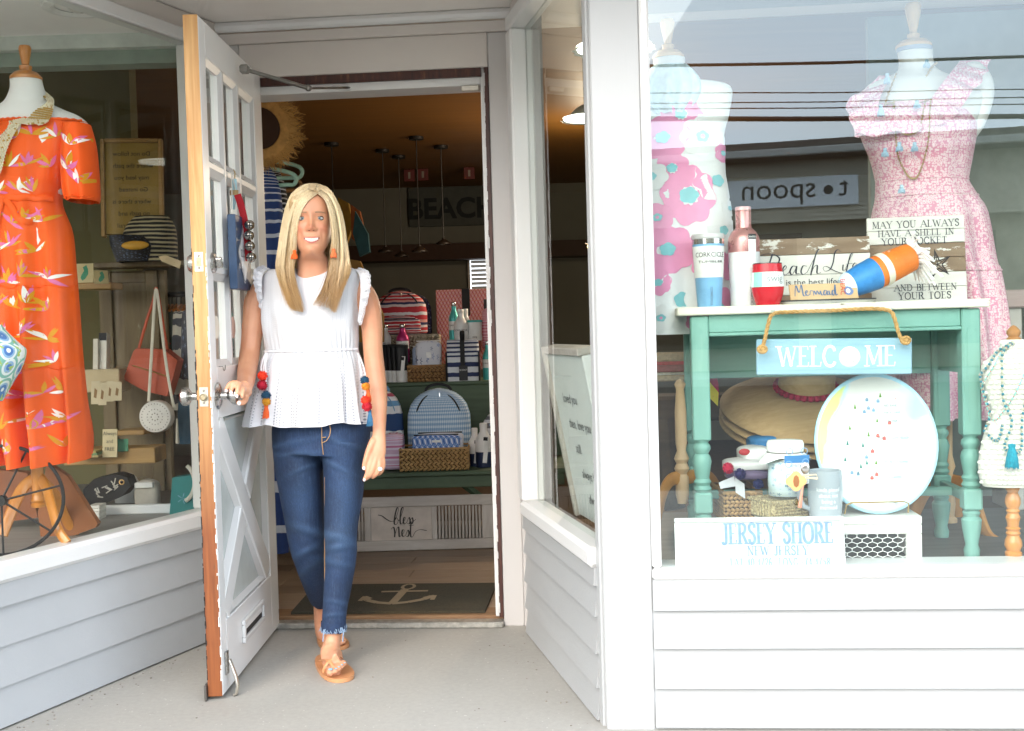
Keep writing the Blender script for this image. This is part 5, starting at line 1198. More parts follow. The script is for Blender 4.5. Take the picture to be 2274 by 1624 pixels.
bottle('large white bottle in front of the teal one by the pink bag', 1025, 687, 775, 6.12, 31, m_wbot, m_wbot, m_wbot, text='CORKCICLE.')
bottle('white bottle behind the large white bottle', 1036, 686, 770, 6.22, 24, m_wbot, m_wbot, m_wbot)
bottle('white stemless tumbler with teal lid and rose base', 1056, 711, 782, 6.14, 33, m_wbot, P('b9745c', .3, .6), P('4fb9b4', .4), 'tumbler', 'swig', cat='tumbler')
bottle('teal bottle against the door jamb on the upper shelf', 1085, 757, 850, 6.1, 24, teal, teal, text='CORKCICLE.')
bottle('white and navy bottle with a paper tag standing nearest the jamb on the bench', 1076, 939, 1038, 5.62, 38, m_wbot, navy, m_wbot, tag_=True)
bottle('white and navy bottle behind its twin at the end of the bench', 1056, 950, 1038, 5.68, 30, m_wbot, navy, m_wbot, tag_=True)
b = B(); b.bb(A(858, 852, 6.2), A(884, 830, 6.35), .003); o = b.build('card_box', P('a98a58', .8)); tag(o, 'small brown card box at the end of the upper shelf', 'box')
# striped lunch bag
c = A(1030, 852, 6.06); w_ = S(72, 6.06); h = S(98, 6.06)
lb = T('lunch_bag', 'navy and white striped roll top lunch bag on the upper shelf', 'lunch bag', c); b = B(); loft(b, [(c+Vector((0, .0, z*h)), w_*.5*(1 if z < .8 else 1-.15*(z-.8)), .06*(1 if z < .72 else max(.12, 1-(z-.72)*3.2))) for z in (0, .02, .3, .6, .72, .85, .97, 1)], .3, 36); b.build('body', stripes('navy_stripe', [(1, '27345e'), (1.3, 'e4e6ea')], 9, wob=.012), lb, 60)
b = B(); b.bb(c+Vector((-.012, -.066, h*.25)), c+Vector((.012, -.061, h*.98)), .001); b.tube([c+Vector((0, -.03+.03*sin(a*2), h*.98+.05*sin(a))) for a in [pi*i/8 for i in range(9)]], .012, 6, flat=.3); b.build('strap', m_blk, lb)
for s_ in (-1, 1): b = B(); b.tube([c+Vector((s_*w_*.5, -.05, z*h)) for z in (0, .3, .72)], .005, 6); b.build('piping', m_blk, lb)
b = B(); b.bb(c+Vector((-.02, -.07, .02)), c+Vector((.025, -.067, h*.42)), .0005); tg = b.build('hang_tag', P('2a2a2e', .6), lb); b = B(fr(c+Vector((.003, -.0712, h*.3)))); text_geo(b, 'SCOUT', .013, 0, 0, 0); b.build('lettering', m_wbot, tg, 0, kind='stuff')
# pink ogee bag
c = A(1038, 774, 6.42); w_ = S(132, 6.42); h = S(131, 6.42)
pb = T('tote_bin', 'pink and orange ogee print fabric bin with a black strap', 'fabric bin', c); b = B(); b.bb(c+Vector((-w_/2, -.02, -.12)), c+Vector((w_/2, .16, h)), .004); o = b.build('body', ogee('pink_ogee', ['e9c9c4', 'd9707c', 'eec0b4', 'd98a6a', 'c85a74'], 17, 9), pb, 0)
me = o.data; uvl = me.uv_layers[0].data
for i, lp in enumerate(me.loops): v = me.vertices[lp.vertex_index].co; uvl[i].uv = ((v.x-c.x)/w_+.5, (v.z-c.z)/h)
b = B(); b.bb(c+Vector((-.022, -.028, h*.55)), c+Vector((.022, -.0205, h+.004)), .001); b.build('strap', m_blk, pb); b = B(); b.bb(c+Vector((.1, -.026, h*.66)), c+Vector((.2, -.0205, h*.82)), .001); lb_ = b.build('label', P('2c2a2c', .6), pb)
b = B(fr(c+Vector((.15, -.0275, h*.7)))); text_geo(b, 'SCOUT', .02, 0, 0, 0); b.build('lettering', P('8a8684', .6), lb_, 0, kind='stuff')
c = A(1098, 774, 6.2); b = B(); puff(b, c, S(52, 6.2), S(92, 6.2), .1, .15, .4); o = b.build('lunch_tote', gingham('pink_gingham', 'f0d4d8', 'dc8a98', 'c85a70', 30), None, 60); tag(o, 'pink gingham lunch tote at the door jamb end of the upper shelf', 'tote')
# ---- back of the shop
m_ltr = P('22282a', .8)
bs_ = T('beach_sign', 'grey board with dark capitals reading beach high on the back wall', 'sign', A(1010, 490, 10.38))
c = A(1004, 490, 10.37); k = 10.37/FPX; b = B(); b.bb((c.x-95*k, 10.355, c.z-12*k), (c.x+95*k, 10.395, c.z+74*k), .005); b.build('board', P((.085, .095, .085), .8), bs_)
b = B(fr((c.x, 10.352, c.z))); text_geo(b, 'BEACH', 62*k, 0, 6*k, 0, off=.03); b.build('lettering', m_ltr, bs_, 0, kind='stuff')
for i, (x, y, lb_) in enumerate(((909, 390, 'nearest the woman'), (939, 388, 'in the middle'), (1042, 385, 'closest to the door jamb'))):
    t = T('hanging_tag_sign', 'small red hanging sign with a white mark below the ceiling, '+lb_, 'sign', A(x, y, 9.2), 'small red signs under the ceiling'); k = 9.2/FPX; b = B(); p = A(x, y, 9.2); b.box(p, (24*k, .008, 26*k), .002); b.build('board', P('5c1c18', .6), t); b = B(); b.box(p+Vector((0, -.006, 0)), (5*k, .003, 14*k), .0); b.build('mark', P('8a8076', .6), t); b = B(); b.tube([p+Vector((0, 0, 12*k)), Vector((p.x, p.y, 2.4))], .003, 4); b.build('string', m_blk, t)
for i, (x, y, Y, yl) in enumerate(((979, 327, 8.1, 543), (849, 333, 8.2, 560), (736, 314, 7.85, 480), (885, 348, 8.5, 570), (924, 307, 7.7, 560))):
    p = A(x, y, Y); q_ = A(x+8, yl, Y); room_lamp(p.x, Y, q_.z, .055, 0, ['nearest the door jamb', 'left of the beach sign', 'above the woman\'s head', 'second from the beach sign', 'highest before the beach sign'][i].join(('black pendant lamp hanging from the plank ceiling, ', '')))
room_lamp(-2.6, 5.0, 1.98, .1, 0, 'black pendant lamp over the shelves behind the orange dress'); room_lamp(2.3, 5.6, 1.9, .1, 0, 'black pendant lamp behind the right display window')
b = B(); b.bb((-2.2, 10.1, 1.72), (2.6, 10.39, 1.86)); b.build('ceiling_beam', P('3d2414', .7), kind='structure', smooth=0)
c = A(1066, 601, 10.35); k = 10.35/FPX; wn = T('blind_window', 'bright window with white slatted blind on the far wall', 'window', c)
b = B(); b.bb((c.x-22*k, 10.36, c.z-44*k), (c.x+26*k, 10.398, c.z+44*k)); b.build('pane', emit('daylit_glass', (.75, .8, .85), .9), wn, 0)
for i in range(9): b = B(); b.box((c.x+2*k, 10.35, c.z-38*k+i*9.5*k), (44*k, .004, 7*k), 0, Matrix.Rotation(.4, 3, 'X')); b.build('slat', P('d8d8d4', .6), wn)
for a, e in (((-27, -48), (-22, 48)), ((26, -48), (31, 48)), ((-22, 44), (26, 48)), ((-22, -48), (26, -44))): b = B(); b.bb((c.x+a[0]*k, 10.33, c.z+a[1]*k), (c.x+e[0]*k, 10.398, c.z+e[1]*k)); b.build('frame', P('c9c6be', .6), wn)
# ---- rack of clothes just inside, hat above
def hanger(label, x0, x1, y, Y, mat):
    t = T('coat_hanger', label, 'hanger', A((x0+x1)/2, y, Y), 'clothes hangers'); p = [(x0, y+22), (x0+4, y+6), ((x0+x1)/2-8, y-4), ((x0+x1)/2+10, y-4), (x1-9, y+6), (x1, y+18), (x1-6, y+30), (x1-22, y+31), (x0, y+36)]
    b = B(); b.tube([A(a, c_, Y) for a, c_ in smooth_path(p, 5)], .0085, 8); b.build('body', mat, t); b = B(); m_ = (x0+x1)/2; b.tube([A(m_, y-4, Y), A(m_, y-18, Y), A(m_+6, y-26, Y), A(m_+12, y-20, Y)], .003, 6); b.build('hook', m_chr, t)
m_mint = P('a9d0b8', .5)
hanger('mint green hanger behind the other at the clothes rack', 560, 671, 364, 4.75, m_mint); hanger('mint green hanger holding the navy striped dress', 545, 658, 380, 4.6, m_mint)
hanger('plain wooden hanger behind the mint ones', 590, 668, 392, 4.95, P('9a6a3a', .5))
def garment(label, rows, Y, mat, name='dress', cat='dress', fold=.008, nf=9, dep=.05, ph=0, group='clothes hanging inside the shop', ncol=64):
    """rows (y, xl, xr)"""
    rr = smooth_path(rows, 4); t = len(rr); b = B(); c = A((rows[0][1]+rows[0][2])/2, rows[-1][0], Y); vs = []; uv = []
    for i, (y, xl, xr) in enumerate(rr):
        l = A(xl, y, Y); r = A(xr, y, Y); cx = (l+r)/2; hw = (r-l).length/2; g = fold*(.2+i/t)
        for j in range(ncol+1):
            a = 2*pi*j/ncol; q = 1+g/.06*sin(nf*a+ph+.4*i/t)
            vs.append(cx+Vector((hw*cos(a), dep*sin(a)*q, 0))); uv.append((j/ncol, 1-i/(t-1)))
    m = ncol+1; b.add(vs, [(i*m+j, i*m+j+1, (i+1)*m+j+1, (i+1)*m+j) for i in range(t-1) for j in range(ncol)], uv)
    o = b.build(name, mat, None, 180); return tag(o, label, cat, group)
m_nstr = stripes('navy_dress', [(3.2, '24407a'), (1, 'd8dce6')], 22, wob=.012); m_bstr = stripes('black_dots', [(2.2, '15161c'), (1, 'd2d2d6')], 30, wob=.01)
garment('navy dress with thin white stripes on the mint hanger just inside the door', [(372, 560, 600), (400, 556, 616), (440, 556, 625), (560, 552, 632), (800, 550, 636), (1228, 548, 641)], 4.6, m_nstr)
garment('black top with white squares behind the navy dress', [(372, 590, 612), (420, 590, 634), (600, 600, 648), (1215, 600, 642)], 4.8, m_bstr, 'top', 'top')
# straw hat
hc = A(574, 285, 4.55); Mh = Matrix.Translation(hc) @ Matrix.Rotation(radians(62), 4, 'Z') @ Matrix.Rotation(radians(90), 4, 'Y'); Mh = Matrix.Translation(hc) @ Matrix.Rotation(radians(18), 4, 'Z') @ Matrix.Rotation(radians(90), 4, 'X')
m_straw = P('b98a4a', .85, 0, .25, 40, .8, 90)
ht = T('straw_hat', 'wide woven straw hat with frayed brim hung above the clothes rack', 'hat', hc); b = B(Mh); rb_ = S(90, 4.55)
b.lathe([(.085, .0), (rb_*.6, .004), (rb_*.94, .0)], (0, 0, 0), 40, cap=False); b.build('brim', m_straw, ht, 180); b = B(Mh); b.lathe([(.086, .001), (.08, -.06), (.05, -.095), (0, -.1)], (0, 0, 0), 28, cap=False); b.build('crown', m_straw, ht, 180); b = B(Mh); b.lathe([(.0, .002), (.084, .002)], (0, 0, 0), 28, cap=False); b.build('opening', P('3a2210', .9), ht)
random.seed(5); b = B(Mh)
for i in range(900):
    a = random.uniform(0, 2*pi); r0 = rb_*random.uniform(.72, .95); r1 = r0+random.uniform(.015, .045); a2 = a+random.gauss(0, .12); b.tube([(r0*cos(a), r0*sin(a), .002), (r1*cos(a2), r1*sin(a2), .006+random.gauss(.004, .006))], [.0015, .0006], 3, cap=False)
b.build('frayed_fringe', P('c99a55', .9, 0, .2), ht, kind='stuff')
# colourful bags hanging behind the woman
for lb_, pts, cl, Y in (('teal blue canvas bag hanging behind the blonde hair', [(790, 470), (818, 520), (822, 560), (800, 570), (785, 520)], '1f4a50', 6.6), ('orange cloth bag hanging beside the teal one', [(780, 455), (800, 470), (812, 520), (798, 545), (782, 530)], '8a4a18', 6.7), ('mustard yellow cloth bag behind the woman\'s hair', [(752, 440), (775, 452), (785, 500), (772, 540), (748, 530)], '8a6a1c', 6.8)):
    b = B(); q_ = [A(x, y, Y) for x, y in pts]; b.prism([(p.x, p.z) for p in q_], Y-.03, Y+.03); o = b.build('hanging_bag', P(cl, .8, 0, .2), None, 0); tag(o, lb_, 'bag', 'cloth bags hanging behind the woman')
b = B(); q_ = [A(x, y, 6.1) for x, y in ((770, 575), (800, 580), (852, 700), (852, 760), (770, 760))]; b.prism([(p.x, p.z) for p in q_], 6.09, 6.13); o = b.build('leaning_board', P('8a6420', .7)); tag(o, 'slanting yellow wooden board behind the woman\'s shoulder', 'board')
# ================================================================ left display: orange dress and the things behind it
class Cloth:
    """garment surface from picture rows (y, xl, xr, depth) at distance Y with hanging folds"""
    def __init__(s, rows, Y, nf=9, fold=.01, f0=0, y0=0, y1=1e9, k=5, ph=0):
        s.r = smooth_path(rows, k); s.Y = Y; s.nf = nf; s.fold = fold; s.ya = y0; s.yb = y1; s.ph = ph; s.f0 = f0
    def row(s, y):
        r = s.r
        for i in range(len(r)-1):
            if r[i][0] <= y <= r[i+1][0]:
                t = (y-r[i][0])/(r[i+1][0]-r[i][0]+1e-9); return [r[i][q]+(r[i+1][q]-r[i][q])*t for q in range(4)]
        return r[0] if y < r[0][0] else r[-1]
    def at(s, a, y, out=0):
        """a: 0 right edge, pi/2 front, pi left edge"""
        _, xl, xr, d = s.row(y); c = A((xl+xr)/2, y, s.Y); hw = S((xr-xl)/2, s.Y)
        g = s.f0+s.fold*max(0, min(1, (y-s.ya)/max(1, s.yb-s.ya))); w_ = 1+g/.12*(sin(s.nf*a+s.ph+.004*y)+.45*sin(s.nf*1.7*a+1.3))
        ca, sa = cos(a), sin(a)
        return c+Vector(((hw+out)*ca, -(d*w_+out)*sa, 0))
    def px(s, x, y, out=.0012):
        _, xl, xr, d = s.row(y); hw = (xr-xl)/2; ca = max(-.995, min(.995, (x-(xl+xr)/2)/hw)); return s.at(math.acos(ca), y, out)
    def mesh(s, b, n=72, m=None, a0=0, a1=2*pi):
        r = s.r; ys = [q[0] for q in r]
        if m: ys = [ys[0]+(ys[-1]-ys[0])*i/m for i in range(m+1)]
        vs = []; uv = []
        for y in ys:
            for j in range(n+1): a = a0+(a1-a0)*j/n; vs.append(s.at(a, y)); uv.append((j/n, (y-ys[0])/(ys[-1]-ys[0])))
        k = n+1; b.add(vs, [(i*k+j, i*k+j+1, (i+1)*k+j+1, (i+1)*k+j) for i in range(len(ys)-1) for j in range(n)], uv)
def petal(b, cl, x, y, ang, ln, wd, out=.0014, seg=4):
    """leaf-shaped print lying on cloth cl, picture pixels"""
    vs = []
    for i in range(seg+1):
        t = i/seg; ww = wd*(sin(pi*min(1, t*.94+.06)))**.8*(1-.25*t); px_ = x+cos(ang)*ln*t; py_ = y-sin(ang)*ln*t
        vs += [cl.px(px_-sin(ang)*ww, py_-cos(ang)*ww, out), cl.px(px_+sin(ang)*ww, py_+cos(ang)*ww, out)]
    b.add(vs, [(2*i, 2*i+1, 2*i+3, 2*i+2) for i in range(seg)])
m_lwood = wood('honey_wood', 'b06a24', 'd08a3a', 'e0a050', 2, 30, 10, .35, .05, coat=.4)
m_form = P('e6e4e0', .6, 0, .03)
def finial(t, x, yt, yr, yd, wt, wn, wd_, Y, mat):
    """turned wooden handle on a dress form: flaring grip, ring and domed disc"""
    p = A(x, yd, Y); k = Y/FPX; b = B(); h = (yd-yt)*k
    b.lathe([(wd_*.5*k, 0), (wd_*.5*k, 6*k), (wd_*.36*k, 16*k), (wn*.8*k, 20*k), (wn*.9*k, 26*k), (wn*.9*k, 30*k), (wn*.5*k, 33*k), (wn*.55*k, 38*k), (wt*.42*k, h*.72), (wt*.5*k, h*.9), (wt*.42*k, h*.98), (wt*.2*k, h), (0, h)], p, 22); b.build('finial', mat, t)
def body_form(t, rows, Y, mat=None):
    b = B(); Cloth(rows, Y).mesh(b, 36); b.build('torso', mat or m_form, t, 180)
Y0 = 3.6
mq_ = T('mannequin', 'white dress form with honey wood handle wearing the orange dress', 'mannequin', AZ(80, 1180, .44))
finial(mq_, 58, 102, 160, 178, 27, 15, 68, Y0, m_lwood)
body_form(mq_, [(177, 24, 91, .042), (200, 23, 97, .045), (228, 8, 108, .052), (246, -30, 140, .065), (262, -62, 175, .075), (285, -78, 196, .085), (330, -70, 190, .1), (440, -20, 134, .09), (540, -45, 158, .11), (700, -40, 160, .09)], Y0)
b = B(); k = Y0/FPX; p = A(86, 1128, Y0); b.lathe([(.0, 0), (16*k, .003), (17*k, 8*k), (14*k, 12*k), (17*k, 17*k), (14*k, 22*k), (13*k, 30*k), (13*k, 105*k), (16*k, 112*k), (12*k, 200*k)], p, 20); b.build('pole', m_lwood, mq_)
for pts in (((88, 1062, 3.6), (104, 1085, 3.57), (116, 1130, 3.52), (130, 1178, 3.48), (150, 1207, 3.46)), ((78, 1062, 3.6), (50, 1085, 3.58), (28, 1130, 3.54), (5, 1190, 3.5)), ((92, 1066, 3.63), (120, 1095, 3.7), (140, 1140, 3.76), (166, 1190, 3.8))):
    b = B(); b.tube([A(*q) for q in smooth_path(pts, 5)], [.019-.0002*i for i in range(len(smooth_path(pts, 5)))], 10, flat=.6, up=(0, 1, 0)); b.build('leg', m_lwood, mq_)
m_or = P('ec5806', .7, 0, .1, 6, .15, 400)
OD = Cloth([(276, -74, 192, .092), (300, -76, 190, .1), (360, -60, 170, .115), (420, -30, 140, .105), (446, -22, 135, .1), (470, -26, 140, .105), (520, -40, 158, .12), (600, -45, 165, .13), (700, -40, 172, .14), (800, -30, 178, .15), (900, -15, 187, .16), (975, 2, 194, .17), (1024, 10, 191, .17)], Y0, 9, .042, .005, 430, 1024)
b = B(); OD.mesh(b, 90); dr = b.build('dress', m_or, None, 180); tag(dr, 'orange off-shoulder dress with bird of paradise print in the window', 'dress')
SLV = Cloth([(278, 140, 199, .06), (320, 140, 209, .08), (370, 142, 214, .09), (420, 146, 217, .09), (438, 150, 217, .085), (448, 156, 214, .08)], Y0-.02, 7, .012, .003, 280, 440)
b = B(); SLV.mesh(b, 40); b.build('sleeve', m_or, dr, 180)
b = B(); b.tube([OD.px(x, 276+1.2*sin(x*.5), .002) for x in range(-60, 192, 6)], .0045, 6); b.tube([SLV.px(x, 442+2*sin(x*.4), .002) for x in range(158, 215, 5)], .003, 6); b.build('gathered_edge', m_or, dr, kind='stuff')
b = B(); b.tube([OD.px(x, 447+2*sin(x*.2), .004) for x in range(-20, 134, 7)], .011, 8, flat=.4, up=(0, 1, 0)); b.build('sash', m_or, dr)
for pts in (((36, 447), (30, 480), (28, 540), (34, 600), (32, 640)), ((44, 450), (60, 470), (72, 490), (92, 502), (100, 500))):
    b = B(); b.tube([OD.px(x, y, .006) for x, y in smooth_path(pts, 5)], .010, 8, flat=.35, up=(0, 1, 0)); b.build('sash_end', m_or, dr)
for y in (640, 818):
    b = B(); b.tube([OD.px(x, y+3*sin(x*.13), .001) for x in range(-35, 176, 5)], .0022, 5); b.build('tier_seam', m_or, dr)
random.seed(21); PB = [B(), B(), B()]
for gy in range(12):
    for gx in range(7):
        y = 312+gy*62+random.uniform(-10, 10); x = -44+gx*37+(22 if gy % 2 else 0)+random.uniform(-9, 9)
        r = OD.row(y); cl = OD
        if x < r[1]+18 or x > r[2]-16: continue
        base = pi/2+random.choice((-.5, .5, .2, -.2)); 
        for q in range(random.choice((6, 7, 8))):
            an = base+random.uniform(-1.6, 1.6); ln = random.uniform(20, 40); ci = random.choice((0, 0, 0, 1, 1, 2)); 
            if not r[1]+6 < x+cos(an)*ln < r[2]-2: continue
            petal(PB[ci], cl, x, y, an, ln, random.uniform(3, 5), .0014+.0002*q)
for x, y in ((178, 330), (176, 385), (196, 415)):
    for q in range(6): petal(PB[q % 3], SLV, x, y, pi/2+random.uniform(-1.2, 1.2), random.uniform(26, 46), 5.5, .0016+.0002*q)
for bb_, cl in zip(PB, ('d3920f', 'd86a9c', 'ece4dc')): bb_.build('printed_petals', P(cl, .7, 0, .08), dr, 180, kind='stuff')
# necklace of many strands
nk = B(); n2 = B()
for s_ in range(13):
    yl = 318+s_*7.2; xa, xb = -52+s_*1.2, 118-s_*1.1
    pts = smooth_path([(xb-30, 196), (xb-10, 212), (xb, 228), (xb-12-s_*2.5, 268), (66-s_*1.3, yl-34), (30, yl), (0, yl-22), (xa+30, 280), (xa, 232), (xa+25, 205)], 10)
    L_ = 0; prev = None
    for i in range(0, len(pts)):
        p = OD.px(pts[i][0], max(277, pts[i][1]), .006+.0012*s_) if pts[i][1] > 277 else A(pts[i][0], pts[i][1], Y0-.052-.0012*s_-.05*(pts[i][1]-228)/50*(1 if pts[i][1] > 228 else 4))
        (n2 if 240 < pts[i][1] < 268 or random.random() < .12 else nk).ball(p, .0036, 5, 4)
        if prev is not None: nk.tube([prev, p], .0015, 4, cap=False)
        prev = p
nkl = T('necklace', 'many-stranded gold and cream bead necklace on the orange dress', 'necklace', A(40, 330, 3.45)); nk.build('cream_beads', P('d8ccb0', .35), nkl, kind='stuff'); n2.build('gold_beads', P('c09a50', .3, .6), nkl, kind='stuff')
# wheel, wedge board, flowery bag
wc = A(3, 1112, 3.42); wl = T('wire_wheel', 'black iron spoked wheel standing in front of the dress form legs', 'wheel', AZ(3, 1240, .44)); k = 3.42/FPX; m_irn = P('1d1c1d', .45, .4)
RWm = Matrix.Rotation(.25, 3, 'Z')
b = B(); b.tube([wc+RWm @ Vector((130*k*cos(a), 0, 122*k*sin(a))) for a in [i*pi/24 for i in range(49)]], 4.2*k, 8, cap=False); b.build('rim', m_irn, wl)
for i in range(7): a = .22+i*2*pi/7; b = B(); b.tube([wc, wc+RWm @ Vector((130*k*cos(a), 0, 122*k*sin(a)))], 2.6*k, 6); b.build('spoke', m_irn, wl)
b = B(); b.lathe([(12*k, -.012), (12*k, .012)], wc, 14, Matrix.Rotation(radians(90), 3, 'X')); b.build('hub', m_irn, wl)
def slab(name, pts, Y, th, mat, label, cat, group=None, parent=None, slope=0):
    q = [A(x, y, Y+slope*(x-pts[0][0])) for x, y in pts]; b = B(); n = len(q); v2 = [p+Vector((0, th, 0)) for p in q]
    ar = sum(q[i].x*q[(i+1) % n].z-q[(i+1) % n].x*q[i].z for i in range(n)); o_ = list(range(n)) if ar > 0 else list(range(n))[::-1]
    b.add(q+v2, [tuple(o_), tuple(i+n for i in o_[::-1])]+[(i, i+n, (i+1) % n+n, (i+1) % n) for i in range(n)]); o = b.build(name, mat, parent, 0)
    return tag(o, label, cat, group) if parent is None else o
slab('wedge_stand', [(104, 1028), (150, 1058), (217, 1163), (212, 1172), (93, 1216), (84, 1140)], 3.78, .03, P('8a4f22', .6, 0, .1), 'brown triangular wooden stand behind the dress form legs', 'stand')
slab('wooden_riser', [(-60, 1040), (60, 1050), (84, 1150), (-60, 1170)], 3.95, .05, P('7a4118', .55, 0, .15), 'dark orange wooden box behind the iron wheel', 'box')
def flowery():
    t = MT('flowery_cotton'); v = t.co(scale=(16, 16, 16)); vo = t.n('ShaderNodeTexVoronoi'); vo.inputs['Scale'].default_value = 1; t.l(v, vo.inputs['Vector'])
    wv = t.math('SINE', t.math('MULTIPLY', vo.outputs['Distance'], 26)); c_ = t.ramp(vo.outputs['Distance'], [(0, H('e6ece8')), (.12, H('4a78b4')), (.26, H('8fb4d4')), (.36, H('dfe8e4')), (.48, H('7fb8a8')), (.62, H('e4ebe6'))], 'CONSTANT')
    return t.fin(t.mix(t.math('GREATER_THAN', t.noise(v, 2.4, 3), .6), c_, H('a8c060')), .7)
fb = B(); FBg = Cloth([(722, -60, 2, .03), (740, -70, 14, .06), (765, -74, 37, .09), (782, -74, 51, .1), (820, -72, 38, .11), (860, -70, 16, .09), (892, -66, 2, .05)], 3.28, 5, .004, .002, 720, 890); FBg.mesh(fb, 40); o = fb.build('shoulder_bag', flowery(), None, 180); tag(o, 'blue and green flowery cloth bag at the picture edge before the orange dress', 'bag')
# ---- behind: text board, shelf, old door, bags
Yb = 4.85; kb = Yb/FPX
m_old = wood('weathered_door', '5a4a32', '7a6a4a', '94835c', 2, 26, 9, .65, .25, '8f866e', 0, .66); m_shf = wood('pine_shelf', '8a6a3a', 'b08a50', 'c8a468', 0, 26, 10, .55, .1)
tbd = T('verse_board', 'tan framed board with a dark printed verse behind the window, lettering mirrored', 'sign', A(295, 520, 4.7))
MBd = fr(A(295, 520, 4.72), radians(8), radians(-7)); k = 4.72/FPX
b = B(MBd); b.bb((-58*k, -.005, 0), (58*k, .012, 205*k)); b.build('board', P('8f7434', .7, 0, .12), tbd)
for x in (-66, 58): b = B(MBd); b.bb((x*k, -.014, -6*k), ((x+9)*k, .02, 214*k), .003); b.build('frame_post', m_shf, tbd)
for z in (206,): b = B(MBd); b.bb((-56.8*k, -.014, z*k), (57.9*k, .02, (z+9)*k), .003); b.build('frame_rail', m_shf, tbd)
b = B(MBd); m_tx = P('2a2418', .7)
for i, s_ in enumerate(('Do not follow', 'where the path', 'may lead you', 'Go instead', 'where there is', 'no path and', 'leave a trail')): text_geo(b, s_, 14*k, 4*k*(i % 2), (176-i*27)*k, -.0065, mirror=True)
b.build('lettering', m_tx, tbd, 0, kind='stuff')
oc = T('old_cupboard', 'weathered grey-green panelled cupboard door behind the orange handbag', 'cupboard', A(300, 1012, 4.82)); p0 = A(236, 1015, 4.82); p1 = A(364, 600, 4.82)
b = B(); b.bb((p0.x, 4.82, .42), (p1.x, 4.86, p1.z)); b.build('door', m_old, oc, 0)
for a, e in ((0, .055), (.20, .25)): b = B(); b.bb((p0.x+a, 4.805, .42), (p0.x+e, 4.8195, p1.z), .003); b.build('stile', m_old, oc)
for z in (.46, .93, p1.z-.05): b = B(); b.bb((p0.x+.0555, 4.807, z), (p0.x+.1995, 4.8195, z+.045), .003); b.build('rail', m_old, oc)
def shelf(label, x0, x1, y, Y, th, mat=None, depth=.14, name='shelf', sl=0):
    a = A(x0, y, Y); c = A(x1, y, Y); b = B(); b.bb((a.x, Y, a.z-th), (c.x, Y+depth, a.z), .003); o = b.build(name, mat or m_shf); return tag(o, label, 'shelf', 'wooden shelves behind the orange dress')
shelf('long wooden shelf carrying the black striped knitted bags', 200, 425, 584, 4.7, .022, m_old); shelf('short pine shelf holding the green state cards', 160, 246, 629, 4.55, .026); shelf('cream ledge with hanging paper tags', 180, 264, 822, 4.5, .09, P('b7a582', .7)); shelf('low slanted plank above the black fish cushion', 140, 344, 1000, 4.35, .06)
shelf('little shelf stick behind the free tag', 255, 320, 957, 4.6, .02)
def hbag(label, rows, Y, mat, nm='knitted_bag', cat='bag', **k): b = B(); Cloth(rows, Y, **k).mesh(b, 40); o = b.build(nm, mat, None, 180); return tag(o, label, cat)
m_knit = starry('dark_knit', '1c1d24', '6a6a64', 30); m_cs = stripes('cream_stripe', [(1.3, '16161a'), (1, 'b8ab86')], 11, wob=.05)
hbag('black and cream striped knitted bag on the shelf under the verse board', [(480, 300, 372, .03), (500, 282, 386, .06), (530, 272, 392, .08), (584, 268, 394, .09)], 4.72, m_cs)
hb = hbag('dark navy knitted basket bag on the shelf with a yellow oval', [(524, 244, 320, .06), (545, 248, 340, .09), (582, 262, 336, .08)], 4.66, m_knit)
b = B(); b.ball(A(300, 545, 4.56), S(31, 4.56), 16, 8, (1, .25, .32)); b.build('yellow_oval', P('c9952e', .6), hb, 180)
slab('price_tag', [(352, 570), (368, 567), (402, 580), (399, 597), (358, 580)], 4.6, .002, P('c9b48c', .7), 'cream price tag hanging from the shelf edge', 'price tag')
def card(label, x0, x1, yt, yb, Y, colr, art=None, artc='3f8a6a', group='cards and boxes on the shelves', tilt=0, name='card', cat='card', th=.006, words=None):
    c = A((x0+x1)/2, yb, Y); M0 = fr(c, tilt, radians(-8)); t = T(name, label, cat, c, group); w_, h = S(x1-x0, Y), S(yb-yt, Y); b = B(M0); b.bb((-w_/2, 0, 0), (w_/2, th, h), .001); b.build('board', P(colr, .7), t)
    if art: b = B(M0); b.add([(x*w_, -.0012, z*h) for x, z in art], [tuple(range(len(art)))]); b.build('print', P(artc, .7), t, 0)
    if words:
        b = B(M0)
        for i, s_ in enumerate(words): text_geo(b, s_, h/(len(words)+1.2)*.8, 0, h*(.78-.9*i/(len(words)+.3)), -.0014, sx=.9)
        b.build('lettering', P('4a4a40', .7), t, 0, kind='stuff')
NJ = [(-.12, .1), (.05, .2), (.22, .45), (.2, .7), (.1, .92), (-.1, .8), (-.02, .62), (-.16, .42), (-.22, .25)]
card('cream card with a green state outline on the short shelf', 168, 207, 585, 628, 4.55, 'c2b184', NJ); card('second green state card leaning sideways on the short shelf', 210, 242, 600, 630, 4.52, 'b7a678', NJ, tilt=.7)
card('tall white box with dark lid behind the ledge', 219, 236, 739, 823, 4.55, 'd9d5cc', [(-.5, .8), (.5, .8), (.5, 1), (-.5, 1)], '1c1d22', th=.04, name='box', cat='box'); card('short white box beside the tall one on the ledge', 206, 217, 752, 825, 4.53, 'c9c2b4', th=.03, name='box', cat='box')
for i, (x0, x1, yt, yb) in enumerate(((202, 222, 846, 898), (218, 236, 850, 900), (236, 252, 846, 892), (250, 270, 848, 890))): card('paper gift tag hanging from the cream ledge, '+('first from the dress', 'second from the dress', 'third from the dress', 'farthest from the dress')[i], x0, x1, yt, yb, 4.46, 'b9ab8c', [(-.2, .3), (.1, .25), (.2, .6), (-.1, .7)], '7a5a30', 'paper tags on the ledge', name='gift_tag', cat='gift tag', th=.002)
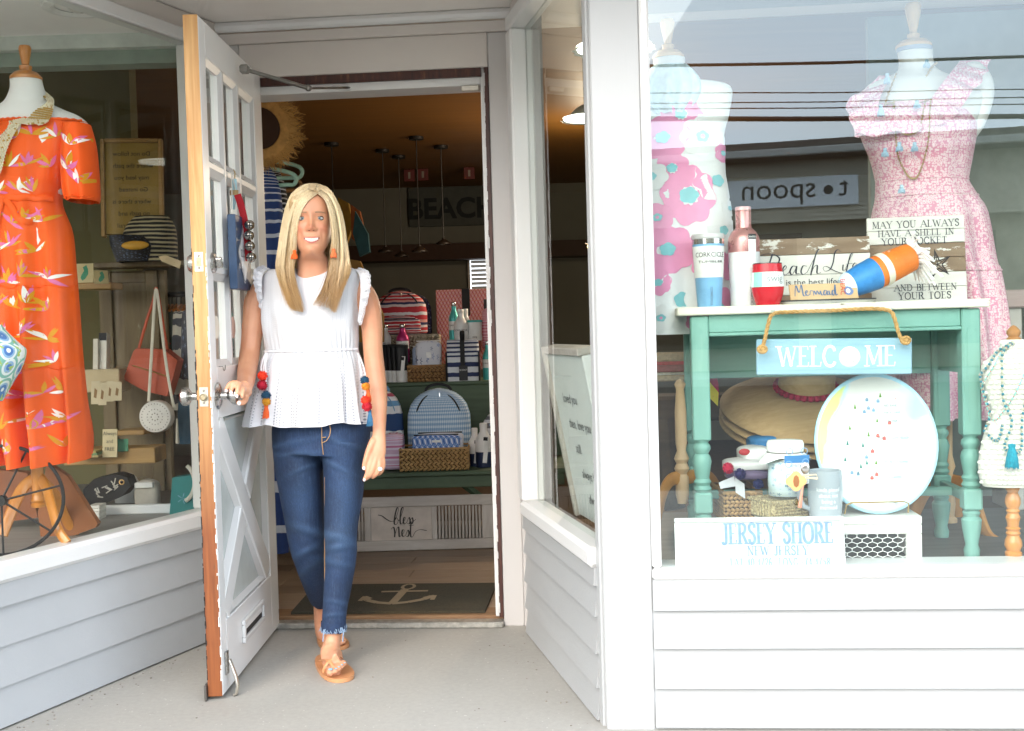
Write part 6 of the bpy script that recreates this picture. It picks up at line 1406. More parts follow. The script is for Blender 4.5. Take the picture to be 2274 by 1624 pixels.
card('arched cream tag reading free among the low shelf cards', 227, 260, 953, 1016, 4.3, 'bfb08a', None, words=('Always', 'and', 'FREE'), name='tag', cat='tag'); card('small green card with white letters NJ on the low plank', 256, 284, 975, 1003, 4.34, '4a8a6c', None, words=('NJ',))
for i in range(3): b = B(); p = A(195, 1012-i*5, 4.3); b.box(p, (S(64-i*6, 4.3), .08, .008), .001); o = b.build('notebook', P(('9c8a5c', '5f7a50', 'b09a60')[i], .7)); tag(o, ('bottom', 'middle', 'top')[i]+' notebook of the small stack on the low plank behind the dress hem', 'notebook', 'notebooks on the low plank')
# orange handbag and round purse
hk = A(346, 632, 4.7)
OB = T('handbag', 'burnt orange leather handbag hanging on the old cupboard', 'handbag', A(340, 880, 4.6)); b = B(); q = [A(x, y, 4.58) for x, y in ((277, 842), (300, 780), (306, 774), (366, 776), (397, 800), (388, 836), (374, 880), (325, 868))]; b.prism([(p.x, p.z) for p in q], 4.56, 4.65); m_ol = P('a83c08', .45, 0, .1); b.build('body', m_ol, OB, 0)
b = B(); b.tube([A(294, 812, 4.555), A(340, 826, 4.555), A(376, 838, 4.555)], .003, 6); b.build('zip', P('b58a4a', .3, .7), OB)
b = B(); b.tube([A(x, y, 4.6) for x, y in smooth_path(((308, 776), (325, 715), (343, 660), (346, 640), (352, 660), (362, 720), (372, 780)), 5)], .006, 6, flat=.4); b.build('strap', m_ol, OB)
RP = T('round_purse', 'round white punched leather purse hanging under the orange handbag', 'purse', A(350, 962, 4.5)); c = A(349, 925, 4.5); b = B(); b.lathe([(0, .03), (S(34, 4.5), .028), (S(36, 4.5), .02), (S(36, 4.5), -.02), (S(34, 4.5), -.026), (0, -.028)], c, 30, Matrix.Rotation(radians(90), 3, 'X')); b.build('body', P('cfcac2', .5), RP)
for rr, n_ in ((8, 8), (17, 16), (29, 28)):
    for i in range(n_): a = 2*pi*i/n_; b = B(); b.ball(c+Vector((S(rr, 4.5)*cos(a), -.0295, S(rr, 4.5)*sin(a))), .0026 if rr > 8 else .0035, 5, 3, (1, .3, 1)); b.build('punched_dot', P('8a847a', .6), RP, 180)
b = B(); b.tube([A(x, y, 4.52) for x, y in smooth_path(((330, 892), (338, 760), (344, 660), (349, 650), (360, 740), (372, 830), (386, 905)), 5)], .006, 6, flat=.4); b.build('strap', P('c9c2b0', .6), RP); b = B(); b.tube([A(393, 930, 4.5), A(394, 985, 4.5)], [.004, .008], 6); b.build('tassel', P('bdb5a4', .8), RP)
m_gs = stripes('grey_cream', [(1, 'bfb8a8'), (1, '3f4048')], 7, wob=.06); m_gd = starry('grey_dots', '4a4c56', 'b8b8b4', 16); m_red = starry('red_bloom', '3f4a3a', 'a8323a', 7)
for i, (x0, x1, yt, yb, m_, lb_) in enumerate(((366, 400, 690, 860, m_red, 'dark green blouse with red blooms on a wooden hanger'), (384, 418, 695, 910, m_gs, 'grey and cream striped top on a wooden hanger'), (404, 436, 690, 840, m_gd, 'grey patterned top on a wooden hanger next to the door edge'), (396, 446, 880, 985, P('24485c', .8, 0, .2), 'dark teal skirt low on the rack'))):
    garment(lb_, [(yt, x0+6, x1-6), (yt+18, x0, x1), (yb, x0-2, x1+2)], 4.9-.08*i, m_, ('blouse', 'top', 'top', 'skirt')[i], ('blouse', 'top', 'top', 'skirt')[i], .006, 6, .03, group='clothes on the rack behind the left window', ncol=30)
for i in range(6):
    t = T('coat_hanger', 'orange wood hanger on the rack, '+('first', 'second', 'third', 'fourth', 'fifth', 'sixth')[i]+' from the handbag', 'hanger', A(372+i*10, 675, 4.9), 'wooden hangers on the rack'); x = 372+i*10; b = B(); b.tube([A(x-6, 690, 4.85), A(x, 678, 4.9), A(x+9, 686, 4.95)], .007, 6); b.build('body', P('a8642a', .4), t); b = B(); b.tube([A(x, 677, 4.9), A(x, 662, 4.9), A(x+5, 655, 4.9)], .0025, 5); b.build('hook', m_blk, t)
b = B(); b.tube([A(360, 655, 4.9), A(470, 652, 4.9)], .012, 8); o = b.build('clothes_rail', P('1a1a1c', .4, .5)); tag(o, 'black clothes rail behind the left window', 'rail')
# low things behind the trim
fs = T('fish_cushion', 'black fish shaped cushion with printed scales lying behind the window trim', 'cushion', A(240, 1125, 4.28)); b = B(); q = [A(x, y, 4.28) for x, y in ((191, 1085), (215, 1062), (262, 1050), (288, 1058), (296, 1078), (280, 1098), (250, 1112), (215, 1126), (195, 1118))]; b.prism([(p.x, p.z) for p in q], 4.25, 4.33); b.build('body', P('141417', .7, 0, .3, 60), fs, 0)
b = B(); b.ball(A(270, 1071, 4.245), .011, 12, 6, (1, .3, 1)); ey = b.build('eye', P('c9a468', .4), fs, 180); b = B(); b.ball(A(270, 1071, 4.241), .006, 10, 6, (1, .3, 1)); b.build('pupil', m_pup, ey, 180)
random.seed(4); b = B()
for i in range(16): x = random.uniform(205, 262); y = 1108-(x-205)*.55+random.uniform(-14, 10); p = A(x, y, 4.246); a = random.uniform(0, 3); b.box(p, (.022, .002, .004), 0, Matrix.Rotation(a, 3, 'Y'))
b.build('printed_marks', P('b8b4aa', .8), fs, 0, kind='stuff')
for i in range(6): b = B(); p = A(216, 1156-i*6.6, 4.12); b.box(p, (S(25, 4.12), .07, S(6, 4.12)), .001); o = b.build('boxed_card', P(('e6e2da', 'd9d5cc')[i % 2], .6)); tag(o, ('lowest', 'second lowest', 'third', 'fourth', 'fifth', 'topmost')[i]+' white boxed card of the little stack beside the wedge stand', 'card box', 'stacked card boxes')
pz = T('drawstring_pouch', 'grey linen pouch printed save behind the window trim', 'pouch', A(330, 1144, 4.3)); b = B(); c = A(330, 1146, 4.3); puff(b, c, S(54, 4.3), S(82, 4.3), .06, .2, .45); b.build('body', P('a9a296', .85, 0, .1, 30, .4, 300), pz, 60); b = B(fr(c+Vector((0, -.036, .02)))); text_geo(b, 'SAVE', .032, 0, 0, 0); b.build('lettering', P('c9a888', .8), pz, 0, kind='stuff'); b = B(); b.box(c+Vector((0, -.03, S(72, 4.3))), (S(40, 4.3), .03, .02), .002); b.build('paper_band', P('d8d6d0', .7), pz)
b = B(); puff(b, A(284, 1146, 4.5), S(50, 4.5), S(96, 4.5), .06, .3, .5); o = b.build('cellophane_bag', P('b4b4b0', .35)); tag(o, 'pale wrapped gift bag behind the fish cushion', 'gift bag')
tb_ = T('tote_bag', 'teal and green patterned tote bag with white ring handle beside the door', 'tote bag', A(415, 1142, 4.2)); b = B(); q = [A(x, y, 4.2) for x, y in ((386, 1060), (450, 1052), (452, 1142), (380, 1142))]; b.prism([(p.x, p.z) for p in q], 4.18, 4.25); b.build('body', starry('teal_green', '1f7a78', '3f9a3a', 7), tb_, 0); b = B(); c = A(398, 1072, 4.17); b.tube([c+Vector((S(34, 4.2)*cos(a), 0, S(44, 4.2)*sin(a))) for a in [-1.2+i*.2 for i in range(12)]], .008, 8); b.build('handle', P('c8c2b4', .6), tb_)
# ================================================================ right display window
FI = FF.inverted()
def FZ(x, y, z0):   # picture pixel to a point on the horizontal plane z0
    return AZ(x, y, z0)
m_teal = wood('teal_paint', '6b9a8e', '82aea1', '98bdb2', 2, 14, 8, .5, .08, 'b59a72', 0, .70, 14); m_tealh = wood('teal_paint_level', '6b9a8e', '82aea1', '98bdb2', 0, 14, 8, .5, .08, 'b59a72', 0, .70, 14)
m_cream = wood('chipped_cream', 'd9d3c0', 'e9e4d4', 'efeade', 0, 18, 9, .55, .2, '6a5a48', 0, .57, 12)
# ---- dress forms
m_lt = wood('pale_beech', 'd2a878', 'e0bc92', 'e9cba6', 2, 26, 10, .45, .05); m_gold = wood('golden_pine', 'b9772a', 'd0923e', 'dca554', 2, 26, 10, .4, .05)
Yp = 3.42
pm = T('mannequin', 'white dress form in the pink poppy dress beside the window post', 'mannequin', A(1516, 1160, 3.5))
finial(pm, 1484, 44, 100, 131, 33, 15, 69, Yp, m_lt)
body_form(pm, [(131, 1451, 1521, .045), (165, 1449, 1524, .047), (182, 1420, 1560, .055), (196, 1385, 1621, .07), (250, 1380, 1620, .095), (310, 1392, 1606, .11), (400, 1405, 1600, .1), (500, 1395, 1610, .12)], Yp)
b = B(); k = Yp/FPX; p = A(1516, 1118, Yp); b.lathe([(11*k, 0), (15*k, 20*k), (15*k, 60*k), (11*k, 66*k), (17*k, 78*k), (12*k, 90*k), (17*k, 100*k), (10*k, 118*k), (13*k, 135*k), (13*k, 205*k), (9*k, 255*k), (13*k, 266*k), (7*k, 275*k), (0, 278*k)], p, 20); b.build('pole', m_lt, pm)
def leg_arc(t, pts, mat, r=.019):
    b = B(); sp_ = smooth_path(pts, 6); b.tube([A(*q) for q in sp_], [r*1.15-.35*r*i/len(sp_) for i in range(len(sp_))], 10, flat=.62, up=(0, 1, 0)); b.build('leg', mat, t)
leg_arc(pm, ((1512, 1062, 3.42), (1490, 1066, 3.4), (1474, 1090, 3.37), (1464, 1130, 3.34), (1456, 1170, 3.32)), m_gold); leg_arc(pm, ((1520, 1062, 3.42), (1566, 1056, 3.5), (1590, 1080, 3.55), (1602, 1120, 3.58), (1610, 1150, 3.6)), m_gold)
m_pw = P('ecebeb', .7, 0, .03)
PD = Cloth([(205, 1466, 1540, .06), (225, 1440, 1556, .085), (255, 1415, 1576, .1), (300, 1398, 1604, .115), (330, 1396, 1608, .118), (385, 1398, 1608, .12), (440, 1394, 1617, .125), (500, 1388, 1624, .13), (580, 1384, 1626, .135), (660, 1382, 1626, .14), (742, 1380, 1624, .14)], Yp-.005, 6, .012, .001, 380, 742)
b = B(); PD.mesh(b, 70); pd = b.build('dress', m_pw, None, 180); tag(pd, 'sleeveless white dress with big pink poppies and aqua centres', 'dress')
def blob(b, cl, x, y, r, out, n=26, lob=7, am=.16, ph=0, sqx=1):
    """scalloped flower outline printed on cloth"""
    ring = []
    for i in range(n):
        a = 2*pi*i/n; q = r*(1-am+am*abs(cos(lob*a/2+ph))*1.6); ring.append(cl.px(x+q*cos(a)*sqx, y+q*sin(a), out))
    mid = []
    for i in range(n):
        a = 2*pi*i/n; q = r*.55; mid.append(cl.px(x+q*cos(a)*sqx, y+q*sin(a), out))
    c = cl.px(x, y, out); b.add([c]+mid+ring, [(0, 1+i, 1+(i+1) % n) for i in range(n)]+[(1+i, 1+n+i, 1+n+(i+1) % n, 1+(i+1) % n) for i in range(n)])
fl_ = [(1500, 268, 34), (1462, 318, 40), (1545, 318, 38), (1595, 350, 18), (1480, 385, 30), (1580, 412, 40), (1515, 445, 54), (1450, 490, 26), (1592, 520, 30), (1470, 560, 44), (1560, 590, 34), (1610, 470, 16), (1612, 600, 26), (1450, 630, 24), (1500, 668, 50), (1575, 686, 40), (1615, 680, 20), (1455, 706, 24), (1532, 715, 18), (1545, 250, 16), (1440, 400, 26)]
b1, b2, b3 = B(), B(), B(); random.seed(8)
for i, (x, y, r) in enumerate(fl_):
    blob(b3 if i % 3 == 2 else b1, PD, x, y, r*1.16, .0016+.00012*i, 44, random.choice((5, 7, 8)), .1, random.random()*3, random.uniform(.9, 1.2))
    (i % 2 or blob(b3, PD, x+1, y+1, r*.36, .0042+.00002*i, 30, 9, .22, random.random())); blob(b2, PD, x, y, r*.32, .0046+.00002*i, 26, 5, .12, random.random(), 1.15)
    if i % 5 == 2: blob(b1, PD, x, y, r*.13, .005, 16, 5, .1)
m_pk = P('ef9cc2', .7, 0, .06); b1.build('poppy_print', m_pk, pd, 180, kind='stuff'); b3.build('white_print', m_pw, pd, 180, kind='stuff'); b2.build('aqua_print', P('8ccbd2', .7), pd, 180, kind='stuff')
b = B(); SC = Cloth([(150, 1446, 1530, .06), (175, 1425, 1552, .075), (205, 1410, 1562, .085), (235, 1412, 1552, .09), (262, 1440, 1530, .085)], Yp-.03, 11, .012, .006, 150, 200); SC.mesh(b, 70); o = b.build('scarf', P('cfdfe6', .85, 0, .1, 40, .6, 90), None, 180); tag(o, 'pale blue knitted scarf round the neck of the poppy dress form', 'scarf')
Yd = 3.62
dm = T('mannequin', 'white dress form in the rose dotted dress behind the teal table', 'mannequin', A(2108, 1200, 3.66))
finial(dm, 2029, 8, 66, 107, 36, 15, 77, Yd, m_lt)
b = B(); p = A(2030, 107, Yd); b.lathe([(S(38, Yd), -.012), (S(38, Yd), 0)], p, 24); b.build('neck_band', P('9aa4b8', .5), dm)
body_form(dm, [(110, 1994, 2069, .046), (150, 1997, 2074, .05), (168, 1975, 2100, .06), (185, 1930, 2150, .075), (215, 1915, 2186, .095), (250, 1920, 2178, .11), (300, 1935, 2160, .115), (400, 1952, 2142, .1), (500, 1935, 2175, .12)], Yd)
b = B(); tb(b, [(2160, 165, Yd, .042), (2172, 190, Yd, .046), (2172, 225, Yd-.01, .044), (2160, 270, Yd-.01, .038), (2146, 300, Yd, .03)], 16); b.build('arm', m_form, dm, 180)
p = A(2108, 1160, Yd); k = Yd/FPX; b = B(); b.lathe([(17*k, 0), (17*k, 8*k), (11*k, 14*k), (14*k, 40*k), (9*k, 110*k), (15*k, 125*k), (9*k, 150*k), (12*k, 330*k)], p, 18); b.build('pole', m_lt, dm)
for pts in (((2114, 1070, Yd), (2150, 1082, 3.56), (2170, 1130, 3.5), (2195, 1190, 3.44), (2238, 1212, 3.4)), ((2102, 1070, Yd), (2060, 1085, 3.64), (2035, 1130, 3.66), (2018, 1180, 3.67)), ((2108, 1072, 3.64), (2120, 1100, 3.72), (2128, 1150, 3.78))): leg_arc(dm, pts, m_gold, .021)
def dotty():
    t = MT('rose_dotted'); v = t.co('Object', (110, 110, 124)); vo = t.n('ShaderNodeTexVoronoi'); vo.inputs['Scale'].default_value = 1; vo.inputs['Randomness'].default_value = .6; t.l(v, vo.inputs['Vector']); d = vo.outputs['Distance']
    base = t.ramp(t.noise(t.co(), 5, 4), [(.3, H('dc8aa0')), (.7, H('d898b2'))])
    c_ = t.mix(t.ramp(d, [(.22, (0, 0, 0)), (.28, (1, 1, 1)), (.5, (1, 1, 1)), (.58, (0, 0, 0))]), base, H('eed2d6')); c_ = t.mix(t.ramp(d, [(.12, (1, 1, 1)), (.16, (0, 0, 0))]), c_, H('d88a8c')); return t.fin(c_, .75)
m_dot = dotty()
DD = Cloth([(236, 1915, 2150, .105), (262, 1905, 2162, .12), (300, 1915, 2164, .13), (350, 1935, 2156, .125), (395, 1946, 2148, .115), (408, 1947, 2148, .115), (440, 1946, 2167, .125), (480, 1938, 2190, .135), (585, 1925, 2209, .15), (606, 1922, 2217, .155), (700, 1920, 2232, .165), (800, 1922, 2238, .17), (924, 1925, 2241, .17)], Yd-.005, 9, .03, .002, 420, 924)
b = B(); DD.mesh(b, 100); dd = b.build('dress', m_dot, None, 180); tag(dd, 'rose pink dotted ruffle sleeve dress behind the teal table', 'dress')
for y in (404, 440, 606): b = B(); b.tube([DD.px(x, y, .001) for x in range(int(DD.row(y)[1])+4, int(DD.row(y)[2])-3, 6)], .003, 6); b.build('seam', m_dot, dd)
def ruffle(pts_in, pts_out, nm='sleeve_ruffle', par=None, mat=m_dot, n=40, am=.012):
    a = smooth_path(pts_in, 10); c = smooth_path(pts_out, 10); N = len(a)-1
    def fn(u, v):
        i = min(int(u*N), N-1); t = u*N-i; p = Vector(A(*a[i])).lerp(A(*a[i+1]), t); q = Vector(A(*c[i])).lerp(A(*c[i+1]), t); r = p.lerp(q, v); return r+Vector((0, -am*v*sin(u*26), am*.5*v*cos(u*19)))
    b = B(); b.grid(fn, n, 8); return b.build(nm, mat, par, 180)
ruffle([(2000, 168, 3.6), (1968, 190, 3.54), (1950, 235, 3.5), (1958, 250, 3.5)], [(1952, 172, 3.62), (1885, 224, 3.56), (1888, 268, 3.5), (1905, 312, 3.5)], par=dd)
ruffle([(2070, 215, 3.5), (2100, 175, 3.52), (2120, 150, 3.57), (2130, 136, 3.62)], [(2120, 262, 3.49), (2158, 205, 3.5), (2186, 170, 3.55), (2199, 138, 3.62)], par=dd)
ruffle([(1950, 238, 3.5), (1995, 243, 3.485), (2040, 238, 3.485), (2075, 214, 3.5)], [(1900, 300, 3.5), (1990, 296, 3.475), (2060, 284, 3.475), (2130, 258, 3.49)], 'chest_ruffle', dd)
# tassel necklace
nl = T('necklace', 'long gold bead necklace with pale blue tassels on the rose dotted dress', 'necklace', A(2002, 410, 3.45)); b = B()
for pts in (((1990, 165), (1968, 230), (1966, 290), (1974, 350), (1990, 392), (2002, 406), (2014, 396), (2026, 340), (2030, 270), (2040, 225), (2062, 160), (2080, 140)), ((1990, 165), (1967, 225), (1964, 280), (1978, 308), (1995, 312), (2010, 300), (2022, 250), (2048, 185), (2076, 142))):
    pr = None
    for x, y in smooth_path(pts, 7):
        p = DD.px(x, max(238, y), .012) if y > 238 else A(x, y, 3.52+.04*(238-y)/90)
        b.ball(p, .0036, 5, 4)
        if pr is not None: b.tube([pr, p], .0015, 4, cap=False)
        pr = p
b.build('beads', P('b59a6a', .3, .5), nl, kind='stuff')
m_bt = 'a9c6da'
for x, y0, y1 in ((1997, 315, 336), (2031, 315, 336), (1965, 328, 348), (2002, 410, 429), (2036, 222, 240), (1956, 232, 258), (1970, 162, 186), (2058, 132, 150)): tassel(x, y0, y1, 3.46 if y0 > 200 else 3.5, .012, m_bt, nl)
# ---- teal table
tp = FI @ A(1552, 720, 3.2); s0 = tp.x; yf = tp.y
tt = FI @ A(1503, 690, 3.17); sL = tt.x; sR = (FI @ A(2194, 670, 3.11)).x; s1 = (FI @ A(2152, 720, 3.13)).x
TB = T('side_table', 'distressed teal table with chipped cream top and turned legs in the window', 'table', FF @ Vector(((s0+s1)/2, yf+.15, .42)))
for i in range(2): piece('top_board', FF, (sL, yf-.04+i*.185, 1.112), (sR, yf+.143+i*.185, 1.135), m_cream, TB, .003)
def tleg(s_, y_):
    M0 = FF @ Matrix.Translation((s_, y_, 0)); b = B(M0); b.box((0, 0, .935), (.05, .05, .35), .004)
    for sx in (0,): b.box((0, -.0255, .93), (.022, .002, .26), .0)
    b.lathe([(.02, .422), (.022, .44), (.017, .455), (.025, .5), (.027, .525), (.02, .534), (.024, .545), (.018, .552)], (0, 0, 0), 20); b.box((0, 0, .583), (.05, .05, .06), .005)
    b.lathe([(.02, .613), (.026, .622), (.02, .632), (.025, .642), (.019, .652), (.024, .68), (.027, .70), (.023, .715), (.018, .722), (.025, .735), (.024, .745), (.018, .752), (.022, .76)], (0, 0, 0), 20); b.build('leg', m_teal, TB)
for s_ in (s0, s1):
    for y_ in (yf, yf+.29): tleg(s_, y_)
piece('apron', FF, (s0+.0255, yf-.018, 1.062), (s1-.0255, yf+.002, 1.1115), m_tealh, TB, .002); piece('apron_bead', FF, (s0+.0255, yf-.024, 1.052), (s1-.0255, yf+.002, 1.0615), m_tealh, TB, .003)
piece('apron', FF, (s0+.0255, yf+.28, .92), (s1-.0255, yf+.3, 1.1115), m_tealh, TB, .002)
for s_ in (s0, s1): piece('side_apron', FF, (s_-.01, yf+.0255, .93), (s_+.01, yf+.2645, 1.1115), m_teal, TB, .002); piece('stretcher', FF, (s_-.011, yf+.0255, .57), (s_+.011, yf+.2645, .598), m_teal, TB, .002)
piece('stretcher', FF, (s0+.012, yf+.13, .572), (s1-.012, yf+.155, .597), m_tealh, TB, .002)
for x, y in ((1717, 694), (1976, 692)): b = B(); p = A(x, y, 3.12); b.tube([p+Vector((0, .02, .006)), p+Vector((0, -.012, .004)), p+Vector((0, -.016, .012))], .0024, 6); b.build('cup_hook', P('e2e0da', .3), TB)
# things on the table
ZT = 1.1355
def tbase(x, Y): p = A(x, 600, Y); return Vector((p.x, p.y, ZT))
def vtext(b, s, size, M0, x, z0, y): # letters running down
    bb = B(); text_geo(bb, s, size, 0, 0, 0, 'LEFT'); b.add([tuple(M0 @ Vector((x+v[2]-size*.35, y, z0-v[0]))) for v in bb.v], bb.f)
def curved(b, s, size, c, r, z, align='CENTER', a0=0.0, sx=1.0):
    """letters wrapped round an upright cylinder at c"""
    bb = B(); text_geo(bb, s, size, 0, 0, 0, align, sx); b.add([(c.x+r*sin(v[0]/r+a0), c.y-r*cos(v[0]/r+a0), c.z+z+v[2]) for v in bb.v], bb.f)
def band(b, c, r0, r1, z0, z1, a0, a1, n=16): b.grid(lambda u, v: (c.x+(r0+(r1-r0)*v)*sin(a0+(a1-a0)*u), c.y-(r0+(r1-r0)*v)*cos(a0+(a1-a0)*u), c.z+z0+(z1-z0)*v), n, 2)
Yt = 3.22; c = tbase(1574, Yt); R_ = S(36, Yt); h = S(160, Yt)
tm = T('tumbler', 'pale blue tapered tumbler with white paper sleeve on the teal table', 'tumbler', c); m_lb = P('7fb2d8', .4)
b = B(); b.lathe([(0, 0), (R_*.72, 0), (R_*.74, .003), (R_*.97, h*.86)], c, 32); b.build('body', m_lb, tm); b = B(); b.lathe([(R_*.975, h*.8601), (R_*.98, h*.93)], c, 32, cap=False); b.build('steel_ring', m_chr, tm); b = B(); b.lathe([(R_*1.0, h*.9305), (R_*1.04, h*.945), (R_*1.04, h*.975), (R_*.98, h), (0, h)], c, 32); b.build('lid', P('c9c6c6', .1), tm)
b = B(); z0, z1 = h*.4, h*.83; rz = lambda z: R_*(.74+.23*z/(h*.86))+.0008; b.lathe([(rz(z0), z0), (rz(z1), z1)], c, 32, cap=False); sl = b.build('paper_sleeve', P('efede9', .7), tm)
b = B(); curved(b, 'CORKCICLE.', S(15, Yt), c, rz(h*.68)+.0012, h*.68, sx=.9); curved(b, 'TUMBLER', S(7.5, Yt), c, rz(h*.6)+.0012, h*.6, sx=1.9); b.build('lettering', m_ink, sl, 0, kind='stuff')
b = B(); vtext(b, 'CORKCICLE.', S(7.5, Yt), fr((c.x, c.y-R_*.82-.001, c.z)), 0, h*.27, 0); b.build('lettering', P('5a5f66', .6), tm, 0, kind='stuff')
Yt = 3.26; c = tbase(1653, Yt); R_ = S(35, Yt); h = S(219, Yt); cb = T('drink_bottle', 'rose gold and white canteen bottle, tallest on the teal table', 'bottle', c); m_rose = P('c98f8c', .28, .55, .05)
b = B(); b.lathe([(0, 0), (R_*.86, 0), (R_*.9, .004), (R_*.98, h*.54)], c, 32); b.build('base', P('e9e9eb', .4, 0, .02), cb); b = B(); b.lathe([(R_*.981, h*.5401), (R_, h*.65), (R_*.96, h*.69), (R_*.78, h*.745), (R_*.52, h*.785), (R_*.49, h*.81), (R_*.49, h*.955)], c, 32, cap=False); b.build('body', m_rose, cb); b = B(); b.lathe([(R_*.47, h*.9555), (R_*.5, h*.962), (R_*.5, h*.995), (R_*.45, h), (0, h)], c, 32); b.build('cap', P('dcaaa6', .35, .3), cb)
b = B(); band(b, c, R_*1.0, R_*1.01, h*.37, h*.665, .08, .62); lb_ = b.build('label_strip', P('eeecea', .6), cb); b = B(); band(b, c, R_*1.02, R_*1.02, h*.665, h*.715, .08, .62); b.build('label_head', P('20222c', .5), lb_); b = B(); curved(b, 'CANTEEN', S(5.5, Yt), c, R_*1.03, h*.678, a0=.35); b.build('lettering', m_wbot, lb_, 0, kind='stuff')
b = B(); vtext(b, 'CORKCICLE.', S(9, Yt), fr((c.x, c.y-R_*.95-.0012, c.z), radians(14)), S(9, Yt), h*.19, 0); b.build('lettering', m_ink, cb, 0, kind='stuff')
Yt = 3.18; c = tbase(1704, Yt); R_ = S(35.5, Yt); h = S(90, Yt); rc = T('stemless_cup', 'glossy red stemless cup with white sleeve on the teal table', 'cup', c); m_redc = P('c81f2c', .15, 0, .04)
rp_ = lambda z: R_*(.72+.28*sin(min(1, z/(h*.45))*pi/2)) if z < h*.45 else R_*(1-.1*((z-h*.45)/(h*.55))**1.3)
b = B(); b.lathe([(0, 0)]+[(rp_(h*i/16), h*i/16*1.0) for i in range(17)]+[(R_*.86, h*.995), (0, h*.985)], c, 36); b.build('body', m_redc, rc); b = B(); b.lathe([(R_*.905, h*1.0), (R_*.9, h*1.025), (0, h*1.03)], c, 32); b.build('lid', P('5a3034', .1), rc)
b = B(); b.lathe([(rp_(h*t)+.0008, h*t) for t in (.44, .52, .6, .68, .75, .8)], c, 36, cap=False); sl = b.build('paper_sleeve', P('f1f0ee', .6), rc); b = B(); band(b, c, rp_(h*.44)+.0014, rp_(h*.8)+.0014, h*.44, h*.8, -1.2, -.55); b.build('mint_band', P('9fd6c8', .6), sl); b = B(); curved(b, 'swig', S(23, Yt), c, R_*.985+.002, h*.56, a0=.28); b.build('lettering', P('9aa0a2', .6), sl, 0, kind='stuff')
# plank signs: each board separate
m_wp = [wood('white_plank_%d' % i, 'd2cec6', 'e6e3dd', 'f0eeea', 0, 20, 10, .65, .25, 'a18d74', 0, .70, 10) for i in range(1)][0]; m_bp = wood('bare_plank', '77604a', '97806a', 'b5a38e', 0, 24, 12, .7, .3, 'dcd8d0', 0, .565, 14)
def plank_sign(label, x0, x1, yt, yb, Y, boards, rot=0, tilt=-6):
    c = tbase((x0+x1)/2, Y); M0 = fr(c, rot, radians(tilt)); w_ = S(x1-x0, Y); h = S(yb-yt, Y); t = T('plank_sign', label, 'sign', c, None); z = h
    for i, (fr_, mt_) in enumerate(boards):
        hh = h*fr_; b = B(M0); b.bb((-w_/2, 0, z-hh+.0006), (w_/2, .016+.001*(i % 2), z-.0006), .0012); b.build('plank', mt_, t); z -= hh
    return t, M0, w_, h
ps, M0, w_, h = plank_sign('low plank sign reading Beach Life is the best life on the table', 1684, 1933, 515, 665, 3.38, [(.25, m_bp), (.3, m_wp), (.3, m_wp), (.15, m_bp)], radians(-4)); k = 3.38/FPX
b = B(M0); m_nav = P('232838', .7)
BE = [[(-.25, .85), (.1, 1.0), (.5, .98), (.75, .8), (.65, .55), (.3, .48), (.6, .46), (.75, .22), (.55, .02), (.2, -.02), (.05, .1)], [(.45, .98), (.25, .4), (.15, .0)],
      [(.85, .2), (1.05, .36), (1.0, .46), (.88, .3), (.92, .05), (1.1, .1), (1.2, .25)], [(1.5, .4), (1.32, .42), (1.2, .2), (1.28, .04), (1.45, .3), (1.5, .42), (1.46, .1), (1.6, .1)], [(1.95, .4), (1.78, .42), (1.68, .18), (1.76, .04), (1.95, .14)], [(1.95, .14), (2.2, .6), (2.5, 1.15), (2.35, .9), (2.1, .0), (2.25, .35), (2.4, .42), (2.38, .08), (2.55, .1)]]
LI = [[(3.7, 1.15), (3.55, 1.3), (3.35, 1.1), (3.25, .6), (3.05, .15), (2.75, .05), (2.65, .25), (2.85, .32), (3.3, .05), (3.75, -.1), (4.05, .0)], [(3.75, .1), (3.8, .4), (3.78, .06), (3.95, .12)], [(3.9, .1), (4.2, .7), (4.4, 1.05), (4.25, .95), (4.05, .3), (3.85, -.5), (3.65, -.75)], [(3.98, .42), (4.35, .46)], [(4.3, .2), (4.55, .38), (4.48, .48), (4.35, .3), (4.4, .05), (4.6, .1), (4.8, .25)]]
script(b, BE, 50*k, -112*k, 66*k, -.0015, .022, .07); script(b, LI, 38*k, -80*k, 72*k, -.0017, .022, .07); b.build('script_lettering', m_nav, ps, 0, kind='stuff')
b = B(M0); text_geo(b, 'is the best life.', 20*k, -4*k, 44*k, -.0016); b.build('lettering', m_nav, ps, 0, kind='stuff')
ms, M0, w_, h = plank_sign('tall plank sign with verse May you always have a shell in your pocket', 1934, 2142, 470, 662, 3.4, [(.16, m_wp), (.16, m_wp), (.17, m_bp), (.17, m_bp), (.17, m_wp), (.17, m_wp)], radians(-9)); k = 3.4/FPX
b = B(M0)
for i, (s_, z, sz) in enumerate((('MAY YOU ALWAYS', 167, 15), ('HAVE A SHELL IN', 148, 14), ('YOUR POCKET', 129, 15), ('AND BETWEEN', 25, 14), ('YOUR TOES', 6, 15))): serif(b, s_, sz*k, (0, 0, -4, 16, 14)[i]*k, z*k, -.0016, .13, .05, .16)
b.build('lettering', P('3a3c48', .7), ms, 0, kind='stuff')
b = B(M0); zc = 82*k
for i in range(5): a = pi/2+i*2*pi/5+.2; p = [(44*k+30*k*cos(a), zc+34*k*sin(a)), (44*k+9*k*cos(a+.6), zc+9*k*sin(a+.6)), (44*k+9*k*cos(a-.6), zc+9*k*sin(a-.6))]; ribbon(b, [p[1], p[0], p[2]], [.004, .006, .004], -.0018); ribbon(b, [(44*k, zc), p[0]], .002, -.0019)
b.build('starfish_print', P('2f2a2c', .7), ms, 0, kind='stuff')
